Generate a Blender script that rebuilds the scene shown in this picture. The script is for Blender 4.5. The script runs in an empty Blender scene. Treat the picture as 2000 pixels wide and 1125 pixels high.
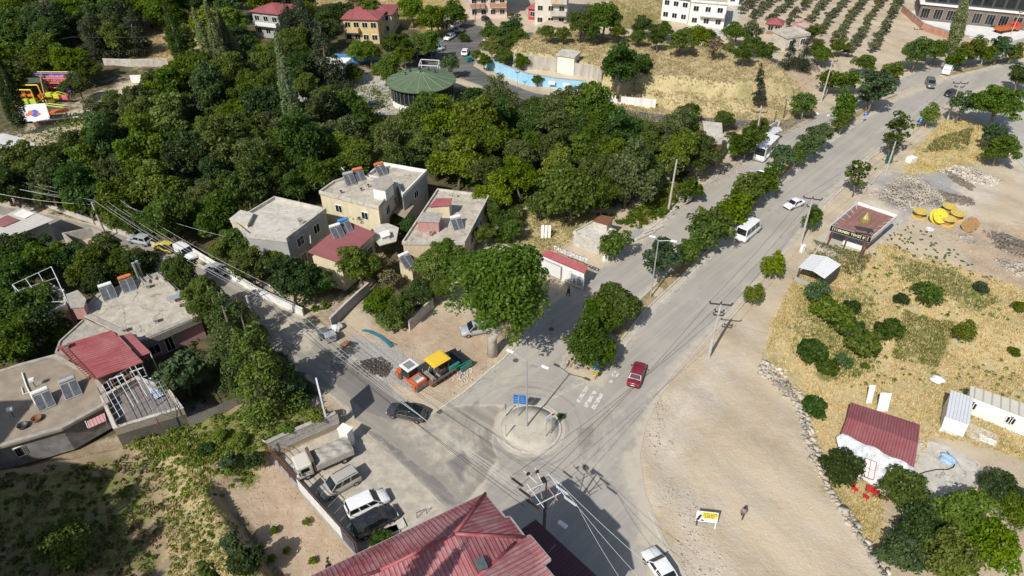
import bpy, bmesh, math, random
import numpy as np
from mathutils import Vector, Matrix
R=random.Random(7); NR=np.random.default_rng(7)
SC=bpy.context.scene; COL=SC.collection
rad=math.radians
# ---------------------------------------------------------------- survey: photo pixels (2000x1125) to ground metres
PITCH=rad(37.5); FPX=1333.0; CAMH=60.0
CP,SP=math.cos(PITCH),math.sin(PITCH)
def ray(px,py):
    x=(px-1000)/FPX; y=-(py-562.5)/FPX
    return (x, CP+y*SP, -SP+y*CP)
def G(px,py,z=0.0):
    r=ray(px,py); t=(z-CAMH)/r[2]
    return Vector((r[0]*t,r[1]*t,z))
def GL(pts,z=0.0): return [G(p[0],p[1],z) for p in pts]
def height_at(bx,by,tx,ty,z=0):
    b=G(bx,by,z); r=ray(tx,ty); t=b.y/r[1]
    return Vector((r[0]*t,b.y,CAMH+r[2]*t))
def pxm(p):   # photo pixels per metre at a world point
    return FPX/(p.y*CP-(p.z-CAMH)*SP)
# ---------------------------------------------------------------- mesh builder
class MB:
    def __init__(s): s.v=[]; s.f=[]; s.m=[]
    def add(s,v,f,m=0):
        o=len(s.v); s.v+= [tuple(a) for a in v]
        for q in f: s.f.append(tuple(i+o for i in q)); s.m.append(m)
        return s
    def box(s,c,d,rz=0,m=0,rot=None):
        x,y,z=[k/2 for k in d]; M=rot if rot is not None else Matrix.Rotation(rz,3,'Z'); c=Vector(c)
        v=[c+M@Vector((sx*x,sy*y,sz*z)) for sz in(-1,1) for sy in(-1,1) for sx in(-1,1)]
        return s.add(v,[(0,2,3,1),(4,5,7,6),(0,1,5,4),(2,6,7,3),(0,4,6,2),(1,3,7,5)],m)
    def bbox(s,c,d,b=.05,rz=0,m=0):
        bm=bmesh.new(); bmesh.ops.create_cube(bm,size=1)
        for v in bm.verts: v.co=Vector((v.co.x*d[0],v.co.y*d[1],v.co.z*d[2]))
        bmesh.ops.bevel(bm,geom=bm.edges[:],offset=b,segments=2,affect='EDGES',profile=.6)
        M=Matrix.Rotation(rz,3,'Z'); c=Vector(c); bm.verts.index_update()
        v=[c+M@w.co for w in bm.verts]; f=[[w.index for w in q.verts] for q in bm.faces]; bm.free()
        return s.add(v,f,m)
    def prism(s,pts,z0,z1,m=0,caps=True):
        n=len(pts)
        v=[(p[0],p[1],z0) for p in pts]+[(p[0],p[1],z1) for p in pts]
        f=[(i,(i+1)%n,n+(i+1)%n,n+i) for i in range(n)]
        if caps: f+=[tuple(range(n-1,-1,-1)),tuple(range(n,2*n))]
        return s.add(v,f,m)
    def bar(s,a,b,w,h=None,m=0,up=(0,0,1)):
        a,b=Vector(a),Vector(b); h=h or w; d=b-a; L=d.length
        if L<1e-5: return s
        d/=L; u=Vector(up)
        if abs(d.dot(u))>.98: u=Vector((1,0,0))
        x=d.cross(u).normalized(); y=x.cross(d)
        M=Matrix((x,d,y)).transposed()
        return s.box((a+b)/2,(w,L,h),m=m,rot=M)
    def tube(s,pts,r,n=6,m=0,cap=True):
        pts=[Vector(p) for p in pts]; k=len(pts); rs=r if isinstance(r,(list,tuple)) else [r]*k
        V=[];F=[]
        for i,p in enumerate(pts):
            d=(pts[min(i+1,k-1)]-pts[max(i-1,0)]).normalized()
            u=Vector((0,0,1)) if abs(d.z)<.95 else Vector((1,0,0))
            x=d.cross(u).normalized(); y=x.cross(d)
            for j in range(n):
                a=2*math.pi*j/n; V.append(p+(x*math.cos(a)+y*math.sin(a))*rs[i])
        for i in range(k-1):
            for j in range(n): F.append((i*n+j,i*n+(j+1)%n,(i+1)*n+(j+1)%n,(i+1)*n+j))
        if cap: F+=[tuple(range(n-1,-1,-1)),tuple(range((k-1)*n,k*n))]
        return s.add(V,F,m)
    def lathe(s,prof,n=24,c=(0,0,0),m=0):
        V=[];F=[];k=len(prof)
        for r,z in prof:
            for j in range(n):
                a=2*math.pi*j/n; V.append((c[0]+r*math.cos(a),c[1]+r*math.sin(a),c[2]+z))
        for i in range(k-1):
            for j in range(n): F.append((i*n+j,i*n+(j+1)%n,(i+1)*n+(j+1)%n,(i+1)*n+j))
        if prof[0][0]>1e-3: F.append(tuple(range(n-1,-1,-1)))
        if prof[-1][0]>1e-3: F.append(tuple(range((k-1)*n,k*n)))
        return s.add(V,F,m)
    def quad(s,*p,m=0): return s.add(p,[tuple(range(len(p)))],m)
    def slab(s,p,t,m=0):   # a quad with thickness t along its normal
        p=[Vector(a) for a in p]; n=(p[1]-p[0]).cross(p[2]-p[0]).normalized()*t; k=len(p)
        v=p+[a-n for a in p]
        f=[tuple(range(k)),tuple(range(2*k-1,k-1,-1))]+[(i,k+i,k+(i+1)%k,(i+1)%k) for i in range(k)]
        return s.add(v,f,m)
    def build(s,name,mats,parent=None,world=False,smooth=False,**props):
        me=bpy.data.meshes.new(name)
        v=s.v
        if world and parent is not None:
            M=(Matrix.Translation(parent.location)@parent.rotation_euler.to_matrix().to_4x4()).inverted() if parent.parent is None else None
            if M is None:
                q=parent; M=Matrix.Identity(4)
                while q: M=Matrix.Translation(q.location)@q.rotation_euler.to_matrix().to_4x4()@M; q=q.parent
                M=M.inverted()
            v=[tuple(M@Vector(a)) for a in v]
        me.from_pydata(v,[],s.f); me.validate()
        if not isinstance(mats,(list,tuple)): mats=[mats]
        for k in mats: me.materials.append(k)
        if len(s.m)==len(me.polygons):
            if len(mats)>1: me.polygons.foreach_set('material_index',[min(k,len(mats)-1) for k in s.m])
        if smooth: me.polygons.foreach_set('use_smooth',[True]*len(me.polygons))
        bm=bmesh.new(); bm.from_mesh(me); bmesh.ops.recalc_face_normals(bm,faces=bm.faces[:]); bm.to_mesh(me); bm.free()
        o=bpy.data.objects.new(name,me); COL.objects.link(o)
        if parent is not None: o.parent=parent
        for k,w in props.items(): o[k]=w
        return o
def tag(o,label,cat,group=None):
    o['label']=label; o['category']=cat
    if group: o['group']=group
    return o
def thing(name,label,cat,loc=(0,0,0),rz=0,group=None):
    o=bpy.data.objects.new(name,None); o.empty_display_size=.3; COL.objects.link(o)
    o.location=loc; o.rotation_euler=(0,0,rz); return tag(o,label,cat,group)
def kids(o): return [c for c in KID.get(o.name,[])]
def dup(o,loc=None,rz=None,label=None,group=None,parent=None):
    c=o.copy(); COL.objects.link(c)
    if parent is not None: c.parent=parent
    for ch in list(o.children): dup(ch,parent=c)
    if loc is not None: c.location=loc
    if rz is not None: c.rotation_euler=(0,0,rz)
    if label: c['label']=label
    if group: c['group']=group
    return c
def offset(poly,d):
    P=[Vector((p[0],p[1])) for p in poly]; n=len(P)
    A=sum(P[i].x*P[(i+1)%n].y-P[(i+1)%n].x*P[i].y for i in range(n))
    if A<0: P=P[::-1]
    out=[]
    for i in range(n):
        a,b,c=P[i-1],P[i],P[(i+1)%n]
        d1=(b-a).normalized(); d2=(c-b).normalized()
        n1=Vector((d1.y,-d1.x)); n2=Vector((d2.y,-d2.x)); k=1+n1.dot(n2)
        out.append(b+(n1+n2)*(d/max(k,.25)))
    return out
# ---------------------------------------------------------------- materials
def newmat(name):
    m=bpy.data.materials.new(name); m.use_nodes=True; nt=m.node_tree; b=nt.nodes['Principled BSDF']
    return m,nt,b
def N(nt,t,**k):
    n=nt.nodes.new(t)
    for a,v in k.items():
        if a in n.inputs: n.inputs[a].default_value=v
        else: setattr(n,a,v)
    return n
def mixc(nt,f,a,b,mode='MIX'):
    n=nt.nodes.new('ShaderNodeMix'); n.data_type='RGBA'; n.blend_type=mode
    for s,v in ((0,f),(6,a),(7,b)):
        if hasattr(v,'is_output'): nt.links.new(v,n.inputs[s])
        else: n.inputs[s].default_value=(*v,1) if isinstance(v,tuple) and len(v)==3 else v
    return n.outputs[2]
def math_(nt,op,a,b=0.0,clamp=False):
    n=nt.nodes.new('ShaderNodeMath'); n.operation=op; n.use_clamp=clamp
    for s,v in ((0,a),(1,b)):
        if hasattr(v,'is_output'): nt.links.new(v,n.inputs[s])
        else: n.inputs[s].default_value=v
    return n.outputs[0]
def ramp(nt,f,lo,hi):
    n=nt.nodes.new('ShaderNodeMapRange'); n.interpolation_type='SMOOTHSTEP'; nt.links.new(f,n.inputs[0]); n.inputs[1].default_value=lo; n.inputs[2].default_value=hi; return n.outputs[0]
def noise(nt,vec,scale,detail=6,rough=.6,dist=0):
    n=nt.nodes.new('ShaderNodeTexNoise'); n.inputs['Scale'].default_value=scale; n.inputs['Detail'].default_value=detail; n.inputs['Roughness'].default_value=rough; n.inputs['Distortion'].default_value=dist
    if vec is not None: nt.links.new(vec,n.inputs['Vector'])
    return n.outputs[0]
def pos(nt): return nt.nodes.new('ShaderNodeNewGeometry').outputs['Position']
def objc(nt): return nt.nodes.new('ShaderNodeTexCoord').outputs['Object']
def attr(nt,name,out=0):
    n=nt.nodes.new('ShaderNodeAttribute'); n.attribute_name=name; return n.outputs['Fac'] if out=='Fac' else n.outputs['Color']
MC={}
def M(name,col,rough=.8,var=.18,scale=1.5,metal=0,dirt=None,dirtamt=.5,bump=.0,spec=.4,streak=False,cracks=0):
    if name in MC: return MC[name]
    m,nt,b=newmat(name); v=objc(nt)
    if streak:
        mp=N(nt,'ShaderNodeMapping'); nt.links.new(v,mp.inputs[0]); mp.inputs['Scale'].default_value=(1,1,.15); v=mp.outputs[0]
    n1=noise(nt,v,scale,8,.65)
    f=ramp(nt,n1,.3,.7)
    c=mixc(nt,f,tuple(max(0,k*(1-var)) for k in col),tuple(min(1,k*(1+var)) for k in col))
    if dirt:
        n2=noise(nt,v,scale*.45,8,.7,.4); c=mixc(nt,math_(nt,'MULTIPLY',ramp(nt,n2,.48,.72),dirtamt),c,dirt)
    if cracks:
        vo=N(nt,'ShaderNodeTexVoronoi'); vo.feature='DISTANCE_TO_EDGE'; vo.inputs['Scale'].default_value=cracks; wv=N(nt,'ShaderNodeVectorMath'); wv.operation='ADD'; nz=N(nt,'ShaderNodeTexNoise'); nz.inputs['Scale'].default_value=1.5; nt.links.new(v,nz.inputs[0]); nt.links.new(v,wv.inputs[0]); nt.links.new(nz.outputs['Color'],wv.inputs[1]); nt.links.new(wv.outputs[0],vo.inputs[0])
        ck=math_(nt,'MULTIPLY',math_(nt,'SUBTRACT',1.0,ramp(nt,vo.outputs['Distance'],.0,.035)),math_(nt,'MULTIPLY',ramp(nt,noise(nt,v,.5,3,.5),.42,.58),.75)); c=mixc(nt,ck,c,tuple(k*.35 for k in col))
        sp=ramp(nt,noise(nt,v,.9,4,.55,1.5),.60,.70); c=mixc(nt,math_(nt,'MULTIPLY',sp,.55),c,(.17,.13,.095))
    nt.links.new(c,b.inputs['Base Color']); b.inputs['Roughness'].default_value=rough; b.inputs['Metallic'].default_value=metal
    b.inputs['Specular IOR Level'].default_value=spec
    if bump:
        bp=N(nt,'ShaderNodeBump'); bp.inputs['Strength'].default_value=bump; bp.inputs['Distance'].default_value=.05
        nt.links.new(noise(nt,v,scale*6,4,.6),bp.inputs['Height']); nt.links.new(bp.outputs[0],b.inputs['Normal'])
    MC[name]=m; return m
def paint(name,col,rough=.35,coat=.5):
    if name in MC: return MC[name]
    m,nt,b=newmat(name); n1=noise(nt,objc(nt),1.3,6,.7)
    c=mixc(nt,math_(nt,'MULTIPLY',ramp(nt,n1,.4,.8),.35),col,tuple(k*.7+.12 for k in col))
    nt.links.new(c,b.inputs['Base Color']); b.inputs['Roughness'].default_value=rough; b.inputs['Coat Weight'].default_value=coat; b.inputs['Coat Roughness'].default_value=.12
    MC[name]=m; return m
def glass():
    if 'g' in MC: return MC['g']
    m,nt,b=newmat('dark_glass'); b.inputs['Base Color'].default_value=(.012,.016,.018,1); b.inputs['Roughness'].default_value=.06; b.inputs['Specular IOR Level'].default_value=.6
    MC['g']=m; return m
def sheetmetal(name,col,pitch=.22,ang=0,worn=(.55,.42,.42),bumpd=.04,wornamt=.55):
    """corrugated roofing, ribs running along object direction ang"""
    if name in MC: return MC[name]
    m,nt,b=newmat(name); v=objc(nt)
    mp=N(nt,'ShaderNodeMapping'); nt.links.new(v,mp.inputs[0]); mp.inputs['Rotation'].default_value=(0,0,-ang)
    w=N(nt,'ShaderNodeTexWave'); w.wave_type='BANDS'; w.bands_direction='Y'; w.inputs['Scale'].default_value=.314/pitch; nt.links.new(mp.outputs[0],w.inputs[0])
    n1=noise(nt,v,.35,7,.65,.3); n2=noise(nt,v,3,6,.7)
    mp2=N(nt,'ShaderNodeMapping'); nt.links.new(mp.outputs[0],mp2.inputs[0]); mp2.inputs['Scale'].default_value=(.25,4,1)
    n3=noise(nt,mp2.outputs[0],1.2,5,.6)
    f=math_(nt,'MULTIPLY',ramp(nt,math_(nt,'ADD',math_(nt,'MULTIPLY',n1,.6),math_(nt,'MULTIPLY',n3,.4)),.36,.68),wornamt)
    c=mixc(nt,f,col,worn); c=mixc(nt,math_(nt,'MULTIPLY',ramp(nt,n2,.5,.75),.3),c,tuple(k*.6 for k in col))
    nt.links.new(c,b.inputs['Base Color']); b.inputs['Roughness'].default_value=.55; b.inputs['Specular IOR Level'].default_value=.35
    bp=N(nt,'ShaderNodeBump'); bp.inputs['Strength'].default_value=1; bp.inputs['Distance'].default_value=bumpd
    rb=math_(nt,'POWER',w.outputs['Fac'],5.0); c=mixc(nt,math_(nt,'MULTIPLY',ramp(nt,rb,.35,.95),.5),c,tuple(k*.28 for k in col)); nt.links.new(c,b.inputs['Base Color']); bp.inputs['Strength'].default_value=.55; nt.links.new(rb,bp.inputs['Height']); nt.links.new(bp.outputs[0],b.inputs['Normal'])
    MC[name]=m; return m
def brick(name,c1,c2,mortar,scale=1.0,bw=.4,bh=.2):
    if name in MC: return MC[name]
    m,nt,b=newmat(name); v=objc(nt)
    # walls face sideways: use distance along x+y and z
    sx=N(nt,'ShaderNodeSeparateXYZ'); nt.links.new(v,sx.inputs[0]); cb=N(nt,'ShaderNodeCombineXYZ')
    nt.links.new(math_(nt,'ADD',sx.outputs[0],math_(nt,'MULTIPLY',sx.outputs[1],.6)),cb.inputs[0]); nt.links.new(sx.outputs[2],cb.inputs[1])
    t=N(nt,'ShaderNodeTexBrick'); nt.links.new(cb.outputs[0],t.inputs[0]); t.inputs['Scale'].default_value=scale; t.inputs['Brick Width'].default_value=bw; t.inputs['Row Height'].default_value=bh; t.inputs['Mortar Size'].default_value=.018
    t.inputs['Color1'].default_value=(*c1,1); t.inputs['Color2'].default_value=(*c2,1); t.inputs['Mortar'].default_value=(*mortar,1)
    n2=noise(nt,v,1.2,7,.7)
    c=mixc(nt,math_(nt,'MULTIPLY',ramp(nt,n2,.45,.75),.5),t.outputs[0],tuple(k*.6 for k in c1))
    nt.links.new(c,b.inputs['Base Color']); b.inputs['Roughness'].default_value=.9
    bp=N(nt,'ShaderNodeBump'); bp.inputs['Distance'].default_value=.03; nt.links.new(math_(nt,'SUBTRACT',1.0,t.outputs['Fac']),bp.inputs['Height']); nt.links.new(bp.outputs[0],b.inputs['Normal'])
    MC[name]=m; return m
def leafmat(name,c1,c2,trans=.5):
    if name in MC: return MC[name]
    m,nt,b=newmat(name)
    t=attr(nt,'tint','Fac'); oi=N(nt,'ShaderNodeObjectInfo')
    c=mixc(nt,t,c1,c2)
    hs=N(nt,'ShaderNodeHueSaturation'); nt.links.new(c,hs.inputs['Color'])
    nt.links.new(math_(nt,'ADD',.486,math_(nt,'MULTIPLY',oi.outputs['Random'],.036)),hs.inputs['Hue'])
    r2=math_(nt,'FRACT',math_(nt,'MULTIPLY',oi.outputs['Random'],7.31)); r3=math_(nt,'FRACT',math_(nt,'MULTIPLY',oi.outputs['Random'],3.77))
    nt.links.new(math_(nt,'ADD',.78,math_(nt,'MULTIPLY',r2,.55)),hs.inputs['Value'])
    nt.links.new(math_(nt,'ADD',.95,math_(nt,'MULTIPLY',r3,.25)),hs.inputs['Saturation'])
    nt.nodes.remove(b)
    d=N(nt,'ShaderNodeBsdfDiffuse'); tr=N(nt,'ShaderNodeBsdfTranslucent'); gl=N(nt,'ShaderNodeBsdfGlossy'); gl.inputs['Roughness'].default_value=.45; gl.inputs['Color'].default_value=(.8,.85,.7,1)
    nt.links.new(hs.outputs[0],d.inputs[0]); nt.links.new(hs.outputs[0],tr.inputs[0])
    mx=N(nt,'ShaderNodeMixShader'); mx.inputs[0].default_value=trans; nt.links.new(d.outputs[0],mx.inputs[1]); nt.links.new(tr.outputs[0],mx.inputs[2])
    m2=N(nt,'ShaderNodeMixShader'); m2.inputs[0].default_value=.014; nt.links.new(mx.outputs[0],m2.inputs[1]); nt.links.new(gl.outputs[0],m2.inputs[2])
    nt.links.new(m2.outputs[0],nt.nodes['Material Output'].inputs[0])
    MC[name]=m; return m
CONC=M('grey_concrete',(.36,.33,.28),.9,.2,1.2,dirt=(.2,.17,.14),dirtamt=.6,bump=.2)
CONCL=M('pale_concrete',(.52,.48,.41),.9,.15,1.0,dirt=(.3,.26,.2),dirtamt=.6,bump=.2,cracks=.32)
ROOFC=M('roof_screed',(.46,.41,.33),.9,.2,.8,dirt=(.22,.18,.13),dirtamt=.55,bump=.25,cracks=.3)
WHITEW=M('white_wall',(.78,.76,.70),.8,.08,1.2,dirt=(.45,.42,.36),dirtamt=.5,streak=True)
CREAM=M('cream_render',(.62,.54,.36),.85,.12,1.0,dirt=(.4,.35,.25),dirtamt=.5,streak=True)
BEIGE=M('beige_render',(.55,.44,.30),.85,.12,1.0,dirt=(.33,.27,.2),dirtamt=.5,streak=True)
PINK=M('pink_render',(.45,.24,.22),.85,.15,1.0,dirt=(.3,.2,.17),dirtamt=.4,streak=True)
GREYW=M('grey_render',(.36,.35,.33),.85,.06,.7,dirt=(.24,.22,.2),dirtamt=.4)
STEEL=M('galvanised_steel',(.45,.46,.46),.45,.1,3,metal=.4)
DSTEEL=M('dark_steel',(.06,.06,.065),.5,.2,3,metal=.3)
RUST=M('rusty_steel',(.2,.085,.045),.8,.3,3,dirt=(.1,.06,.04))
WOODM=M('grey_wood',(.25,.17,.10),.85,.25,3)
TYRE=M('tyre_rubber',(.018,.018,.02),.85,.2,4)
CHROME=M('wheel_metal',(.4,.4,.42),.35,.1,4,metal=.8)
POLEC=M('concrete_pole',(.46,.43,.38),.85,.12,2,dirt=(.28,.25,.2),dirtamt=.4)
WIREM=M('bright_wire',(.55,.55,.53),.4,.05,3,metal=.3)
WIRED=M('black_cable',(.02,.02,.022),.6,.1,3)
BLACK=M('black_plastic',(.02,.02,.022),.5,.2,4)
WHITEP=paint('white_paint',(.74,.74,.72),.4,.3)
LAMPG=M('headlight_glass',(.75,.75,.72),.15,.05,3)
REDL=M('red_light_plastic',(.35,.02,.02),.2,.05,3)
PLATE=M('number_plate_white',(.75,.75,.73),.4,.05,3)
# ---------------------------------------------------------------- terrain
def sdf(poly,X,Y):
    n=len(poly); D=np.full(X.shape,1e18); S=np.ones(X.shape)
    for i in range(n):
        ax,ay=poly[i][0],poly[i][1]; bx,by=poly[(i+1)%n][0],poly[(i+1)%n][1]
        ex,ey=bx-ax,by-ay; wx,wy=X-ax,Y-ay
        t=np.clip((wx*ex+wy*ey)/(ex*ex+ey*ey+1e-12),0,1)
        D=np.minimum(D,(wx-ex*t)**2+(wy-ey*t)**2)
        c1=(ay<=Y)&(by>Y); c2=(by<=Y)&(ay>Y); cr=ex*wy-ey*wx
        S=np.where((c1&(cr>0))|(c2&(cr<0)),-S,S)
    return np.sqrt(D)*S
def ss(x,a=0.,b=1.):
    t=np.clip((x-a)/(b-a),0,1); return t*t*(3-2*t)
FIELD_A=GL([(1480,728),(1535,748),(1562,800),(1575,860),(1610,940),(1655,1015),(1700,1085),(1745,1160),(1800,1300),(2900,1300),(2900,560),(2000,600),(1800,520),(1640,560),(1520,640)])
FIELD_B=GL([(1400,740),(1440,800),(1450,900),(1500,1400),(2900,1400),(2900,500),(2000,640),(1800,560),(1680,600),(1560,650),(1490,690)])
TERR=GL([(664,822),(600,850),(528,886),(480,910),(428,950),(470,1020),(520,1085),(570,1150),(620,1260),(-400,1500),(-500,960),(0,905),(120,880),(232,858),(375,815),(470,775),(560,770),(625,785)],1.7)
MOUND=GL([(946,118),(1000,140),(1060,158),(1143,168),(1150,175),(1200,178),(1280,190),(1330,205),(1500,226),(1570,218),(1610,190),(1660,150),(1640,120),(1480,100),(1250,62),(1070,42),(980,80)],1.5)
MOUND2=GL([(975,94),(1006,105),(1075,112),(1160,129),(1200,148),(1290,152),(1450,165),(1560,150),(1500,112),(1250,70),(1068,50)],5)
FARSOFT=GL([(930,100),(985,160),(1150,205),(1330,230),(1500,232),(1600,190),(1700,120),(1500,90),(1250,50),(1060,25)],0)
POLYS=dict(
 road=GL([(1190,703),(1260,610),(1330,545),(1420,456),(1500,376),(1590,291),(1680,231),(1756,190),(1850,151),(2050,104),(2050,138),(1900,182),(1853,207),(1800,243),(1700,303),(1610,400),(1545,485),(1480,556),(1400,645),(1340,708),(1296,765),(1262,830),(1250,890),(1260,960),(1296,1050),(1345,1130),(1420,1300),(600,1300),(880,1030),(960,900),(860,800),(1000,770),(1090,740),(1165,745)]),
 service_road=GL([(842,812),(990,692),(1040,640),(1075,590),(1130,548),(1250,462),(1350,378),(1430,318),(1480,282),(1530,242),(1600,222),(1625,214),(1690,178),(1790,140),(1860,112),(2050,60),(2050,78),(1850,146),(1750,186),(1700,201),(1640,233),(1560,286),(1480,359),(1400,436),(1320,516),(1254,579),(1180,648),(1112,690),(1098,715),(1150,745),(1000,820),(960,850)]),
 side_street=GL([(-40,392),(60,410),(190,440),(280,470),(350,499),(440,537),(510,577),(597,622),(640,645),(700,705),(760,748),(835,808),(900,790),(985,790),(962,860),(975,900),(940,955),(900,1000),(830,948),(790,905),(712,838),(648,775),(560,712),(500,667),(430,627),(330,566),(250,506),(170,468),(60,434),(-40,414)]),
 parking_lot=GL([(540,893),(655,840),(700,838),(786,905),(868,988),(900,1010),(860,1130),(760,1180),(700,1090)]),
 upper_street=GL([(888,42),(944,52),(942,92),(925,128),(960,150),(1040,180),(1130,200),(1280,222),(1420,233),(1520,236),(1600,222),(1530,258),(1460,256),(1400,246),(1280,238),(1130,214),(1030,196),(950,172),(880,146),(840,132),(760,128),(680,120),(680,106),(840,100),(872,72)]),
 concrete_yard=GL([(752,134),(766,152),(758,190),(770,208),(800,222),(740,226),(706,206),(688,168),(700,152)]),
 paved_forecourt=GL([(1768,20),(1800,45),(1880,66),(1960,88),(2060,98),(2060,60),(1980,40),(1880,28)]),
 hill_track=GL([(1410,12),(1465,0),(1440,40),(1402,85),(1360,105),(1330,112),(1352,88),(1390,60)]),
 crossing_road=GL([(1853,205),(1920,192),(2060,150),(2060,400),(1960,280),(1912,232),(1880,215)]),
 shed_yard=GL([(1784,858),(1845,868),(1915,905),(1905,950),(1815,988),(1760,960),(1765,900)],-1.5),
 cabin_yard=GL([(1893,826),(1950,850),(1947,870),(1905,868),(1885,845)],-1.5),
 kiosk_apron=GL([(1588,470),(1690,396),(1768,428),(1675,530),(1600,500)]),
 side_lane=GL([(596,624),(650,600),(700,560),(720,540),(735,548),(690,600),(655,640)]),
)
FLATS=['road','service_road','side_street','parking_lot','upper_street','concrete_yard','paved_forecourt','hill_track','crossing_road','kiosk_apron','side_lane']
SCREED={'shed_yard':-1.46,'cabin_yard':-1.44}
def terrain_h(X,Y,flat=True):
    h=np.zeros(X.shape)
    h+=.12*np.sin(X*.31+1)*np.sin(Y*.27)+.08*np.sin(X*.83+Y*.61)
    w=np.minimum(ss(-sdf(FIELD_A,X,Y),0,1.1),ss(-sdf(FIELD_B,X,Y),0,10.)); h=h*(1-w)+w*(-1.5+.12*np.sin(X*.5)*np.sin(Y*.41))
    w=ss(-sdf(TERR,X,Y),.0,1.3); h=h*(1-w)+w*(1.7+.22*np.sin(X*.37)*np.sin(Y*.5)+.1*np.sin(X*1.3+Y))
    fs=ss(-sdf(FARSOFT,X,Y),0,9.)
    w=np.minimum(ss(-sdf(MOUND,X,Y),0,.8),fs); h=h*(1-w)+w*2.3
    w=np.minimum(ss(-sdf(MOUND2,X,Y),0,1.),fs); h=h*(1-w)+w*(5+.25*np.sin(X*.3)*np.sin(Y*.2))
    if flat:
        for k in FLATS:
            w=ss(-sdf(POLYS[k],X,Y),-.7,.1); h=h*(1-w)+w*(-.05)
        for k,z in SCREED.items():
            w=ss(-sdf(POLYS[k],X,Y),-.8,.1); h=h*(1-w)+w*(z-.05)
    return h
def HZ(x,y): return float(terrain_h(np.array([x]),np.array([y]))[0])
def T(px,py,it=6):
    z=0
    for _ in range(it): p=G(px,py,z); z=.5*z+.5*HZ(p.x,p.y) if _ else HZ(p.x,p.y)
    p=G(px,py,z); p.z=HZ(p.x,p.y); return p
def pgl(pts,z=0): return GL(pts,z)
PAINT=dict(  # region, soft metres
 gold=[(GL([(980,95),(1068,52),(1250,75),(1500,115),(1600,160),(1600,200),(1540,228),(1330,215),(1200,180),(1165,140),(1010,112)],4),3),
       (GL([(1500,640),(1560,560),(1690,480),(1770,500),(1880,540),(2200,640),(2200,900),(1990,890),(1830,850),(1700,1000),(1720,1080),(1600,960),(1565,800),(1490,745)],-1.2),2.5),
       (GL([(1535,570),(1575,512),(1600,482),(1660,510),(1640,560),(1570,600),(1520,660),(1490,700)]),1.5),
       (GL([(1790,290),(1850,230),(1920,245),(1960,300),(1880,330),(1760,350)]),2.5),
       (GL([(985,415),(1130,405),(1180,420),(1120,470),(1060,500),(1000,470)]),2.5),
       (GL([(560,0),(900,0),(900,40),(850,70),(700,20),(560,40)]),4),(GL([(250,60),(420,0),(430,120),(260,130)]),5),
       (GL([(1190,0),(1300,0),(1290,60),(1200,60)]),4),
       (GL([(1600,930),(1720,960),(1740,1060),(1690,1060)],-1.5),1.2),
       (GL([(250,870),(330,850),(420,850),(430,900),(400,960),(460,1060),(500,1140),(330,1140),(320,1000),(290,900)],1.7),2.5)],
 green=[(GL([(260,850),(420,800),(620,780),(650,810),(530,870),(480,930),(300,890)],1.7),1.5),(GL([(-60,930),(300,890),(330,1000),(300,1140),(-60,1140)],1.7),2.5),
        (GL([(1830,270),(1900,250),(1890,290),(1800,300)]),2),(GL([(1230,420),(1300,360),(1340,330),(1340,380),(1260,440)]),2),
        (GL([(1560,560),(1700,590),(1720,720),(1620,740),(1540,700)],-1.2),3),(GL([(1760,620),(1860,640),(1830,720),(1740,700)],-1.5),3),(GL([(1590,470),(1700,500),(1680,545),(1600,520)]),1.5),(GL([(1740,510),(1860,540),(1950,600),(1900,620),(1760,560)],-1),2),
        (GL([(1150,0),(1300,30),(1290,60),(1100,60)]),4)],
 pale=[(GL([(1690,360),(1790,320),(1900,330),(1960,370),(1900,420),(1780,430),(1700,410)]),2),
       (GL([(1270,830),(1300,780),(1400,690),(1440,700),(1380,800),(1320,900),(1340,1000),(1280,990)]),4),(GL([(1300,960),(1345,950),(1410,1090),(1430,1140),(1350,1140)]),3),
       (GL([(1920,240),(2060,220),(2060,420),(1960,330)]),3),(GL([(1530,755),(1570,770),(1620,900),(1700,1040),(1760,1140),(1720,1140),(1640,1010),(1580,900)],-.8),1),
       (GL([(1230,460),(1350,370),(1480,280),(1500,270),(1380,380),(1260,470)]),1.5),(GL([(1350,350),(1480,270),(1500,240),(1400,290)]),2)],
 red=[(GL([(690,650),(980,600),(990,690),(880,760),(820,690),(740,690)]),3),(GL([(420,940),(540,890),(700,1080),(690,1140),(560,1140)],.4),1.5),
      (GL([(1330,110),(1600,130),(1590,180),(1480,190),(1380,150)],3),3),(GL([(1860,440),(2060,440),(2060,600),(1900,540)]),3),(GL([(1350,330),(1420,310),(1480,270),(1440,340),(1330,400)]),2)],
 gravel=[(GL([(690,650),(780,680),(830,730),(800,770),(740,730),(680,690)]),1.2),(GL([(1700,350),(1850,320),(1880,390),(1760,430)]),2),(GL([(1210,470),(1250,440),(1260,460),(1230,480)]),1)],
 earth=[(TERR,2.5),(GL([(-60,900),(120,865),(232,845),(320,840),(340,900),(-60,970)],1),1.5),(GL([(300,820),(640,770),(660,830),(520,890),(300,900)],1.7),2)],
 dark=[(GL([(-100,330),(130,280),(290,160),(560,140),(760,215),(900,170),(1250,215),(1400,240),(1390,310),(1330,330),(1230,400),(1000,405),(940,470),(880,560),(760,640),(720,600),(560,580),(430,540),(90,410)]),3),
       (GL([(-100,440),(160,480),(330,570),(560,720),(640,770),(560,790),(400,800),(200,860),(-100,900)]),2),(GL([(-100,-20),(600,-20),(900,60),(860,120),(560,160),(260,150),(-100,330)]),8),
       (GL([(-100,940),(230,880),(290,900),(320,1000),(300,1140),(-100,1140)],1.7),2),(GL([(420,945),(450,940),(590,1140),(520,1140)],.4),1),(GL([(1000,560),(1060,545),(1050,600),(1010,650),(960,680),(985,620)]),1.2)],  # lot and ditch outlines put their cast shadows into the ground colour
)
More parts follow.
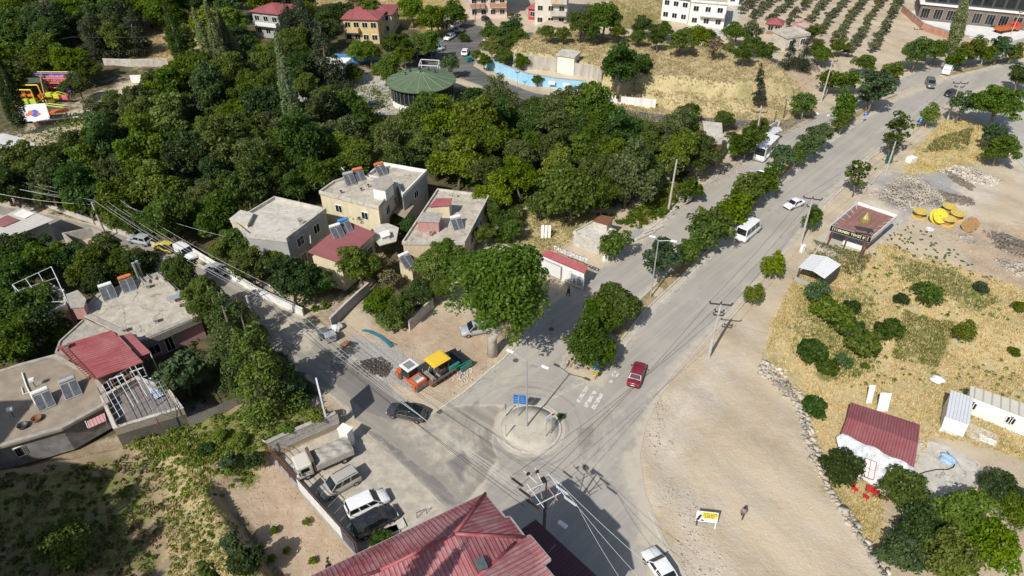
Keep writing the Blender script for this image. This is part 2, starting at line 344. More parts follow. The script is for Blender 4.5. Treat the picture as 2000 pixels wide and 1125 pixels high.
def bands(lo,hi,n,p=1.): return lo+(hi-lo)*np.linspace(0,1,n)**p
ys=np.concatenate([np.linspace(-120,28,38)[:-1],bands(28,75,150),bands(75,130,150)[1:],bands(130,240,140)[1:],bands(240,700,40,1.6)[1:]])
us=np.concatenate([np.linspace(-3.2,-.85,36)[:-1],np.linspace(-.85,.85,520),np.linspace(.85,3.2,36)[1:]])
YY,UU=np.meshgrid(ys,us,indexing='ij'); XX=UU*(np.maximum(YY,0)+35)
HH=terrain_h(XX,YY)
nr,nc=XX.shape
co=np.stack([XX,YY,HH],-1).reshape(-1,3)
idx=np.arange(nr*nc).reshape(nr,nc)
fq=np.stack([idx[:-1,:-1],idx[:-1,1:],idx[1:,1:],idx[1:,:-1]],-1).reshape(-1,4)
me=bpy.data.meshes.new('terrain'); me.vertices.add(len(co)); me.vertices.foreach_set('co',co.ravel().astype(np.float32))
me.loops.add(fq.size); me.loops.foreach_set('vertex_index',fq.ravel().astype(np.int32)); me.polygons.add(len(fq)); me.polygons.foreach_set('loop_start',np.arange(0,fq.size,4,dtype=np.int32))
me.update(calc_edges=True); me.polygons.foreach_set('use_smooth',[True]*len(fq))
WT={}
for k,L in PAINT.items():
    w=np.zeros(XX.shape)
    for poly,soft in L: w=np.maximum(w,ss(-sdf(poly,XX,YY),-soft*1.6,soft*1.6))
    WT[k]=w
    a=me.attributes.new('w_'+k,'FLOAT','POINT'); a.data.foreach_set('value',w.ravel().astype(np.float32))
terrain=bpy.data.objects.new('terrain',me); COL.objects.link(terrain); terrain['kind']='structure'
def terrain_mat():
    m,nt,b=newmat('open_ground'); p=pos(nt)
    nb=noise(nt,p,.09,8,.65,.3); nm=noise(nt,p,.55,8,.7,.2); nf=noise(nt,p,3.5,6,.7); nff=noise(nt,p,11,3,.6)
    c=mixc(nt,ramp(nt,nb,.35,.65),(.53,.435,.305),(.43,.345,.238)); c=mixc(nt,math_(nt,'MULTIPLY',ramp(nt,nm,.45,.7),.45),c,(.54,.465,.36)); c=mixc(nt,math_(nt,'MULTIPLY',ramp(nt,noise(nt,p,.3,6,.65,1.2),.5,.62),.4),c,(.48,.43,.35))
    c=mixc(nt,math_(nt,'MULTIPLY',ramp(nt,nf,.55,.75),.35),c,(.27,.21,.14)); c=mixc(nt,math_(nt,'MULTIPLY',ramp(nt,nff,.6,.75),.4),c,(.62,.56,.46))
    ng=noise(nt,p,.22,6,.6,.4)
    jit=math_(nt,'SUBTRACT',math_(nt,'ADD',math_(nt,'ADD',math_(nt,'MULTIPLY',nm,.9),math_(nt,'MULTIPLY',nf,.6)),math_(nt,'MULTIPLY',ng,1.1)),1.3)
    def layer(c,name,col):
        f=ramp(nt,math_(nt,'ADD',attr(nt,'w_'+name,'Fac'),jit),.3,.72); return mixc(nt,f,c,col)
    mr=N(nt,'ShaderNodeMapping'); nt.links.new(p,mr.inputs[0]); mr.inputs['Rotation'].default_value=(0,0,rad(62)); mr2=N(nt,'ShaderNodeMapping'); nt.links.new(mr.outputs[0],mr2.inputs[0]); mr2.inputs['Scale'].default_value=(.05,1,1); rt=noise(nt,mr2.outputs[0],.9,5,.6,.2)
    c=mixc(nt,math_(nt,'MULTIPLY',ramp(nt,rt,.5,.7),.2),c,(.36,.30,.215)); c=mixc(nt,math_(nt,'MULTIPLY',ramp(nt,rt,.45,.3),.15),c,(.60,.52,.40))
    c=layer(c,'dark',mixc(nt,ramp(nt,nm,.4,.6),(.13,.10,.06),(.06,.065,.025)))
    c=layer(c,'earth',mixc(nt,ramp(nt,nm,.35,.65),(.25,.185,.115),(.36,.275,.175)))
    c=layer(c,'red',mixc(nt,ramp(nt,nm,.35,.65),(.47,.365,.255),(.40,.29,.195)))
    c=layer(c,'pale',mixc(nt,ramp(nt,nm,.35,.65),(.57,.50,.395),(.47,.405,.31)))
    c=layer(c,'gravel',mixc(nt,ramp(nt,nff,.35,.65),(.22,.21,.19),(.46,.44,.41)))
    g=mixc(nt,ramp(nt,nf,.3,.7),(.42,.335,.17),(.56,.46,.265)); g=mixc(nt,math_(nt,'MULTIPLY',ramp(nt,nm,.5,.72),.8),g,(.33,.265,.115)); g=mixc(nt,math_(nt,'MULTIPLY',ramp(nt,ng,.48,.62),.65),g,(.26,.245,.095)); g=mixc(nt,math_(nt,'MULTIPLY',ramp(nt,nb,.5,.7),.45),g,(.50,.40,.24))
    c=layer(c,'gold',g)
    gg=mixc(nt,ramp(nt,nf,.3,.7),(.11,.12,.035),(.27,.25,.09))
    gw=ramp(nt,math_(nt,'ADD',math_(nt,'MULTIPLY',attr(nt,'w_green','Fac'),.75),math_(nt,'MULTIPLY',jit,1.6)),.4,.6); c=mixc(nt,gw,c,gg)
    nt.links.new(c,b.inputs['Base Color']); b.inputs['Roughness'].default_value=.95; b.inputs['Specular IOR Level'].default_value=.15
    bp=N(nt,'ShaderNodeBump'); bp.inputs['Distance'].default_value=.25; bp.inputs['Strength'].default_value=.8; nt.links.new(math_(nt,'ADD',nm,math_(nt,'MULTIPLY',nf,.35)),bp.inputs['Height']); nt.links.new(bp.outputs[0],b.inputs['Normal'])
    return m
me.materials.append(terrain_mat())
# ---------------------------------------------------------------- sheets: roads and yards
def sheet(name,poly,z,mat,cell=1.5,kind='structure',edge=True,dustpolys=None):
    bm=bmesh.new(); vs=[bm.verts.new((p[0],p[1],z)) for p in poly]; f=bm.faces.new(vs)
    bmesh.ops.triangulate(bm,faces=[f])
    xs=[p[0] for p in poly]; yy=[p[1] for p in poly]
    for ax,(lo,hi) in ((0,(min(xs),max(xs))),(1,(min(yy),max(yy)))):
        k=int((hi-lo)/cell)
        for i in range(1,k):
            c=[0,0,0]; c[ax]=lo+(hi-lo)*i/k; nn=[0,0,0]; nn[ax]=1
            bmesh.ops.bisect_plane(bm,geom=bm.verts[:]+bm.edges[:]+bm.faces[:],plane_co=c,plane_no=nn)
    bm.normal_update()
    for f in bm.faces:
        if f.normal.z<0: f.normal_flip()
    me=bpy.data.meshes.new(name); bm.to_mesh(me); bm.free(); me.materials.append(mat)
    n=len(me.vertices); c=np.zeros(n*3,np.float32); me.vertices.foreach_get('co',c); c=c.reshape(-1,3)
    e=-sdf(poly,c[:,0].astype(float),c[:,1].astype(float))
    if dustpolys is not None:
        dd=np.zeros(n)
        for q,s,a in dustpolys: dd=np.maximum(dd,a*ss(-sdf(q,c[:,0].astype(float),c[:,1].astype(float)),-s,s))
        at=me.attributes.new('dust','FLOAT','POINT'); at.data.foreach_set('value',dd.astype(np.float32))
    at=me.attributes.new('edge','FLOAT','POINT'); at.data.foreach_set('value',e.astype(np.float32))
    o=bpy.data.objects.new(name,me); COL.objects.link(o); o['kind']=kind; return o
RCEN=G(1035,837)
def asphalt(name,c1,c2,dustc,edgew=1.2,streak=0,patch=.5,dark=(.12,.115,.11)):
    m,nt,b=newmat(name); p=pos(nt)
    nb=noise(nt,p,.12,6,.6,.4); nm=noise(nt,p,.7,7,.65,.3); nf=noise(nt,p,6,4,.7); nx=noise(nt,p,25,2,.5)
    c=mixc(nt,ramp(nt,nb,.35,.65),c1,c2)
    mp0=N(nt,'ShaderNodeMapping'); nt.links.new(p,mp0.inputs[0]); mp0.inputs['Rotation'].default_value=(0,0,-rad(streak)); mp=N(nt,'ShaderNodeMapping'); nt.links.new(mp0.outputs[0],mp.inputs[0]); mp.inputs['Scale'].default_value=(.035,1.0,1)
    ns=noise(nt,mp.outputs[0],1.1,5,.65)
    c=mixc(nt,math_(nt,'MULTIPLY',ramp(nt,ns,.42,.68),.42),c,dustc)
    c=mixc(nt,math_(nt,'MULTIPLY',ramp(nt,nm,.55,.78),patch),c,dark)
    c=mixc(nt,math_(nt,'MULTIPLY',ramp(nt,nf,.5,.8),.25),c,tuple(k*.6 for k in c1)); c=mixc(nt,math_(nt,'MULTIPLY',ramp(nt,nx,.5,.8),.25),c,tuple(min(1,k*1.5) for k in c1))
    jit=math_(nt,'MULTIPLY',math_(nt,'SUBTRACT',nm,.5),2.2)
    e=math_(nt,'DIVIDE',attr(nt,'edge','Fac'),edgew)
    f=ramp(nt,math_(nt,'ADD',math_(nt,'SUBTRACT',1.0,e),jit),.3,1.0)
    c=mixc(nt,f,c,dustc)
    dd=ramp(nt,math_(nt,'ADD',attr(nt,'dust','Fac'),math_(nt,'MULTIPLY',jit,.5)),.35,.8); c=mixc(nt,dd,c,dustc)
    # tyre tracks worn in circles round the island
    sb=N(nt,'ShaderNodeVectorMath'); sb.operation='SUBTRACT'; nt.links.new(p,sb.inputs[0]); sb.inputs[1].default_value=tuple(RCEN); sx=N(nt,'ShaderNodeSeparateXYZ'); nt.links.new(sb.outputs[0],sx.inputs[0])
    dd_=math_(nt,'SQRT',math_(nt,'ADD',math_(nt,'MULTIPLY',sx.outputs[0],sx.outputs[0]),math_(nt,'MULTIPLY',sx.outputs[1],sx.outputs[1]))); an_=math_(nt,'ARCTAN2',sx.outputs[1],sx.outputs[0]); cb=N(nt,'ShaderNodeCombineXYZ'); nt.links.new(math_(nt,'MULTIPLY',dd_,1.5),cb.inputs[0]); nt.links.new(math_(nt,'MULTIPLY',an_,.7),cb.inputs[1])
    tw=math_(nt,'MULTIPLY',ramp(nt,noise(nt,cb.outputs[0],1.3,5,.65),.5,.68),math_(nt,'SUBTRACT',1.0,ramp(nt,dd_,6.0,13.0))); c=mixc(nt,math_(nt,'MULTIPLY',tw,.55),c,(.19,.17,.145))
    st=math_(nt,'MULTIPLY',ramp(nt,noise(nt,p,.45,5,.55,.8),.62,.68),ramp(nt,nb,.45,.6)); c=mixc(nt,math_(nt,'MULTIPLY',st,.45),c,(.17,.155,.13))
    # hairline cracks
    v=N(nt,'ShaderNodeTexVoronoi'); v.feature='DISTANCE_TO_EDGE'; v.inputs['Scale'].default_value=.16
    wv=N(nt,'ShaderNodeVectorMath'); wv.operation='ADD'; nz=N(nt,'ShaderNodeTexNoise'); nz.inputs['Scale'].default_value=.8; nz.inputs['Detail'].default_value=4; nt.links.new(p,nz.inputs[0]); nt.links.new(p,wv.inputs[0]); nt.links.new(nz.outputs['Color'],wv.inputs[1]); nt.links.new(wv.outputs[0],v.inputs[0])
    ck=math_(nt,'MULTIPLY',math_(nt,'SUBTRACT',1.0,ramp(nt,v.outputs['Distance'],.0,.006)),math_(nt,'MULTIPLY',ramp(nt,nb,.52,.66),.4)); c=mixc(nt,ck,c,(.08,.075,.07))
    nt.links.new(c,b.inputs['Base Color']); b.inputs['Roughness'].default_value=.88; b.inputs['Specular IOR Level'].default_value=.25
    bp=N(nt,'ShaderNodeBump'); bp.inputs['Distance'].default_value=.03; bp.inputs['Strength'].default_value=.5; nt.links.new(nf,bp.inputs['Height']); nt.links.new(bp.outputs[0],b.inputs['Normal'])
    return m
DUST=(.49,.43,.34)
A_MAIN=asphalt('worn_asphalt',(.315,.29,.252),(.37,.342,.298),DUST,2.2,46,.22,(.2,.185,.165))
A_SIDE=asphalt('side_asphalt',(.225,.205,.172),(.30,.272,.228),DUST,.8,-38,.35,(.15,.14,.125))
A_NEW=asphalt('fresh_asphalt',(.085,.08,.078),(.12,.115,.11),(.3,.28,.24),.6,10,.2,(.06,.06,.06))
junc=GL([(1000,900),(860,800),(960,860),(1100,900),(1240,780),(1330,720),(1340,860),(1250,900),(1200,1000),(1050,930)])
sheet('road',POLYS['road'],.012,A_MAIN,1.2,dustpolys=[(GL([(1296,765),(1480,556),(1610,400),(1800,243),(1830,250),(1640,420),(1500,590),(1340,800),(1345,1150),(1260,1150),(1200,900)]),1.8,.75),(GL([(900,900),(1040,905),(1150,870),(1180,760),(1250,800),(1200,960),(1080,940),(960,960)]),2.5,.5)])
sheet('service_road',POLYS['service_road'],.016,asphalt('service_asphalt',(.325,.298,.258),(.378,.348,.302),DUST,1.0,46,.25,(.2,.185,.165)),1.2,dustpolys=[(GL([(1140,540),(1300,415),(1350,380),(1330,420),(1210,520)]),1.5,.7),(GL([(860,800),(1000,690),(1060,640),(1080,690),(1000,790)]),3,.5)])
sheet('side_street',POLYS['side_street'],.020,A_SIDE,1.0,dustpolys=[(GL([(700,800),(830,800),(960,820),(960,920),(900,990),(800,890)]),2.5,.55),(GL([(560,610),(640,640),(600,700),(520,640)]),1.5,.7)])
pav=M('paver_blocks',(.42,.37,.30),.9,.2,1.0,dirt=(.5,.44,.34),dirtamt=.6,bump=.3)
sheet('parking_lot',POLYS['parking_lot'],.012,pav)
sheet('upper_street',POLYS['upper_street'],.024,A_NEW,1.5)
sheet('concrete_yard',POLYS['concrete_yard'],.012,M('yard_concrete',(.42,.38,.32),.9,.15,.3,dirt=(.3,.26,.2)))
sheet('paved_forecourt',POLYS['paved_forecourt'],.012,M('white_paving',(.68,.66,.62),.8,.08,.3))
sheet('hill_track',POLYS['hill_track'],.012,CONCL)
sheet('crossing_road',POLYS['crossing_road'],.028,asphalt('pale_road',(.36,.34,.30),(.44,.41,.36),(.52,.48,.4),1.5,-50,.2,(.3,.28,.25)))
sheet('shed_yard',POLYS['shed_yard'],-1.46,CONCL); sheet('cabin_yard',POLYS['cabin_yard'],-1.44,CONCL)
sheet('kiosk_apron',POLYS['kiosk_apron'],.012,M('apron_concrete',(.44,.40,.33),.9,.15,.6,dirt=(.5,.43,.33)))
A_PATCH=asphalt('dark_asphalt_patch',(.15,.14,.125),(.20,.185,.165),(.32,.29,.25),.7,-38,.3,(.1,.09,.08))
sheet('asphalt_patch',GL([(706,836),(738,842),(800,892),(872,948),(905,985),(884,1000),(850,970),(786,908)]),.036,A_PATCH,.6)
sheet('asphalt_patch',GL([(640,700),(700,712),(760,752),(800,800),(770,830),(700,800),(650,750)]),.032,A_PATCH,.6)
sheet('asphalt_patch',GL([(868,905),(905,880),(925,905),(905,925),(915,955),(895,940)]),.036,A_PATCH,.4)
sheet('asphalt_patch',GL([(1125,838),(1150,822),(1170,832),(1160,870),(1140,900),(1130,880)]),.036,asphalt('oily_patch',(.22,.2,.175),(.27,.245,.21),(.36,.325,.275),1.0,0,.3,(.15,.14,.12)),.4)
sheet('side_lane',POLYS['side_lane'],.012,M('lane_dirt',(.33,.26,.18),.95,.3,.8,dirt=(.2,.16,.11)))
# ---------------------------------------------------------------- medians, roundabout, kerbs, markings
KERB=M('kerb_stone',(.52,.48,.41),.85,.15,1.5,dirt=(.3,.27,.22),dirtamt=.5)
def median(poly,name,soil):
    t=bpy.data.objects.new(name,None); COL.objects.link(t); t['kind']='structure'
    MB().prism(offset(poly,-.22),-.05,.13).build('planted_soil',soil,t)
    o=offset(poly,0); i=offset(poly,-.2); mb=MB(); n=len(o)
    for k in range(n):
        q=[o[k],o[(k+1)%n],i[(k+1)%n],i[k]]; mb.prism(q,-.05,.17)
    mb.build('kerb',KERB,t); return t
m,nt,b=newmat('median_soil'); p=pos(nt); c=mixc(nt,ramp(nt,noise(nt,p,.8,7,.7),.4,.6),(.20,.17,.065),(.36,.27,.15)); c=mixc(nt,ramp(nt,noise(nt,p,.15,4,.6),.5,.65),c,(.33,.19,.10)); nt.links.new(c,b.inputs['Base Color']); b.inputs['Roughness'].default_value=.95; MSOIL=m
median(GL([(1112,705),(1118,692),(1180,650),(1254,580),(1320,517),(1400,437),(1480,360),(1560,287),(1640,234),(1690,209),(1712,204),(1680,229),(1590,289),(1500,374),(1420,454),(1330,543),(1260,608),(1215,664),(1178,712),(1160,722),(1130,712)]),'median_strip',MSOIL)
median(GL([(1718,196),(1752,183),(1756,188),(1722,203)]),'median_strip',MSOIL)
median(GL([(1836,148),(1870,138),(2050,88),(2050,102),(1900,140),(1848,152)]),'median_strip',MSOIL)
rc=G(1035,837); RR=4.05
isl=bpy.data.objects.new('roundabout_island',None); COL.objects.link(isl); isl.location=rc; isl['kind']='structure'
m,nt,b=newmat('island_gravel'); p=pos(nt); v=N(nt,'ShaderNodeTexVoronoi'); v.inputs['Scale'].default_value=3.2; nt.links.new(p,v.inputs[0])
c=mixc(nt,ramp(nt,noise(nt,p,1.2,5,.6),.35,.65),(.50,.45,.36),(.43,.38,.30)); c=mixc(nt,math_(nt,'SUBTRACT',1.0,ramp(nt,v.outputs['Distance'],.10,.16)),c,(.13,.11,.09)); c=mixc(nt,math_(nt,'MULTIPLY',ramp(nt,noise(nt,p,14,3,.6),.5,.7),.5),c,(.62,.57,.48)); nt.links.new(c,b.inputs['Base Color']); b.inputs['Roughness'].default_value=.95
MB().lathe([(0,.24),(2,.22),(RR-.72,.15),(RR-.72,-.05)][::-1],48).build('gravel_bed',m,isl,smooth=True)
MB().lathe([(RR-.73,-.05),(RR-.73,.2),(RR-.5,.2),(RR-.47,.02),(RR-.47,-.05)],64).build('kerb',KERB,isl)
MB().lathe([(RR-.46,-.02),(RR-.46,.035),(RR,.032),(RR+.02,-.02)],64).build('apron',M('apron_band',(.47,.42,.34),.9,.12,2,dirt=(.38,.34,.28)),isl)
m,nt,b=newmat('worn_road_paint'); p=pos(nt); f=ramp(nt,noise(nt,p,2.2,7,.75),.38,.58); c=mixc(nt,f,(.32,.295,.26),(.62,.60,.55)); nt.links.new(c,b.inputs['Base Color']); b.inputs['Roughness'].default_value=.8; PAINTM=m
def marking(name,pts,z=.034): 
    o=MB().add([(p.x,p.y,z) for p in GL(pts)],[tuple(range(len(pts)))]).build(name,PAINTM); o['kind']='structure'; return o
for q in ([(1145,752),(1152,755),(1132,787),(1125,784)],[(1159,763),(1166,766),(1147,797),(1139,793)],[(1172,768),(1179,771),(1162,801),(1154,797)],[(1200,724),(1206,727),(1198,738),(1193,735)],[(1203,729),(1210,730),(1206,737),(1199,736)],[(1192,742),(1198,744),(1194,750),(1188,748)]): marking('crossing_stripe',q)
def strip(name,pts,w,z=.034,seg=1):
    P=GL(pts); mb=MB()
    for a,b_ in zip(P[:-1],P[1:]):
        d=(b_-a).normalized(); n=Vector((-d.y,d.x,0))*w/2; mb.quad(*[(q.x,q.y,z) for q in (a-n,b_-n,b_+n,a+n)])
    o=mb.build(name,PAINTM); o['kind']='structure'
strip('edge_line',[(1196,706),(1265,615),(1335,550),(1425,461),(1505,381),(1596,296),(1684,236),(1745,200)],.16)
strip('edge_line',[(1870,153),(1990,123)],.16)
# kerb along the dirt corner and in front of the lot
def kerb(pts,w=.22,h=.14,z=0):
    P=GL(pts,z); mb=MB()
    for a,b_ in zip(P[:-1],P[1:]): mb.bar(a+Vector((0,0,h/2-.03)),b_+Vector((0,0,h/2-.03)),w,h+.06)
    o=mb.build('kerb',KERB); o['kind']='structure'; return o
kerb([(846,808),(905,768),(985,700),(1010,672),(1040,636)]); kerb([(1230,478),(1350,384)]); kerb([(1385,668),(1480,562)],.2,.08); kerb([(1610,405),(1700,308),(1790,252)],.25,.1); kerb([(1268,1000),(1300,1075)],.2,.07)
kerb([(1575,520),(1640,420)],.2,.08); kerb([(1670,395),(1760,290)],.2,.08)
# ---------------------------------------------------------------- vegetation
def leafmesh(name,mat,C,Nrm,tint,size,rng,aspect=.65,sub=1):
    n=len(C)
    r=rng.normal(size=(n,3)); r/=np.linalg.norm(r,axis=1,keepdims=True)+1e-9
    nn=Nrm*.55+np.array([0,0,.45])+r*.75; nn/=np.linalg.norm(nn,axis=1,keepdims=True)+1e-9
    u=np.cross(nn,rng.normal(size=(n,3))); u/=np.linalg.norm(u,axis=1,keepdims=True)+1e-9
    v=np.cross(nn,u); s=size*rng.uniform(.6,1.35,(n,1)); a=u*s*.5; b=v*s*.5*aspect
    droop=nn*s*.12
    P=np.stack([C-a,C-b*1.0-a*.1+droop,C+a,C+b-a*.1+droop],1).reshape(-1,3)
    me=bpy.data.meshes.new(name); me.vertices.add(4*n); me.vertices.foreach_set('co',P.ravel().astype(np.float32))
    me.loops.add(4*n); me.loops.foreach_set('vertex_index',np.arange(4*n,dtype=np.int32)); me.polygons.add(n); me.polygons.foreach_set('loop_start',np.arange(0,4*n,4,dtype=np.int32)); me.update(calc_edges=True)
    at=me.attributes.new('tint','FLOAT','POINT'); at.data.foreach_set('value',np.repeat(np.clip(tint,0,1),4).astype(np.float32))
    me.materials.append(mat); return me
def clumps_to_leaves(cl,n,rng,fill=.25):
    cl=np.array(cl); w=cl[:,3]**2; k=rng.choice(len(cl),n,p=w/w.sum())
    d=rng.normal(size=(n,3)); d/=np.linalg.norm(d,axis=1,keepdims=True); d[:,2]=np.where(d[:,2]<-.45,-d[:,2],d[:,2])
    rr=np.where(rng.random(n)<fill,rng.uniform(.2,.8,n),rng.uniform(.78,1.12,n))[:,None]
    C=cl[k,:3]+d*rr*cl[k,3:4]*np.array([1,1,.8])
    ct=rng.random(len(cl)); t=ct[k]*.6+rng.random(n)*.4
    return C,d,t
LM=dict(
 broad=leafmat('leaf_green',(.062,.108,.016),(.160,.205,.040)), light=leafmat('leaf_light_green',(.105,.155,.022),(.22,.265,.055)),
 dark=leafmat('leaf_dark_green',(.036,.070,.018),(.095,.140,.038)), grey=leafmat('leaf_grey_green',(.085,.10,.055),(.17,.185,.115)),
 pine=leafmat('needle_dark',(.038,.052,.028),(.095,.108,.06),.3), cedar=leafmat('needle_green',(.055,.085,.022),(.135,.17,.05),.2),
 poplar=leafmat('poplar_leaf',(.15,.19,.075),(.33,.37,.19)), olive=leafmat('olive_leaf',(.075,.085,.040),(.17,.175,.10),.2), dead=leafmat('dry_leaf',(.16,.12,.07),(.29,.23,.14),.2),
 bluish=leafmat('leaf_bluish_green',(.060,.105,.042),(.145,.20,.085)))
BARK=M('bark',(.17,.13,.095),.95,.3,4,bump=.4); BARKL=M('pale_bark',(.42,.38,.32),.9,.2,4,bump=.3)
def trunk_mesh(name,H,r,cl,rng,bark,nb=6):
    mb=MB(); top=.62*H
    mb.tube([(0,0,-.4),(0,0,.15*H),(rng.normal()*.04*H,rng.normal()*.04*H,.38*H),(0,0,top)],[r*1.25,r,r*.75,r*.3],7)
    cl=sorted(cl,key=lambda c:-c[3])
    for c in cl[:nb]:
        z0=rng.uniform(.25,.5)*H; mb.tube([(0,0,z0),(c[0]*.5,c[1]*.5,(z0+c[2])/2+.05*H),(c[0],c[1],c[2])],[r*.5,r*.32,r*.1],5)
    return mb
PROTO={}
def proto(kind,mat,Rr,H,nleaf,leaf,shape,seed,trunkr=.2,bark=None,variants=3):
    for v in range(variants):
        rng=np.random.default_rng(seed*31+v); cl=[]
        if shape in('round','open','bush'):
            base={'round':.20 if kind=='big' else .10,'open':.25,'bush':.0}[shape]; n={'round':34,'open':30,'bush':22}[shape]
            zc=(base+1)/2*H; zr=(1-base)/2*H
            if shape=='bush': zc=.35*H; zr=.62*H
            if shape=='round':
                lob=[]
                for k in range(6 if kind!='big' else 12):
                    d=rng.normal(size=3); d/=np.linalg.norm(d); q=rng.uniform(.3,.55) if k else 0; lob.append((d[0]*Rr*q,d[1]*Rr*q,zc+(d[2]*zr*q*1.1 if k%2 else -abs(d[2])*zr*q*.9),rng.uniform(.45,.60)))
                for i in range(64 if kind!='big' else 130):
                    l=lob[i%len(lob)]; d=rng.normal(size=3); d/=np.linalg.norm(d); d[2]=d[2] if d[2]>-.75 else -d[2]
                    cl.append((l[0]+d[0]*Rr*l[3]*.85,l[1]+d[1]*Rr*l[3]*.85,l[2]+d[2]*zr*l[3]*.85,Rr*rng.uniform(.11,.24)))
                for l in lob: cl.append((l[0],l[1],l[2],Rr*l[3]*.7))
                n=0
            for i in range(n):
                d=rng.normal(size=3); d/=np.linalg.norm(d); q=rng.uniform(.45,.80)
                cr=Rr*rng.uniform(.20,.36)*(1 if shape!='open' else .85)
                if shape=='bush': d[2]=abs(d[2])
                cl.append((d[0]*Rr*q,d[1]*Rr*q,zc+d[2]*zr*q,cr))
            cl.append((0,0,zc,Rr*.45))
        elif shape=='column':   # poplar
            for i in range(200):
                z=rng.uniform(.12,1.0); rr=Rr*(math.sin(min(1,z*1.15)*math.pi)**.6*.75+.12) if z<.87 else Rr*(1.02-z)*2.2
                a=rng.uniform(0,6.28); cl.append((math.cos(a)*rr*.5,math.sin(a)*rr*.5,z*H,max(.12*Rr,rr*rng.uniform(.14,.3))))
        elif shape=='cone':
            for i in range(60):
                z=rng.uniform(.08,.98); rr=Rr*(1-z)**.8+.06*Rr; a=rng.uniform(0,6.28); q=rng.uniform(.35,.85)
                cl.append((math.cos(a)*rr*q,math.sin(a)*rr*q,z*H,rr*.33+.08*Rr))
        elif shape=='layer':    # cedar with drooping tiers
            for t in range(8):
                z=.12+.86*t/8; rr=Rr*(1-z)**.62*1.05
                for k in range(7):
                    a=rng.uniform(0,6.28); q=rng.uniform(.35,1.0); cl.append((math.cos(a)*rr*q,math.sin(a)*rr*q,(z-.06*q)*H+rng.normal()*.02*H,rr*.26+.12))
        C,d,t=clumps_to_leaves(cl,nleaf,rng,.18)
        if shape=='bush': C[:,2]=np.abs(C[:,2])
        if shape=='layer': C[:,2]-=np.hypot(C[:,0],C[:,1])*.12
        if shape=='column':
            C[:,2]+=d[:,2]*rng.uniform(0,1.1,len(C))*Rr*.6; C[:,:2]*=1.25; d=d*np.array([1,1,.3])
        cm=leafmesh('crown',mat,C,d,t,leaf,rng,.5 if shape in('column','layer','cone') else .65)
        tb=trunk_mesh('trunk',H,trunkr,cl,rng,bark or BARK,0 if shape in('column','cone','layer') else 6)
        if shape in('column','cone','layer'): tb=MB().tube([(0,0,-.4),(0,0,H*.5),(0,0,H*.95)],[trunkr*1.2,trunkr*.8,trunkr*.15],7)
        me=bpy.data.meshes.new('trunk'); me.from_pydata(tb.v,[],tb.f); me.materials.append(bark or BARK); me.polygons.foreach_set('use_smooth',[True]*len(me.polygons))
        PROTO.setdefault(kind,[]).append((Rr,H,cm,me))
proto('broad',LM['broad'],4,8.5,9000,.36,'round',1,.2,variants=6)
proto('darkbroad',LM['dark'],4,8.5,9000,.35,'round',2,.2,variants=4)
proto('lightbroad',LM['light'],4,8,8500,.36,'round',3,.2,variants=3)
proto('greybroad',leafmat('leaf_olive_brown',(.078,.100,.030),(.170,.185,.065)),4,8,8500,.34,'round',30,.2,variants=3)
proto('street',LM['broad'],2,4.6,3000,.28,'round',4,.11,BARKL,variants=4)
proto('streetlight',LM['light'],1.7,4.2,2400,.26,'round',5,.1,BARKL,variants=2)
proto('streetgrey',LM['bluish'],2,4.8,2800,.27,'open',6,.11,variants=3)
proto('big',LM['broad'],6,14.5,26000,.36,'round',7,.5,BARKL,variants=1)
proto('bigbush',LM['broad'],3.2,4,5200,.32,'bush',21,.08,variants=2)
proto('bigdarkbush',LM['dark'],3.2,4,5200,.32,'bush',22,.08,variants=1)
proto('biggreybush',LM['bluish'],3.2,4,5000,.32,'bush',23,.08,variants=1)
proto('biglightbush',LM['light'],3.2,4,5200,.32,'bush',24,.08,variants=2)
proto('young',LM['broad'],1.5,4.5,420,.36,'open',8,.07,variants=2)
proto('poplar',LM['poplar'],1.5,17,11000,.30,'column',9,.2,BARKL,variants=3)
proto('darkpoplar',LM['dark'],2.2,17,8000,.34,'column',10,.25,BARKL,variants=2)
proto('pine',LM['pine'],3.2,11,6500,.32,'cone',11,.22,variants=3)
proto('cypress',LM['pine'],1.6,11,3200,.34,'cone',12,.18,variants=2)
proto('cedar',LM['cedar'],3.8,10,9000,.30,'layer',13,.22,variants=2)
proto('bush',LM['broad'],1.6,2.2,1500,.30,'bush',14,.06,variants=3)
proto('darkbush',LM['dark'],1.6,2.2,1700,.30,'bush',15,.06,variants=3)
proto('lightbush',LM['light'],1.6,2.2,1500,.30,'bush',16,.06,variants=2)
proto('greybush',LM['bluish'],1.6,2.4,1400,.30,'bush',17,.06,variants=2)
proto('fig',LM['bluish'],2.6,5,2600,.48,'round',18,.18,variants=1)
proto('dead',LM['dead'],1.8,4,900,.3,'open',19,.1,variants=1)
proto('olive',LM['olive'],1.5,3.1,640,.36,'open',20,.1,variants=4)
PR=random.Random(11)
def plant(kind,loc,Rr,H,label,name='broadleaf_tree',cat='tree',group=None,lean=(0,0),single=False):
    L=PROTO[kind]; pr,ph,cm,tm=L[PR.randrange(len(L))]
    e=thing(name,label,cat,loc,0,group)
    e.rotation_euler=(lean[0],lean[1],PR.uniform(0,6.28)) if lean==(0,0) else (lean[0],lean[1],0)
    e.scale=(Rr/pr,Rr/pr,H/ph)
    for nm,me in (('trunk',tm),('crown',cm)):
        o=bpy.data.objects.new(nm,me); COL.objects.link(o); o.parent=e
    return e
ASP={'broad':1.0,'darkbroad':1.0,'lightbroad':1.0,'street':1.15,'streetlight':1.2,'streetgrey':1.2,'pine':1.7,'cedar':1.6,'bush':.72,'bigbush':.72,'bigdarkbush':.72,'biggreybush':.75,'biglightbush':.72,'darkbush':.72,'lightbush':.72,'greybush':.75,'fig':.95,'dead':1.1,'olive':1.0,'young':1.5,'cypress':3.2,'big':1.2}
YS=1.0
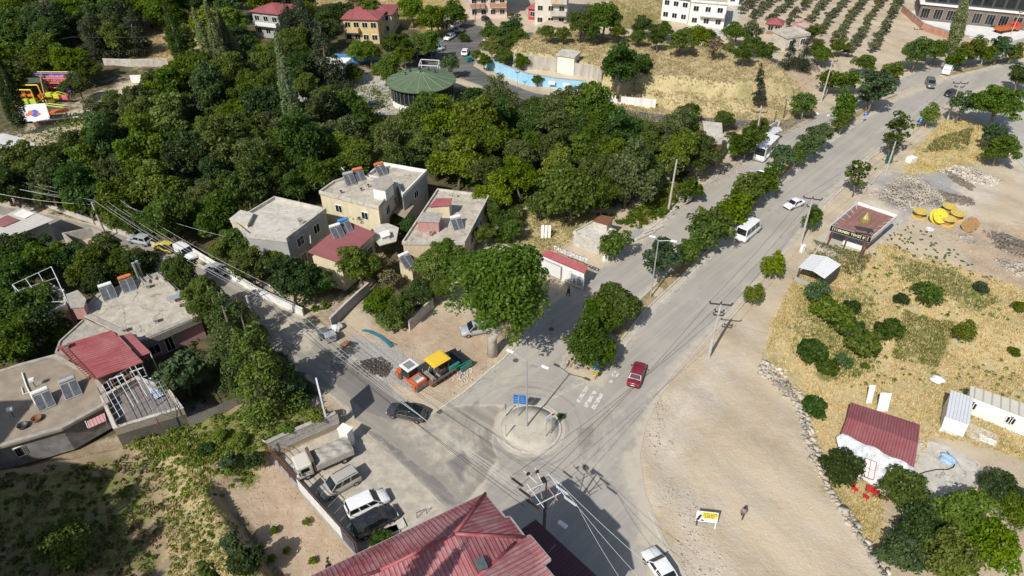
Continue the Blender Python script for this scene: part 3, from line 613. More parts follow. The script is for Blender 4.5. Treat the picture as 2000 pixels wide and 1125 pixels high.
def tr(kind,cx,cy,rp,label,name=None,cat=None,group=None,asp=None,z0=None,h=None):
    """crown centre pixel, crown radius in photo pixels"""
    rp=rp*(1.22 if 'bush' not in kind and kind!='pine' else 1.1)*YS; bushy='bush' in kind; k=asp or ASP[kind]
    f=.42 if bushy else .6
    zc=2.0; base=0.0
    for _ in range(4):
        p=G(cx,cy,base+zc); Rr=rp/pxm(p); H=h or 2*Rr*k; zc=f*H
        base=HZ(p.x,p.y) if z0 is None else z0
    p=G(cx,cy,base+zc)
    return plant(kind,(p.x,p.y,base-.02),Rr,H,label,name or ('shrub' if bushy else 'broadleaf_tree'),cat or ('shrub' if bushy else 'tree'),group)
def tall(kind,bx,by,tx,ty,rp,label,name,group=None):
    b=G(bx,by,0); z=HZ(b.x,b.y); b=G(bx,by,z); t=height_at(bx,by,tx,ty,z); H=max(4,(t-b).length); ang=math.atan2(t.x-b.x,t.z-b.z)
    return plant(kind,b,rp/pxm(b),H,label,name,'tree',group,lean=(0,ang))
# the dense wood
def inside(poly,x,y): return float(sdf(poly,np.array([x]),np.array([y]))[0])<0
WOOD=[(-60,330),(60,330),(150,285),(180,215),(270,165),(340,178),(440,150),(520,190),(560,215),(625,165),(690,205),(705,238),(770,238),(840,246),(895,232),(920,196),(960,190),(1010,206),(1080,206),(1180,222),(1270,232),(1340,250),(1400,265),(1390,295),(1330,320),(1250,345),(1200,385),(1120,398),(1010,392),(965,385),(905,350),(835,312),(740,300),(640,335),(560,368),(480,392),(420,432),(340,440),(250,420),(170,392),(90,385),(0,385),(-60,360)]
WZ=4.5
WP=GL(WOOD,WZ)
EXC=[GL([(742,150),(900,150),(900,205),(742,205)],2),GL([(1360,230),(1420,230),(1420,300),(1360,300)],3)]
pts=[]; tries=0
while len(pts)<215 and tries<12000:
    tries+=1
    px,py=PR.uniform(-60,1400),PR.uniform(140,445); q=G(px,py,WZ)
    if not inside(WP,q.x,q.y) or any(inside(e,q.x,q.y) for e in EXC): continue
    if PR.random()>(95/q.y)**.5+.25: continue
    if all((q.x-a)**2+(q.y-c)**2>4.5**2 for a,c in pts): pts.append((q.x,q.y))
def zone(px,py):
    if px<240: return 'at the left end of the dense wood'
    if px<480: return 'in the wood just below the amusement rides' if py<300 else 'on the wood edge above the parked yellow car'
    if px<680: return 'in the wood around the tall feathery poplar' if py<300 else 'right behind the flat roofs with solar heaters'
    if px<920: return 'just below the round green roof' if py<285 else 'in the wood behind the red-topped stair box'
    if px<1160: return 'under the pale blue street wall' if py<270 else 'behind the dry meadow with the ruined hut'
    return 'at the right end of the wood' if py<290 else 'on the slope below the cross-arm pole'
KN={'greybroad':('olive-brown','leafy'),'broad':('mid green','leafy'),'darkbroad':('dark green','dense'),'lightbroad':('yellowish green','leafy')}
for x,y in pts:
    k=PR.choices(['broad','darkbroad','lightbroad','greybroad'],[.5,.2,.15,.15])[0]; r=PR.choice((2.6,3.2,3.7,4.2,4.6,5.4))*PR.uniform(.9,1.1); h=r*PR.uniform(1.6,2.5)+.8
    # photo pixel of the crown, only to word its label
    zc=y*CP-(.6*h-CAMH)*SP; ppx=1000+FPX*x/zc; ppy=562.5-FPX*(y*SP+(.6*h-CAMH)*CP)/zc
    a=KN[k]; zn=zone(ppx,ppy)
    plant(k,(x,y,-.1),r,h,f'{a[0]} tree {zn}',group=f'{a[0]} trees {zn}')
# ---------------------------------------------------------------- buildings
def cen(W): return Vector((sum(p[0] for p in W)/len(W),sum(p[1] for p in W)/len(W),0))
def ccw(W):
    A=sum(W[i][0]*W[(i+1)%len(W)][1]-W[(i+1)%len(W)][0]*W[i][1] for i in range(len(W)))
    return list(W) if A>0 else list(W)[::-1]
def ring(mb,W,do,di,z0,z1):
    o=offset(W,do); i=offset(W,di); n=len(o)
    for k in range(n): mb.prism([o[k],o[(k+1)%n],i[(k+1)%n],i[k]],z0,z1)
def flat_house(name,label,W,ztop,zbot,wall,roof=ROOFC,par=.45,pm=CONC,cat='house',over=.12,group=None):
    c=cen(W); t=thing(name,label,cat,(c.x,c.y,zbot),0,group); W=ccw(W)
    MB().prism(offset(W,0),zbot-.4,ztop-.22).build('wall',wall,t,True)
    MB().prism(offset(W,over),ztop-.22,ztop).build('roof',roof,t,True)
    if par:
        mb=MB(); ring(mb,W,over-.02,-.12,ztop-.002,ztop+par); mb.build('parapet',pm,t,True)
    return t
def opening(t,a,b,fr,zc,w,h,kind='window',frame=WHITEW,pane=None,bars=1):
    """window or door on the wall running from a to b"""
    a,b=Vector((a[0],a[1],0)),Vector((b[0],b[1],0)); d=(b-a).normalized(); n=Vector((d.y,-d.x,0)); m=a+(b-a)*fr
    q=Vector((t.location.x,t.location.y,0))
    if n.dot(m-q)<0: n=-n
    rz=math.atan2(d.y,d.x); c=m+n*.03+Vector((0,0,zc))
    mb=MB()
    for s in(-1,1): mb.box(c+d*s*(w/2),(.08,.14,h+.08),rz); mb.box(c+Vector((0,0,s*h/2)),(w-.08,.14,.08),rz)
    for k in range(bars): mb.box(c+d*(w*((k+1)/(bars+1)-.5)),(.05,.1,h-.08),rz)
    f=mb.build(kind,frame,t,True)
    MB().box(c+n*.0,(w-.07,.04,h-.07),rz).build('pane' if kind=='window' else 'leaf',pane or glass(),f,True)
    return f
def sun_heater(p,rz,tank,label,z,tankmat,rust=False):
    t=thing('solar_water_heater',label,'solar heater',(p.x,p.y,z),rz,'solar water heaters on the flat roofs'); t.scale=(.87,)*3
    fm=RUST if rust else STEEL; mb=MB()
    for x in(-.95,.95):
        mb.bar((x,.75,0),(x,.75,1.35),.06); mb.bar((x,-1.15,0),(x,.75,1.3),.05); mb.bar((x,-1.15,0),(x,.75,0.02),.05)
    mb.bar((-.95,.75,1.1),(.95,.75,1.1),.05); mb.bar((-.95,.75,.4),(.95,.75,1.1),.04)
    mb.build('stand',fm,t)
    k=MB(); L=1.9; k.tube([(-L/2,.85,1.62),(-L/2+.06,.85,1.62),(L/2-.06,.85,1.62),(L/2,.85,1.62)],[.2,.3,.3,.2],14); k.build('tank',tankmat,t,smooth=False)
    for x in(-.5,.5):
        g=MB().slab([(x-.47,-1.2,.12),(x+.47,-1.2,.12),(x+.47,.62,1.3),(x-.47,.62,1.3)],.09).build('collector',STEEL,t)
        MB().slab([(x-.42,-1.15,.17),(x+.42,-1.15,.17),(x+.42,.57,1.285),(x-.42,.57,1.285)],.02).build('absorber',M('collector_glass',(.09,.095,.10),.25,.25,2,dirt=(.2,.18,.16),dirtamt=.4),g)
    return t
def rz_px(a,b,z):  # panels descend from pixel a to pixel b
    d=G(*b,z)-G(*a,z); return math.atan2(d.y,d.x)+math.pi/2
TANKW=M('white_tank',(.72,.72,.70),.35,.06,2); TANKB=M('blue_tank',(.06,.25,.55),.35,.1,2); TANKO=M('orange_tank',(.55,.17,.06),.5,.2,2); TANKS=M('silver_tank',(.6,.6,.6),.3,.1,2,metal=.5,dirt=(.5,.2,.1),dirtamt=.4)
def dish(p,z,label,r=.45,rz=2.2):
    t=thing('satellite_dish',label,'dish',(p.x,p.y,z),rz,'satellite dishes')
    m=MB(); m.lathe([(0.02,0),(r*.5,.05),(r,.18),(r*1.0,.20),(r*.5,.07),(0.02,.02)],18)
    R3=Matrix.Rotation(rad(60),3,'X'); m.v=[tuple(R3@Vector(v)+Vector((0,0,.75))) for v in m.v]; m.build('reflector',M('dish_grey',(.5,.5,.48),.5,.1,3),t,smooth=True)
    MB().tube([(0,0,0),(0,0,.75)],.035).build('mast',DSTEEL,t); MB().tube([(0,0,.62),(0,-.5,1.1)],.015).tube([(0,-.5,1.07),(0,-.56,1.17)],.05).build('feed_arm',DSTEEL,t)
    return t
def chimney(p,z,label,h=.9,mat=CONCL,w=.5):
    t=thing('chimney',label,'chimney',(p.x,p.y,z),.5); MB().box((0,0,h/2),(w,w,h)).build('stack',mat,t); MB().box((0,0,h+.06),(w+.2,w+.2,.12)).build('cap',CONC,t); return t
def roofbox(name,label,pts,z,h,wall,top,cat='roof room'):
    W=ccw(GL(pts,z+h)); c=cen(W); t=thing(name,label,cat,(c.x,c.y,z)); MB().prism(W,z-.01,z+h-.1).build('wall',wall,t,True); MB().prism(offset(W,.15),z+h-.1,z+h).build('roof',top,t,True); return t
def metal_roof(t,pts3,mat,th=.1,name='roof'):
    return MB().slab(pts3,th).build(name,mat,t,True)
def ang2(a,b): return math.atan2(b.y-a.y,b.x-a.x)
# --- red hip-roofed block at the foot of the picture
E=14.7; rk=G(888,1043,17.2); r2=G(743,1114,17.0); r3=G(560,1178,17.0)
ev=[G(520,1168,E),G(948,964,E),G(987,1011,E),G(996,1010,E),G(1026,1050,E),G(1035,1046,E),G(1075,1093,E),G(1061,1103,E),G(1094,1142,E)]
h1=G(1007,1060,14.95); h2=G(934,1126,16.3)
low=[Vector((3.5,22.5,E)),Vector((-16,18.8,E))]
t=thing('apartment_building','tall building with a worn red hip roof at the foot of the photo','building',(-4,25,0))
Wb=[Vector((v.x,v.y,0)) for v in ev]+[Vector((v.x,v.y,0)) for v in low]
MB().prism(offset(Wb,-.45),-.3,E-.12).build('wall',BEIGE,t,True)
MB().prism(offset(Wb,0),E-.14,E-.03).build('eave',M('eave_board',(.25,.22,.2),.8,.1,2),t,True)
RIB=ang2(rk,(ev[1]+ev[0])/2) ; d1=(ev[1]-ev[0]).normalized(); aA=math.atan2(d1.x,-d1.y)
d2=(ev[4]-ev[1]).normalized(); aB=math.atan2(d2.x,-d2.y)
RED1=sheetmetal('red_roof_sheet_long',(.28,.060,.068),.33,aA,(.45,.245,.24),.05,.95); RED2=sheetmetal('red_roof_sheet_hip',(.30,.07,.077),.33,aB,(.47,.29,.27),.05,.95)
MB().slab([ev[0],ev[1],rk,r2,r3],.05).build('roof_slope',RED1,t,True)
MB().slab([ev[1],ev[2],ev[3],ev[4],rk],.05).build('roof_slope',RED2,t,True)
MB().slab([rk,ev[4],h1,h2],.05).slab([rk,h2,low[1]+Vector((2,1,1.2)),r3,r2],.05).build('roof_slope',RED1,t,True)
MB().slab([h1,ev[5],ev[6],ev[7],ev[8],low[0],h2],.05).slab([h2,low[0],low[1],low[1]+Vector((2,1,1.2))],.05).build('roof_slope',RED2,t,True)
up=Vector((0,0,.05)); mb=MB(); REDC=M('red_ridge_cap',(.33,.075,.08),.5,.15,2,dirt=(.42,.25,.24))
for a,b_ in ((rk,ev[1]),(rk,r2),(r2,r3),(rk,ev[4]),(h1,h2)): mb.tube([a+up*.4,b_+up*.4],.13,8)
mb.build('ridge_cap',REDC,t,True,smooth=True)
mb=MB()
for a,b_ in zip(ev[:-1],ev[1:]): mb.bar(a+Vector((0,0,-.05)),b_+Vector((0,0,-.05)),.16,.16)
mb.build('gutter',M('gutter_grey',(.3,.29,.28),.5,.1,3),t,True)
MB().bbox(G(940,1104,16.2)+Vector((0,0,.15)),(.7,.9,.3),.05,.4).build('roof_hatch',M('hatch_glass',(.09,.11,.11),.3,.2,3),t,True)
an=[G(1000,1048,7.2),G(1046,1016,7.2),G(1180,1140,7.2),G(1120,1190,7.2)]
a2=ang2(an[1],an[2])
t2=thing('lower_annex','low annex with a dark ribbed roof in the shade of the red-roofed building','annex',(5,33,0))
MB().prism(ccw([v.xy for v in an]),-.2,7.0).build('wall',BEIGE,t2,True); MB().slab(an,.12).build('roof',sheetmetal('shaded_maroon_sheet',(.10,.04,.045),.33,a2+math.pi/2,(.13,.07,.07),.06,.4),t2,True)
MB().tube([G(1070,1082,7.2),G(1084,1064,8.6)],.03).build('antenna',STEEL,t2,True)
for i,z in enumerate((2,5,8,11)):
    for fr in (.3,.7): opening(t,ev[1],ev[4],fr,z,1.4,1.4)
    for fr in (.55,.7,.85): opening(t,ev[0],ev[1],fr,z,1.4,1.4)
# --- unseen block added outside the frame, shaped to cast the grassy lot's shadow
t=thing('tall_block','plain tall building added outside the frame to shade the grassy lot','building',(-62,18,0))
MB().prism([(-78,2),(-51,6),(-51,29.5),(-60,31),(-65,31)],0,20).prism([(-110,0),(-66,2),(-66,32.5),(-110,30)],0,28).build('wall',BEIGE,t,True)
# --- flat-roofed houses in the middle
z=6.3
W=GL([(537,389),(636,412),(560,470),(487,462),(452,432),(487,419)],z); h=flat_house('flat_roofed_house','two-storey house with pale screed flat roof beside the red metal roof',W,z,0,GREYW,CONCL,.5,CONCL)
a,b_=G(636,412,z),G(560,470,z); opening(h,a,b_,.30,4.7,1.3,1.5); opening(h,a,b_,.72,4.7,1.5,1.5); opening(h,a,b_,.3,1.7,1.3,1.5); opening(h,a,b_,.72,1.5,1.2,2.2,'door',WHITEW,WOODM)
MB().tube([a.lerp(b_,.5)+Vector((.25,-.3,-5.5)),a.lerp(b_,.5)+Vector((.25,-.3,-1.5)),a.lerp(b_,.55)+Vector((.6,-.8,-2.4))],.1).build('drain_pipe',CONCL,h,True)
chimney(G(588,440,z),z,'stubby pale chimney on the flat roof beside the red metal roof',1.0)
roofbox('roof_room','small pale roof room on the left corner of the pale flat roof',[(470,411),(493,417),(482,437),(450,427)],z-1.5,2.2,CREAM,CONCL)
z=6.6
W=GL([(653,357),(701,341),(717,349),(776,361),(739,407),(625,377)],z); h=flat_house('flat_roofed_house','cream house whose flat roof carries a big stair box and solar heaters',W,z,0,CREAM,ROOFC,.4,CONCL)
a,b_=G(625,377,z),G(739,407,z); opening(h,a,b_,.3,4.6,1.2,1.3); opening(h,a,b_,.75,4.6,1.2,1.3); opening(h,G(739,407,z),G(776,361,z),.4,4.6,1.3,1.4); opening(h,G(739,407,z),G(776,361,z),.8,4.6,1,1.4)
W=GL([(748,322),(833,337),(787,384),(776,362),(718,346)],6.0); h=flat_house('flat_roofed_house','house with white-rimmed flat roof just behind the cream house',W,6.0,0,GREYW,ROOFC,.5,WHITEW); opening(h,G(833,337,6),G(787,384,6),.5,4.2,1.4,1.3)
roofbox('stair_box','weathered white stair box on the cream house roof',[(732,348),(763,345),(767,358),(752,371),(728,366)],6.6,1.9,WHITEW,CONC)
roofbox('flat_lean_to','low brown flat-roofed lean-to at the right foot of the cream house',[(766,398),(789,390),(807,401),(790,424),(770,414)],3.2,.2,BEIGE,M('brown_screed',(.3,.24,.17),.9,.2,1),'lean-to')
sun_heater(G(702,349,6.6),rz_px((690,338),(703,360),6.6),0,'solar heater with orange tank on the cream house roof',6.6,TANKO,True)
sun_heater(G(684,357,6.6),rz_px((676,345),(690,366),6.6),0,'single small solar heater with pale tank left of the orange tank',6.6,TANKS)
sun_heater(G(745,338,6.0),rz_px((735,328),(752,344),6.0),0,'solar heater with orange tank on the white-rimmed roof',6.0,TANKO,True)
dish(G(731,386,6.6),6.6,'white dish near the front edge of the cream house roof',.45)
dish(G(671,346,6.6),7.2,'blue-grey dish on the left end of the cream house roof',.45)
for q,l in (((706,373),'rusty bent bracket on the cream house roof'),((667,378),'short dark vent stub at the left of the cream house roof'),((720,366),'pale vent stub beside the stair box')):
    p=G(*q,6.6); v=thing('roof_vent',l,'vent',(p.x,p.y,6.6)); MB().tube([(0,0,0),(0,0,.45)],.1).build('pipe',RUST,v); MB().box((0,0,.5),(.4,.3,.08)).build('cowl',DSTEEL,v)
# red metal roof
t=thing('red_roofed_house','house with a plain dull red metal roof and two solar heaters','house',(G(668,472,5).xy.to_3d()))
q=[G(676,432,5.6),G(735,456,5.0),G(667,516,5.0),G(601,493,5.6)]
MB().prism(ccw(offset([v.xy for v in q],-.35)),-.2,4.8).build('wall',CREAM,t,True)
aR=ang2(q[0],q[3]); metal_roof(t,q,sheetmetal('dull_red_sheet',(.30,.095,.095),.35,aR+math.pi/2,(.36,.17,.16),.02,.5),.12)
opening(t,q[2],q[1],.35,3.2,1.3,1.3); opening(t,q[2],q[1],.75,3.2,1.3,1.3); opening(t,q[3],q[2],.4,1.6,1.2,1.2)
sun_heater(G(660,460,5.4),rz_px((640,440),(662,466),5.4),0,'solar heater with white tank on the red metal roof',5.35,TANKW)
sun_heater(G(676,449,5.4),rz_px((660,432),(680,458),5.4),0,'solar heater with bright blue tank on the red metal roof',5.35,TANKB)
roofbox('cream_annex','cream annex with pale flat roof right of the red metal roof',[(735,440),(757,437),(777,445),(772,470),(742,478),(730,462)],3.6,.3,CREAM,CONCL,'annex')
t=roofbox('water_tank','row of white plastic bins on the cream annex',[(742,455),(757,450),(760,458),(746,463)],3.9,.8,WHITEW,WHITEW,'tank')
# right flat house
z=3.9
W=GL([(855,372),(955,384),(907,476),(787,475)],z); h=flat_house('flat_roofed_house','low flat-roofed house with a red-topped stair box',W,z,0,BEIGE,ROOFC,.35,CONCL)
opening(h,W[1],W[2],.4,2.2,1.4,1.3); opening(h,W[1],W[2],.75,2.2,1.4,1.3)
t=thing('stair_box','cream stair box with sloping red metal top on the low flat roof','roof room',G(860,408,z))
q=[G(853,388,6.1),G(884,388,6.4),G(879,402,6.1),G(837,405,5.8)]; MB().prism(ccw(offset([v.xy for v in q],-.2)),z-.01,5.85).build('wall',CREAM,t,True); metal_roof(t,q,sheetmetal('stair_red_sheet',(.33,.08,.09),.3,1.2,(.4,.2,.2),.02),.1)
roofbox('roof_room','brick-coloured roof room with grey top on the low flat roof',[(828,415),(862,417),(856,433),(815,431)],z,1.9,PINK,CONC)
sun_heater(G(893,443,z),rz_px((882,425),(898,450),z),0,'solar heater with two dark collectors on the low flat roof',z,TANKW)
chimney(G(841,461,z),z,'thin red brick chimney at the front of the low flat roof',.9,PINK,.35)
dish(G(884,390,z),z+.5,'small dish on the red-topped stair box',.35)
# small red lean-to with heater
t=thing('red_roofed_shed','small shed with red sheet roof under a solar heater','shed',G(795,520,0))
q=[G(775,507,2.8),G(800,497,3.0),G(824,510,2.7),G(805,530,2.5)]; MB().prism(ccw(offset([v.xy for v in q],-.2)),-.1,2.4).build('wall',CREAM,t,True); metal_roof(t,q,sheetmetal('shed_red_sheet',(.28,.07,.075),.3,.6,(.36,.18,.17),.02),.08)
sun_heater(G(795,516,2.8),rz_px((782,505),(803,522),2.8),0,'solar heater with white tank on the small red shed',2.75,TANKW)
# --- lower-left house cluster
z=3.8
W=GL([(195,577),(309,536),(388,614),(272,662),(165,610)],z); h=flat_house('flat_roofed_house','wide bare concrete roof with two solar heaters by the dark street',W,z,0,PINK,ROOFC,.12,CONC,over=.5)
ring_=MB(); a,b_=G(309,536,z),G(388,614,z)
for k in range(2): ring_.bar(a.lerp(b_,k*.5+.02)+Vector((0,0,.25)),a.lerp(b_,k*.5+.46)+Vector((0,0,.25)),.15,.5)
ring_.build('low_wall',CONC,h,True)
MB().bar(G(388,614,z)+Vector((.25,-.25,-.55)),G(272,662,z)+Vector((.25,-.45,-.55)),.3,.9).build('fascia',brick('rubble_fascia',(.36,.32,.27),(.25,.22,.19),(.2,.18,.16),1,.25,.2),h,True)
opening(h,G(388,614,z),G(272,662,z),.85,1.4,1.3,1.4); opening(h,G(388,614,z),G(272,662,z),.6,1.3,1.0,2.1,'door')
W=GL([(118,668),(165,625),(219,650),(160,690),(110,690)],3.0); flat_house('flat_roofed_house','low grey flat roof in tree shade behind the striped red roof',W,3.0,0,PINK,CONC,.2,CONC)
W=GL([(100,560),(126,572),(130,600),(92,618),(62,590)],4.6); h=flat_house('flat_roofed_house','house with white pergola frame on its roof at the left edge of the street',W,4.6,0,PINK,ROOFC,.5,CONCL)
t=thing('roof_pergola','thin white metal pergola frame on a small flat roof','pergola',G(85,575,4.6))
fr=[G(24,556,6.6),G(100,521,6.6),G(131,588,5.2),G(58,592,6.0)]; mb=MB()
for a,b_ in zip(fr,fr[1:]+fr[:1]): mb.bar(a,b_,.07)
for k in (.33,.66): mb.bar(fr[0].lerp(fr[1],k),fr[3].lerp(fr[2],k),.05); mb.bar(fr[0].lerp(fr[3],k),fr[1].lerp(fr[2],k),.05)
for v in fr: mb.bar(v,Vector((v.x,v.y,4.4)),.07)
mb.build('frame',WHITEP,t,True)
roofbox('pink_stair_box','dusty pink stair box beside the roof with the pergola',[(131,575),(150,568),(166,585),(162,598),(140,600)],3.4,2.0,PINK,CONC)
sun_heater(G(214,578,z),rz_px((205,558),(218,590),z),0,'solar heater with white tank on the wide bare concrete roof',z,TANKW,True)
sun_heater(G(252,562,z),rz_px((243,543),(257,575),z),0,'solar heater with rusty orange tank on the wide bare concrete roof',z,TANKO,True)
dish(G(281,556,z),z,'large pale dish beside the rusty orange tank',.6); dish(G(294,550,z),z,'second dish with dark back beside the flue pipes',.55)
for q,l in (((272,545),'taller of the two shiny flue pipes by the dishes'),((279,541),'shorter of the two shiny flue pipes by the dishes'),((333,536),'single shiny flue pipe over the ribbed lean-to roof')):
    p=G(*q,z-.8); v=thing('flue_pipe',l,'flue pipe',p); MB().tube([(0,0,0),(0,0,2.6)],.17,10).build('pipe',STEEL,v); MB().tube([(0,0,2.62),(0,0,2.75)],.22,10).build('cap',STEEL,v)
t=thing('ribbed_lean_to','grey ribbed lean-to roof at the back corner of the bare concrete roof','lean-to',G(335,545,0)); q=[G(314,540,3.0),G(343,524,3.0),G(362,541,2.7),G(330,555,2.8)]
MB().prism(ccw(offset([v.xy for v in q],-.2)),-.1,2.6).build('wall',CONC,t,True); metal_roof(t,q,sheetmetal('grey_ribbed_sheet',(.3,.27,.23),.3,.9,(.4,.36,.3),.03),.08)
for q,l in (((290,563),'small box-shaped vent near the back of the bare concrete roof'),((306,630),'white bucket-like vent at the front edge of the bare concrete roof'),((245,648),'small brick stub near the striped red roof')):
    chimney(G(*q,z),z,l,.5,CONC,.4)
t=thing('roof_table','low metal table frame at the right edge of the bare concrete roof','table',G(345,588,z)); MB().box((0,0,.7),(1.6,1.0,.05),.6).build('top',STEEL,t)
for sx,sy in ((-.6,-.4),(.6,-.4),(.6,.4),(-.6,.4)): MB().bar((sx,sy,0),(sx,sy,.68),.05).build('leg',RUST,t)
# striped red roof
t=thing('red_roofed_house','house with bright red striped metal roof beside the masonry courtyard','house',(G(200,690,0)))
q=[G(111,678,6.0),G(219,646,6.0),G(280,708,5.2),G(184,742,5.2)]
MB().prism(ccw(offset([v.xy for v in q],-.5)),-.2,5.0).build('wall',M('brown_brick_wall',(.20,.11,.08),.9,.2,2),t,True); aR=ang2(q[0],q[1])
metal_roof(t,q,sheetmetal('striped_red_sheet',(.30,.06,.062),.35,aR,(.42,.19,.18),.07,.7),.12)
opening(t,q[3],q[2],.82,3.9,1.4,1.3); opening(t,q[3],q[2],.4,3.9,1.4,1.3); opening(t,q[2],q[1],.5,3.9,1.3,1.3)
q=[G(233,657,5.2),G(256,651,5.2),G(295,689,4.8),G(273,698,4.8)]; metal_roof(t,q,sheetmetal('plain_red_sheet',(.34,.10,.10),.4,aR,(.42,.22,.21),.02,.5),.08,'side_roof')
for v in (q[2],q[3]): MB().bar(v-Vector((.1,0,.1)),Vector((v.x-.1,v.y,0)),.1).build('post',WHITEW,t,True)
chimney(G(132,682,5.9),5.75,'thin dark chimney on the upper left of the striped red roof',.9,CONC,.35)
t=thing('ladder','rusty ladder lying on the striped red roof','ladder',G(150,710,5.9)); a,b_=G(122,678,6.15),G(180,740,5.42); sd=Vector(((b_-a).y,-(b_-a).x,0)).normalized()*.28; mb=MB()
for s in(-1,1): mb.bar(a+sd*s,b_+sd*s,.06)
for k in range(16): p=a.lerp(b_,(k+.5)/16); mb.bar(p-sd,p+sd,.04)
mb.build('rails',RUST,t,True)
# terrace-roof house in front
z=4.0
W=GL([(106,697),(188,742),(207,787),(120,835),(26,862),(-90,895),(-130,770),(38,715)],z); h=flat_house('flat_roofed_house','dusty flat roof at the left edge with two solar heaters and rusty bowls',W,z,.8,M('patchy_plaster',(.22,.205,.18),.9,.25,.8,dirt=(.4,.42,.44),dirtamt=.5),M('dusty_roof',(.30,.245,.18),.95,.2,.5,dirt=(.19,.155,.12),dirtamt=.5,bump=.3),.15,CONC,over=.35)
a,b_=G(207,787,z),G(26,862,z)
for fr in (.12,.62,.95): 
    o=opening(h,a,b_,fr,2.4,1.7,1.3,bars=1); g=MB(); d=(b_-a).normalized(); m_=a.lerp(b_,fr); 
    for k in range(7): g.bar(m_+d*(k-3)*.26+Vector((.06,-.16,-1.0)),m_+d*(k-3)*.26+Vector((.06,-.16,-2.2)),.03)
    g.build('grille',DSTEEL,o,True)
sun_heater(G(90,788,z),rz_px((80,758),(95,800),z),0,'solar heater with white tank on the dusty flat roof',z,TANKW,True)
sun_heater(G(142,766,z),rz_px((132,735),(148,780),z),0,'solar heater with silver rust-streaked tank on the dusty flat roof',z,TANKS)
for q,l in (((73,820),'rusty brown bowl tank beside the solar panels'),((46,834),'dark sooty bowl tank near the roof edge')):
    p=G(*q,z); v=thing('rusty_bowl',l,'bowl',p); MB().lathe([(.02,0),(.45,.02),(.55,.35),(.5,.36),(.42,.08),(.02,.06)],20).build('bowl',RUST if q[0]==73 else DSTEEL,v,smooth=True)
for q,l in (((70,742),'white-capped vent post behind the white tank'),((28,800),'white-capped vent post at the left of the dusty roof')):
    p=G(q[0],q[1]+14,z); v=thing('vent_post',l,'vent',p); MB().bar((0,0,0),(0,0,1.0),.06).build('post',DSTEEL,v); MB().bbox((0,0,1.15),(.55,.45,.35),.05,.4).build('cap',WHITEP,v)
t=thing('roof_pipe','bent white pipe run crossing the dusty flat roof','pipe',G(55,760,z)); MB().tube([G(43,728,z+.15),G(52,755,z+.15),G(70,790,z+.15)],.08).tube([G(42,757,z+.1),G(46,770,z+.1),G(57,766,z+.1)],.06).build('run',WHITEW,t,True)
# masonry courtyard with pergola
zt=4.0
BR=brick('grey_block_masonry',(.33,.28,.22),(.27,.23,.18),(.38,.33,.27),1,.5,.24)
W=GL([(222,838),(358,797),(330,760),(268,735),(196,775)],zt)
t=thing('courtyard_house','blockwork terrace under a skeletal metal pergola','terrace',(cen(W).x,cen(W).y,.8)); W2=ccw(W)
MB().prism(W2,.3,zt-1.0).build('floor',M('courtyard_floor',(.2,.18,.16),.9,.2,1),t,True)
mb=MB(); ring(mb,W2,.0,-.3,.3,zt); mb.build('wall',BR,t,True); mb=MB(); ring(mb,W2,.04,-.34,zt+.002,zt+.1); mb.build('coping',CONCL,t,True)
t=thing('pergola','rusty and white skeletal pergola over the blockwork terrace','pergola',G(250,770,4)); za=5.2
A=[G(190,757,za),G(262,712,za),G(296,768,za-.2),G(225,822,za-.2)]
for k in range(9): MB().bar(A[0].lerp(A[1],k/8),A[3].lerp(A[2],k/8),.05).build('rafter',WHITEP if k%3 else RUST,t,True)
for k in range(7): MB().bar(A[0].lerp(A[3],k/6),A[1].lerp(A[2],k/6),.045).build('rail',STEEL,t,True)
for k in A: MB().bar(k,Vector((k.x,k.y,3)),.08).build('post',RUST,t,True)
A=[G(276,760,5.0),G(318,742,5.0),G(345,790,4.8),G(304,815,4.8)]
t=thing('pergola','smaller grey pergola grid beside the blue and white sheeting','pergola',G(310,780,4))
for k in range(6): MB().bar(A[0].lerp(A[1],k/5),A[3].lerp(A[2],k/5),.05).build('rafter',RUST if k==5 else STEEL,t,True); MB().bar(A[0].lerp(A[3],k/5),A[1].lerp(A[2],k/5),.045).build('rail',STEEL,t,True)
for k in A: MB().bar(k,Vector((k.x,k.y,3)),.08).build('post',RUST,t,True)
t=thing('tarpaulin','blue and white plastic sheeting beside the courtyard','tarpaulin',G(305,770,3.2)); MB().slab([G(283,742,3.6),G(308,733,3.5),G(335,765,3.2),G(300,781,3.3)],.05).build('sheet',M('blue_white_sheet',(.45,.55,.72),.4,.25,2,dirt=(.7,.72,.75),dirtamt=.8),t,True)
t=thing('awning','small pink striped awning over the grilled window','awning',G(187,828,3)); MB().slab([G(170,823,3.4),G(204,807,3.4),G(208,822,3.0),G(174,837,3.0)],.08).build('sheet',sheetmetal('pink_awning',(.5,.24,.24),.35,-.9,(.6,.4,.4),.06),t,True); MB().bar(G(206,822,3.0),G(211,836,1.5),.09).bar(G(172,836,3.0),G(166,822,3.6),.06).build('post',WHITEP,t,True)
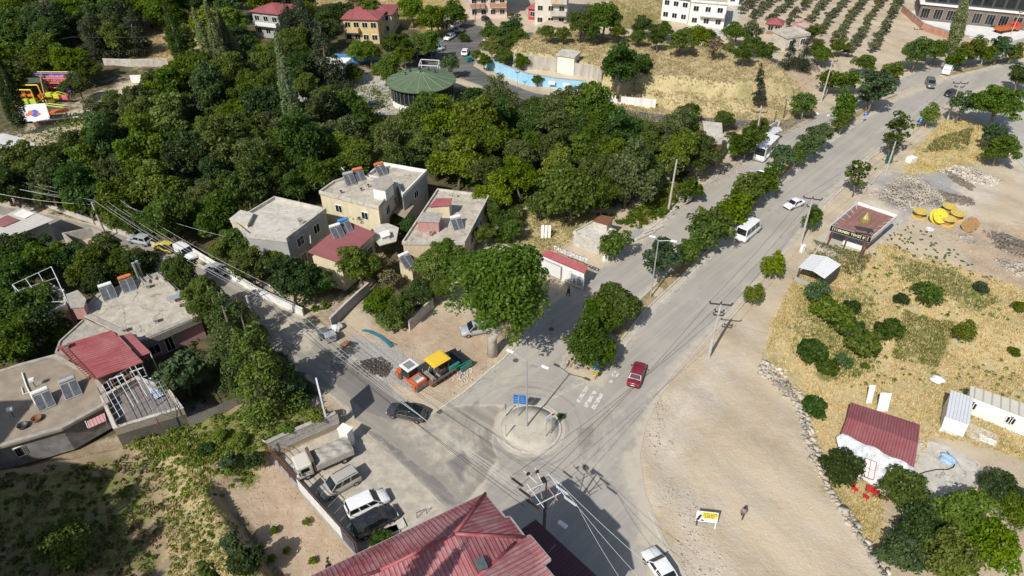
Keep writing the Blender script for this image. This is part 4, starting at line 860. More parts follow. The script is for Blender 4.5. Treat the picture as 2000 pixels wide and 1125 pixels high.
# --- far-left house with patched roof, and the sheds further up
t=thing('patched_roof_house','shed-like house with patched white and red sheet roof by the street','house',G(50,450,0)); q=[G(-60,452,4.2),G(42,407,4.4),G(107,430,4.0),G(40,457,3.8),G(-60,470,3.9)]
MB().prism(ccw(offset([v.xy for v in q],-.6)),-.2,3.6).build('wall',GREYW,t,True); metal_roof(t,q,sheetmetal('pale_sheet',(.52,.49,.43),.5,.4,(.62,.58,.52),.02),.1)
MB().slab([G(-20,437,4.42),G(14,420,4.47),G(38,430,4.33),G(6,444,4.23)],.03).build('red_sheet',sheetmetal('patch_red',(.27,.1,.1),.4,.4,(.36,.18,.17),.02),t,True)
MB().slab([G(26,419,4.5),G(44,409,4.52),G(68,417,4.37),G(48,427,4.32)],.03).build('white_sheet',WHITEW,t,True)
t=thing('block_shed','roofless grey block shed beside the patched roof house','shed',G(155,470,0)); W=ccw(GL([(120,455),(180,443),(212,462),(160,490)],1.8)); mb=MB(); ring(mb,W,0,-.25,-.1,1.8); mb.build('wall',CONC,t,True)
t=thing('white_roof_shed','low shed with pale metal roof at the far left edge','shed',G(30,290,0)); q=[G(-40,268,4),G(8,261,4.2),G(50,272,3.8),G(12,296,3.6),G(-40,300,3.6)]
MB().prism(ccw(offset([v.xy for v in q],-.4)),-.2,3.4).build('wall',GREYW,t,True); metal_roof(t,q,sheetmetal('white_sheet',(.56,.55,.53),.4,.5,(.66,.65,.62),.02),.1)
metal_roof(t,[G(5,302,3.1),G(62,279,3.2),G(76,288,3.0),G(30,308,2.8)],sheetmetal('cream_sheet',(.55,.5,.42),.4,.5,(.62,.58,.5),.02),.1,'lower_roof')
# --- round green-roofed hall
c=G(823,156,4.6); Rg=(G(890,156,4.6)-G(756,156,4.6)).length/2; t=thing('round_hall','round hall with shallow green conical roof and dark glazing','building',(c.x,c.y,0))
MB().lathe([(Rg-.5,-.1),(Rg-.5,1.1)],40).build('base_wall',WHITEW,t); gw=MB().lathe([(Rg-.7,1.0),(Rg-.7,4.4)],40).build('glazing',M('dark_glazing',(.02,.022,.024),.15,.3,1),t)
mb=MB()
for k in range(40): a=k*2*math.pi/40; mb.bar(((Rg-.62)*math.cos(a),(Rg-.62)*math.sin(a),1.1),((Rg-.62)*math.cos(a),(Rg-.62)*math.sin(a),4.4),.12)
mb.build('mullion',M('mullion_grey',(.16,.17,.16),.5,.1,2),t)
GR=M('green_roof_shingle',(.095,.14,.078),.9,.14,1.2,dirt=(.15,.17,.11),dirtamt=.5); MB().lathe([(Rg+.1,4.45),(Rg+.1,4.62),(Rg*.5,5.5),(.3,6.3),(0.01,6.35)],48).build('roof',GR,t)
mb=MB()
for k in range(16): a=k*2*math.pi/16; mb.bar((Rg*math.cos(a),Rg*math.sin(a),4.68),(.4*math.cos(a),.4*math.sin(a),6.33),.1,.05)
mb.build('seam',M('pale_seam',(.24,.30,.20),.7,.1,2),t)
for k in range(5): a=.5+k*.65; mb=MB().tube([(3.4*math.cos(a),3.4*math.sin(a),5.6),(3.4*math.cos(a),3.4*math.sin(a),6.3)],.17,8); mb.build('roof_vent',DSTEEL,t)
MB().tube([(0,0,6.3),(0,0,7.6)],.12,8).build('flue',DSTEEL,t)
t=thing('steel_frame','pale open steel frame behind the round green roof','frame',G(838,122,3)); mb=MB(); F=[G(818,127,4),G(855,129,4),G(858,118,4),G(822,116,4)]
for a,b_ in zip(F,F[1:]+F[:1]): mb.bar(a,b_,.14)
for v in F: mb.bar(v,Vector((v.x,v.y,0)),.14)
mb.build('beams',WHITEP,t,True)
# grey roof hall, white building, kiosk with green hex roof, red-roofed house etc.
def boxhouse(bl,br,depth,h,z0=0):
    a,b_=G(*bl,z0),G(*br,z0); d=(b_-a).normalized(); n=Vector((-d.y,d.x,0)); 
    return [a,b_,b_+n*depth,a+n*depth]
def hip(t,W,z,mat,rise=1.2,over=.6,name='roof'):
    o=[v.to_3d()+Vector((0,0,z)) for v in offset(W,over)]; L=[(o[(i+1)%4]-o[i]).length for i in range(4)]
    if L[0]<L[1]: o=o[1:]+o[:1]; L=L[1:]+L[:1]
    k=min(.5,L[1]/2/L[0]); m1=(o[0]+o[3])/2; m2=(o[1]+o[2])/2; ra=m1.lerp(m2,k)+Vector((0,0,rise)); rb=m1.lerp(m2,1-k)+Vector((0,0,rise))
    mb=MB(); mb.slab([o[0],o[1],rb,ra],.08); mb.slab([o[2],o[3],ra,rb],.08); mb.slab([o[1],o[2],rb],.08); mb.slab([o[3],o[0],ra],.08)
    return mb.build(name,mat,t,True)
RT=M('red_tile_roof',(.30,.085,.085),.7,.2,1.2,dirt=(.2,.06,.06),dirtamt=.5)
def house(name,label,bl,br,depth,h,wall,roof='hip',floors=2,cols=3,rmat=None,balc=None,cat='house'):
    W=boxhouse(bl,br,depth,h); c=cen(W); t=thing(name,label,cat,(c.x,c.y,0)); MB().prism(W,-.3,h).build('wall',wall,t,True)
    if roof=='hip': hip(t,W,h+.02,rmat or RT)
    else:
        MB().prism(offset(W,.2),h+.002,h+.25).build('roof',rmat or ROOFC,t,True); mb=MB(); ring(mb,W,.18,-.1,h+.25,h+.7); mb.build('parapet',wall,t,True)
    fh=h/floors
    for f in range(floors):
        for k in range(cols): opening(t,W[0],W[1],(k+.5)/cols,f*fh+1.7,1.5,1.4)
        for k in range(2): opening(t,W[1],W[2],(k+.6)/2.3,f*fh+1.7,1.3,1.3)
    if balc:
        d=(W[1]-W[0]).normalized(); n=Vector((d.y,-d.x,0)); Ln=(W[1]-W[0]).length
        for (f0,f1) in balc[0]:
            for f in range(1,floors):
                a=W[0]+d*Ln*f0+n*.65; b_=W[0]+d*Ln*f1+n*.65; zz=f*fh
                B=MB().bar(a+Vector((0,0,zz-.02)),b_+Vector((0,0,zz-.02)),1.35,.16).build('balcony',CONCL,t,True)
                MB().bar(a+n*.6+Vector((0,0,zz+.58)),b_+n*.6+Vector((0,0,zz+.58)),.12,1.0).bar(a-n*.55+Vector((0,0,zz+.58)),a+n*.53+Vector((0,0,zz+.58)),.12,1.0).bar(b_-n*.55+Vector((0,0,zz+.58)),b_+n*.53+Vector((0,0,zz+.58)),.12,1.0).build('rail',balc[1],B,True)
    return t
house('red_roofed_house','two-storey house with red roof and white balcony behind the dark pines',(502,70),(552,76),9,6.6,GREYW,floors=2,cols=3,balc=([(.05,.95)],WHITEP))
house('red_roofed_house','yellow-walled house with wide red hip roof above the blue pool wall',(676,84),(742,86),8,6.4,M('yellow_render',(.62,.45,.2),.85,.1,1),floors=2,cols=4,balc=([(.03,.45)],M('yellow_rail',(.62,.45,.2),.85,.1,1)))
house('red_roofed_house','second red hip roof joined behind the yellow-walled house',(678,66),(768,68),9,5.6,CREAM,floors=2,cols=4)
BAL=M('terracotta_band',(.42,.22,.14),.85,.1,2)
house('apartment_building','apartment block with terracotta balcony bands at the top edge',(918,36),(990,34),12,13,M('peach_wall',(.62,.50,.42),.85,.1,1),'flat',4,4,balc=([(.02,.40),(.55,.98)],BAL),cat='apartment block')
house('apartment_building','narrow cream apartment block with an orange blanket on its balcony',(1044,50),(1106,52),12,13,M('pale_cream_wall',(.62,.57,.47),.85,.1,1),'flat',4,3,balc=([(.5,.98)],CONCL),cat='apartment block')
t=thing('blanket','orange and white blanket hung on the cream block balcony','blanket',G(1086,14,7)); q=height_at(1086,52,1086,8); a=G(1080,51,0); MB().box((a.x+1,a.y-1.45,7.2),(1.6,.05,1.3)).build('cloth',M('orange_cloth',(.65,.28,.06),.9,.4,2,dirt=(.8,.7,.5)),t,True)
house('white_house','white two-storey house with dark-edged flat roof by the hill track',(1343,50),(1412,56),12,6.4,WHITEW,'flat',2,3,balc=([(.3,.98)],WHITEP))
house('white_house','white house with plain red roof left of the dark-edged roof',(1290,38),(1342,46),10,6.6,WHITEW,'hip',2,3)
house('white_house','white cubic house half cut by the top edge above the hill track',(1392,8),(1442,10),8,5,WHITEW,'flat',1,2)
house('grey_hall','hall with blue-grey metal roof left of the feathery poplar',(520,196),(606,200),9,4.6,M('hall_white',(.6,.6,.56),.8,.1,1),'hip',1,5,rmat=M('blue_grey_sheet',(.16,.19,.22),.5,.12,1))
house('white_building','low white building with bright flat roof beside the concrete yard',(598,170),(672,172),8,3.6,WHITEW,'flat',1,4,rmat=WHITEW)
t=thing('gazebo','octagonal gazebo with brown tent roof beside the low white building','gazebo',G(662,152,0)); MB().lathe([(2.6,2.3),(2.65,2.4),(.2,3.4),(.01,3.45)],8).build('roof',M('brown_tent_roof',(.32,.27,.18),.8,.1,1),t)
for k in range(8): a=k*math.pi/4; MB().bar((2.3*math.cos(a),2.3*math.sin(a),0),(2.3*math.cos(a),2.3*math.sin(a),2.32),.12).build('post',M('green_post',(.07,.1,.06),.7,.1,1),t)
house('red_shed','small bright red hut beside the cream apartment block',(1032,38),(1048,40),4,3.2,M('bright_red_wall',(.42,.04,.05),.6,.1,1),'hip',1,1)
# walls: pale blue street wall, retaining walls, white lane wall
def wall(name,label,pts,z0,h,th,mat,cat='wall',cap=None,zs=None):
    P=[Vector((p.x,p.y,z0)) if isinstance(p,Vector) else G(p[0],p[1],z0) for p in pts]; c=cen(P); t=thing(name,label,cat,(c.x,c.y,z0)); mb=MB(); kb=MB()
    for i,(a,b_) in enumerate(zip(P[:-1],P[1:])):
        u=Vector((0,0,h/2-.2)); e=(b_-a).normalized()*.004*(i%2)
        mb.bar(a+u-e,b_+u+e,th,h+.4)
        if cap: kb.bar(a+Vector((0,0,h+.05)),b_+Vector((0,0,h+.05)),th+.1,.1)
    mb.build('wall',mat,t,True)
    if cap: kb.build('coping',cap,t,True)
    return t
SKYB=M('pale_blue_wall',(.29,.54,.70),.8,.08,.6,dirt=(.4,.55,.65),dirtamt=.4)
wl=wall('blue_wall','long pale blue street wall below the dry golden mound',[(948,130),(990,150),(1032,165),(1085,174),(1143,180)],0,2.6,.3,SKYB,cap=CONC)
for k,(px,py) in enumerate(((997,143),(1077,168),(1105,172))): p=G(px,py+7,0); MB().box((p.x,p.y-.22,1.7),(1.6,.06,.9),-.25).build('white_notice',WHITEP,wl,True)
wall('blue_wall','bright blue pool wall below the yellow-walled house',[(656,122),(700,124),(716,122)],0,2.2,.3,M('bright_blue_wall',(.08,.26,.55),.6,.1,1))
wall('blue_wall','shorter pale blue wall at the gate right of the bright blue pool wall',[(716,118),(732,118)],0,2.4,.3,SKYB)
wall('blue_wall','blue wall behind the cars parked under the trees',[(788,104),(862,97)],0,2.4,.3,M('mid_blue_wall',(.08,.22,.45),.7,.1,1))
wall('retaining_wall','stained concrete retaining wall at the foot of the golden mound top',[G(1003,106,5),G(1075,114,5),G(1160,131,5),G(1176,138,5)],2.1,3.0,.35,M('stained_concrete',(.46,.42,.35),.9,.25,.8,dirt=(.25,.22,.18),dirtamt=.7,streak=True))
wall('retaining_wall','short broken concrete wall right of the big dark tree on the mound',[(1235,160),(1275,160)],2.3,2.4,.35,CONC)
wall('retaining_wall','whitish low wall beside the street behind the wood',[(1172,200),(1280,210)],0,1.8,.3,WHITEW)
W=boxhouse((1088,142),(1120,147),3.6,3.6,2.3); c=cen(W); t=thing('pump_house','white cubic pump house on the terrace over the blue wall','building',(c.x,c.y,2.3)); W=[v.to_3d() for v in W]; MB().prism([v.xy for v in W],2.2,6.4).build('wall',M('warm_white',(.78,.74,.62),.8,.06,1),t,True); MB().prism(offset(W,.3),6.4,6.75).build('roof',CONCL,t,True)
LW=M('lime_wash',(.74,.73,.69),.85,.1,1,dirt=(.4,.37,.32),dirtamt=.6)
wall('white_wall','whitewashed garden wall along the street past the parked white van',[(372,494),(398,510),(440,535),(510,578),(594,617)],0,1.3,.25,LW)
wall('low_wall','weathered low concrete kerb wall behind the parked silver hatchback',[(92,405),(150,424),(210,446),(268,468),(330,492)],0,.7,.3,CONCL)
wall('garden_wall','grey garden wall along the dirt lane by the dumpsters',[(648,640),(676,612),(704,586),(722,570)],0,1.6,.2,M('grey_plaster_wall',(.34,.34,.33),.9,.15,1,dirt=(.22,.21,.2)),cap=CONCL)
wall('garden_wall','pale concrete garden wall in front of the big plane tree',[(800,646),(846,600)],0,1.7,.22,CONCL)
wall('garden_wall','white garden wall between the shrubs above the yellow canopy',[(800,584),(838,600)],0,1.4,.22,LW)
wall('garden_wall','perforated block garden wall at the edge of the grassy lot',[(372,835),(430,812),(492,782),(512,772)],1.5,1.5,.25,brick('perforated_block',(.36,.32,.26),(.3,.27,.22),(.08,.07,.06),1,.35,.25))
wl=wall('retaining_wall','concrete retaining wall with faded painted lettering beside the tarped truck',[(528,892),(562,876),(604,858),(664,832)],0,2.3,.4,M('lettered_concrete',(.42,.39,.34),.9,.15,1,dirt=(.28,.25,.2)),cap=CONC)
MB().bar(G(562,876)+Vector((.12,-.24,.35)),G(664,832)+Vector((.05,-.24,.35)),.08,.9).build('rubble_footing',BR,wl,True)
t=thing('gate_pillar','white square gate pillar at the parking lot corner','pillar',G(680,866,0)); MB().box((0,0,1.2),(1.3,.9,2.4),-.5).build('pillar',WHITEW,t); MB().box((0,0,2.46),(1.45,1.05,.12),-.5).build('cap',WHITEW,t)
wall('yard_wall','pale curved yard wall beside the bus shelter',[(1453,300),(1458,286),(1486,268),(1520,246)],0,1.5,.25,CONCL)
# upper right modern building
DK=M('dark_panel',(.06,.06,.065),.4,.1,1); BRN=M('brown_panel',(.16,.12,.095),.7,.1,1)
W=boxhouse((1790,38),(2020,62),16,9); c=cen(W); t=thing('modern_building','modern dark glass and stone building beyond the white forecourt','building',(c.x,c.y,0)); MB().prism(W,-.2,4.4).build('wall',BRN,t,True); MB().prism(offset(W,.5),4.4,4.75).build('canopy',WHITEW,t,True); MB().prism(offset(W,-.8),4.75,9.5).build('upper_storey',DK,t,True)
for k in range(9): opening(t,W[0],W[1],(k+.5)/9,2.0,2.2,2.8,bars=2,frame=STEEL)
o4=offset(W,-.8); 
for k in range(10): opening(t,o4[0],o4[1],(k+.5)/10,6.9,2.3,3.2,frame=DSTEEL)
wall('stone_wall','brick-faced terrace wall with railing below the white forecourt',[(1760,22),(1800,58),(1850,76),(1862,80)],0,1.8,.3,M('brick_terrace',(.42,.22,.15),.85,.2,1),cap=CONC)
# unfinished red column building in the wood and ruin hut
W=ccw(GL([(1372,236),(1410,240),(1412,268),(1378,270)],6)); c=cen(W); t=thing('unfinished_building','pale unfinished building with red trim at the right end of the wood','building',(c.x,c.y,0)); MB().prism(W,4.6,6).build('wall',CONCL,t,True)
for v in offset(W,-.3): MB().bar((v.x,v.y,-.1),(v.x,v.y,4.6),.45).build('column',M('salmon_column',(.5,.27,.2),.85,.1,1),t,True)
MB().prism(offset(W,.1),3.9,4.3).build('red_beam',M('red_trim',(.4,.06,.06),.6,.1,1),t,True); MB().prism(offset(W,.3),2.0,2.4).build('blue_beam',M('blue_trim',(.06,.1,.35),.6,.1,1),t,True)
W=GL([(1121,454),(1158,434),(1202,452),(1172,474)],2.4); h=flat_house('block_hut','ruined pale block hut with a flat top beside the dry meadow',W,2.4,0,M('raw_block',(.5,.47,.42),.95,.2,1.5,dirt=(.3,.28,.25)),M('raw_slab',(.52,.49,.43),.9,.2,1),.3,CONCL,cat='hut'); opening(h,ccw(W)[0],ccw(W)[1],.5,1.0,1.2,.8)
roofbox('block_shelter','small block room with rusty roof on the ruined hut',[(1160,431),(1176,421),(1197,425),(1186,438)],1.2,2.6,CONCL,RUST)
# kebab shop
z=3.3
q=[G(1055,498,z-.3),G(1069,488,z+.2),G(1148,520,z+.2),G(1143,535,z-.3)]
t=thing('kebab_shop','low white shop with a red roof strip and back-to-front roof letters','shop',(cen(q).x,cen(q).y,0)); MB().prism(ccw(offset([v.xy for v in q],-.25)),-.1,z-.4).build('wall',LW,t,True); metal_roof(t,q,sheetmetal('shop_red_sheet',(.34,.07,.075),.3,ang2(q[0],q[1]),(.42,.2,.2),.02),.14)
opening(t,q[0],q[3],.25,1.4,3.6,2.2,'door',STEEL,M('roller_shutter',(.68,.67,.63),.6,.05,2),0); opening(t,q[0],q[3],.62,1.35,1.1,2.1,'door',WHITEW,WHITEW,0); opening(t,q[0],q[3],.84,1.3,2.2,1.9,'window',WHITEW,M('grimy_glass',(.3,.33,.33),.3,.3,1),1)
def text(name,body,size,mat,parent,loc,xdir,updir,ext=.04,align='CENTER'):
    c=bpy.data.curves.new(name,'FONT'); c.body=body; c.size=size; c.extrude=ext; c.align_x=align; c.align_y='CENTER'; c.offset=.012
    o=bpy.data.objects.new('tmp',c); COL.objects.link(o); bpy.context.view_layer.update(); me=bpy.data.meshes.new_from_object(o); bpy.data.objects.remove(o); me.materials.clear(); me.materials.append(mat); o=bpy.data.objects.new(name,me); COL.objects.link(o); x=Vector(xdir).normalized(); y=Vector(updir); y=(y-x*y.dot(x)).normalized(); zz=x.cross(y)
    Mx=Matrix((x,y,zz)).transposed().to_4x4(); Mx.translation=loc
    if parent: o.parent=parent; Mx=(Matrix.Translation(parent.location)@parent.rotation_euler.to_matrix().to_4x4()).inverted()@Mx
    o.matrix_basis=Mx; return o
a,b_=G(1089,497,z+.1),G(1139,517,z+.1); s=thing('roof_sign','white roof letters seen from behind on the low white shop','sign',(a+b_)/2)
text('lettering','KEBAPÇI SUAT',.88,WHITEP,s,(a+b_)/2+Vector((0,0,.95)),a-b_,(0,0,1),.08)
MB().bar(a+Vector((0,0,.3)),b_+Vector((0,0,.3)),.05).bar(a+Vector((0,0,1.3)),b_+Vector((0,0,1.3)),.04).bar(a,a+Vector((0,0,1.6)),.05).bar(b_,b_+Vector((0,0,1.6)),.05).build('rail',DSTEEL,s,True)
# kiosk EKMEK TEVZI EVI
z=3.25
q=[G(1622,444,z),G(1701,468,z),G(1751,425,z),G(1675,399,z)]; t=thing('bread_kiosk','bread kiosk with flat maroon roof and black lettered fascia','kiosk',(cen(q).x,cen(q).y,0)); W=ccw([v.xy for v in q])
MB().prism(offset(W,-.15),z-.25,z).build('roof',M('maroon_membrane',(.24,.115,.095),.8,.1,1,dirt=(.32,.2,.17),dirtamt=.5),t,True)
o=offset(W,0); i=offset(W,-.12); mb=MB()
for a,b_ in ((q[1],q[2]),(q[2],q[3]),(q[3],q[0])): mb.bar(a+Vector((0,0,.1)),b_+Vector((0,0,.1)),.1,.8)
mb.build('parapet',WHITEP,t,True)
mb=MB(); 
for k in range(5):
    for a,b_,n_ in ((q[3],q[0],1),(q[1],q[2],1)): p=a.lerp(b_,(k+.5)/5); c_=cen(q); dd=(Vector((c_.x,c_.y,p.z))-p).normalized(); mb.bar(p+Vector((0,0,.45)),p+dd*.9+Vector((0,0,.03)),.04)
mb.build('brace',WHITEP,t,True)
mb=MB()
for k in range(1,7): mb.bar(q[0].lerp(q[1],k/7)+Vector((0,0,.012)),q[3].lerp(q[2],k/7)+Vector((0,0,.012)),.04,.02)
mb.build('seam',M('seam_pink',(.4,.24,.2),.8,.1,1),t,True)
a,b_=q[0],q[1]; dv=(b_-a).normalized(); nf=Vector((dv.y,-dv.x,0)); nf=nf if nf.y<0 else -nf
fs=MB().bar(a+Vector((0,0,-.05)),b_+Vector((0,0,-.05)),.16,.95).build('fascia',M('sign_black',(.015,.014,.013),.4,.1,2),t,True)
MB().bar(a+nf*.06+Vector((0,0,.44)),b_+nf*.06+Vector((0,0,.44)),.09,.07).bar(a+nf*.06+Vector((0,0,-.54)),b_+nf*.06+Vector((0,0,-.54)),.09,.07).build('trim',STEEL,fs,True)
GOLDL=M('cream_letter',(.8,.72,.45),.5,.05,2)
text('lettering','EKMEK TEVZİ EVİ',.56,GOLDL,t,a.lerp(b_,.57)+nf*.1+Vector((0,0,-.05)),dv,(0,0,1),.02)
for k in range(3):
    p=a.lerp(b_,.06+.03*k*1.6)+nf*.1+Vector((0,0,.0)); MB().bar(p+Vector((0,0,.28)),p+Vector((0,0,-.25)),.26,.03).build('emblem',GOLDL,t,True)
wi=[a.lerp(b_,.3).lerp(q[3].lerp(q[2],.3),.25),a.lerp(b_,.85).lerp(q[3].lerp(q[2],.85),.25),a.lerp(b_,.85).lerp(q[3].lerp(q[2],.85),.9),a.lerp(b_,.3).lerp(q[3].lerp(q[2],.3),.9)]
MB().prism(ccw([v.xy for v in wi]),-.1,z-.3).build('cabin',GREYW,t,True); MB().bar(Vector((*(wi[0]+nf*.3).xy,.35)),Vector((*(wi[1]+nf*.3).xy,.35)),.5,.8).build('counter',WHITEP,t,True)
opening(t,wi[0],wi[1],.35,1.7,1.6,1.0); opening(t,wi[0],wi[1],.75,1.7,1.6,1.0)
for f in (.06,.46,.95): p=a.lerp(b_,f)+nf*-.15; MB().bar((p.x,p.y,-.05),(p.x,p.y,z-.3),.14).build('post',M('maroon_post',(.2,.05,.045),.6,.1,2),t,True)
p=G(1689,432,z); t=thing('cupola','small golden onion cupola on the kiosk roof','cupola',(p.x,p.y,z)); MB().lathe([(.95,0),(.98,.12),(.8,.7),(.4,1.25),(.1,1.6),(.04,2.2),(.01,2.25)],12).build('dome',M('dull_gold',(.36,.27,.11),.35,.2,2,metal=.5),t); MB().lathe([(.1,2.1),(.05,2.3),(.01,2.5)],8).build('finial',M('gold_finial',(.5,.4,.15),.3,.1,2,metal=.5),t)
# white shelter
z=2.9; q=[G(1585,496,z-.3),G(1643,517,z-.3),G(1611,544,z-.3),G(1559,522,z-.3)]; r1_=G(1616,501,z+.25); r2_=G(1588,529,z+.25)
t=thing('white_shelter','open shelter with white gable roof below the bread kiosk','shelter',(cen(q).x,cen(q).y,0)); mb=MB(); mb.slab([q[3],r2_,r1_,q[0]],.06); mb.slab([r2_,q[2],q[1],r1_],.06); mb.build('roof',sheetmetal('white_ribbed',(.72,.72,.71),.5,ang2(q[0],q[1]),(.8,.8,.79),.02,.4),t,True)
for v in q: p=v.lerp(Vector((cen(q).x,cen(q).y,v.z)),.1); MB().bar((p.x,p.y,-.1),(p.x,p.y,z-.35),.12).build('post',DSTEEL,t,True)
MB().bar(Vector((*q[3].xy,.5)),Vector((*q[2].xy,.5)),.06,1.0).build('railing',GREYW,t,True); MB().bar(Vector((*q[2].xy,1.1)),Vector((*q[1].xy,1.1)),.06,2.1).build('side_panel',M('dark_board',(.09,.08,.07),.8,.2,2),t,True)
# red ribbed shed at right, plastic front, cabins
zb=-1.5; z=1.4
q=[G(1661,786,z-.5),G(1797,830,z-.5),G(1785,913,z-.4),G(1643,846,z-.4)]; ra,rb=G(1655,815,z+.1),G(1793,866,z+.1)
t=thing('ribbed_roof_shed','shed with ribbed maroon roof and plastic-draped front','shed',(cen(q).x,cen(q).y,zb)); RS=sheetmetal('maroon_ribbed',(.26,.075,.08),.3,ang2(q[0],q[3]),(.36,.16,.16),.09,.6)
MB().prism(ccw(offset([v.xy for v in q],-.3)),zb-.1,z-.75).build('wall',WHITEW,t,True); mb=MB(); mb.slab([q[0],q[1],rb,ra],.06); mb.slab([ra,rb,q[2],q[3]],.06); mb.build('roof',RS,t,True)
PL=M('plastic_sheet',(.50,.51,.515),.25,.3,1.6,dirt=(.25,.27,.28),dirtamt=.8,bump=.9)
PS=[G(1634,852,1.0),G(1645,848,1.1),G(1715,880,1.05),G(1784,913,1.0),G(1782,928,.5),G(1760,945,.0),G(1735,967,-1.3),G(1690,938,-1.3),G(1660,925,-.9),G(1640,875,.2)]
bm=bmesh.new(); f=bm.faces.new([bm.verts.new(v) for v in PS]); bmesh.ops.triangulate(bm,faces=[f]); bmesh.ops.subdivide_edges(bm,edges=bm.edges[:],cuts=7,use_grid_fill=True); 
for v in bm.verts: v.co.z+=.30*math.sin(v.co.x*2.3+v.co.y*1.1)*math.cos(v.co.y*1.9)+R.uniform(-.06,.06)
bm.verts.index_update(); mb=MB(); mb.add([v.co.copy() for v in bm.verts],[[v.index for v in f.verts] for f in bm.faces]); bm.free(); mb.build('plastic_drape',PL,t,True,smooth=True)
MB().bar(G(1716,893,.75),G(1751,908,.75),.5,.06).bar(G(1752,897,.85),G(1743,925,.5),.6,.06).bar(G(1751,918,.5),G(1745,950,-.6),.5,.06).build('white_board',WHITEP,t,True)
a=G(1698,916,.45); s=thing('window_frame','red-rimmed window frame lying on the plastic-draped front','window frame',a); dx=(G(1706,908,.45)-G(1693,903,.45)).normalized(); dy=(G(1688,928,-.1)-G(1693,903,.45)).normalized(); mb=MB(); w_,h_=.55,1.0
for k in(-1,0,1): mb.bar(a+dx*w_*k-dy*h_,a+dx*w_*k+dy*h_,.09,.09); mb.bar(a+dy*h_*k-dx*w_,a+dy*h_*k+dx*w_,.1,.1)
mb.build('rim',M('red_rim',(.42,.13,.1),.6,.15,2),s,True); MB().slab([a-dx*w_-dy*h_,a+dx*w_-dy*h_,a+dx*w_+dy*h_,a-dx*w_+dy*h_],.04).build('panel',WHITEP,s,True)
t=thing('timber_beam','weathered timber beam lying across the plastic front','beam',G(1730,943,-.5)); MB().bar(G(1714,938,-.75),G(1746,952,-.75),.3,.2).build('beam',WOODM,t,True)
for q_,l,rz in (((1697,782),'single pale plank leaning on the back of the maroon shed',.1),((1718,797),'left one of two pale planks behind the maroon shed',.2),((1728,798),'right one of two pale planks behind the maroon shed',.15)):
    p=G(q_[0],q_[1]+6,zb); t=thing('plank',l,'plank',p); MB().slab([(-.35,0,0),(.35,0,0),(.35,.7,2.4),(-.35,.7,2.4)],.08).build('board',WHITEW,t)
zr=1.2
q=[G(1895,754,zr+.1),G(2075,814,zr+.1),G(2070,842,zr-.1),G(1893,774,zr-.1)]; t=thing('white_cabin','long white site cabin with pale ribbed roof','cabin',(cen(q).x,cen(q).y,zb)); W=ccw(offset([v.xy for v in q],-.1)); MB().prism(W,zb,zr-.2).build('wall',WHITEP,t,True); metal_roof(t,q,sheetmetal('cream_ribbed',(.52,.49,.41),.9,ang2(q[0],q[3]),(.58,.55,.48),.05,.5),.08)
for f in (.06,.095,.5,.535): opening(t,q[3],q[2],f,.0,.55,1.0,bars=0)
q=[G(1857,762,1.3),G(1901,777,1.2),G(1893,830,.8),G(1847,814,.9)]; t=thing('white_shed','small lean-to shed with silver-white sheet roof beside the long cabin','shed',(cen(q).x,cen(q).y,zb)); MB().prism(ccw(offset([v.xy for v in q],-.1)),zb,.72).build('wall',WHITEP,t,True); metal_roof(t,q,sheetmetal('silver_white',(.55,.56,.58),.35,ang2(q[0],q[3]),(.66,.66,.68),.03,.5),.06)
MB().slab([G(1846,812,.85),G(1892,829,.78),G(1880,853,-.9),G(1838,836,-.9)],.05).build('front_sheet',WHITEP,t,True)
t=thing('white_mat','white sheet lying on the pale yard below the long cabin','sheet',G(1930,862,zb)); MB().slab([G(1912,847,-1.40),G(1948,862,-1.40),G(1943,872,-1.40),G(1913,860,-1.40)],.03).build('sheet',WHITEP,t,True)
# sheds by the olive grove
house('red_shed','tiny red-roofed shed among the olive trees',(1496,66),(1522,69),4,2.8,M('wood_wall',(.3,.16,.1),.8,.2,2),'hip',1,2)
house('grey_shed','grey flat-roofed shed below the olive grove',(1532,98),(1575,92),6,3,CONCL,'flat',1,2)
house('grey_shed','low shack with patched roof at the foot of the olive grove',(1566,78),(1590,74),5,2.6,PINK,'flat',1,1)
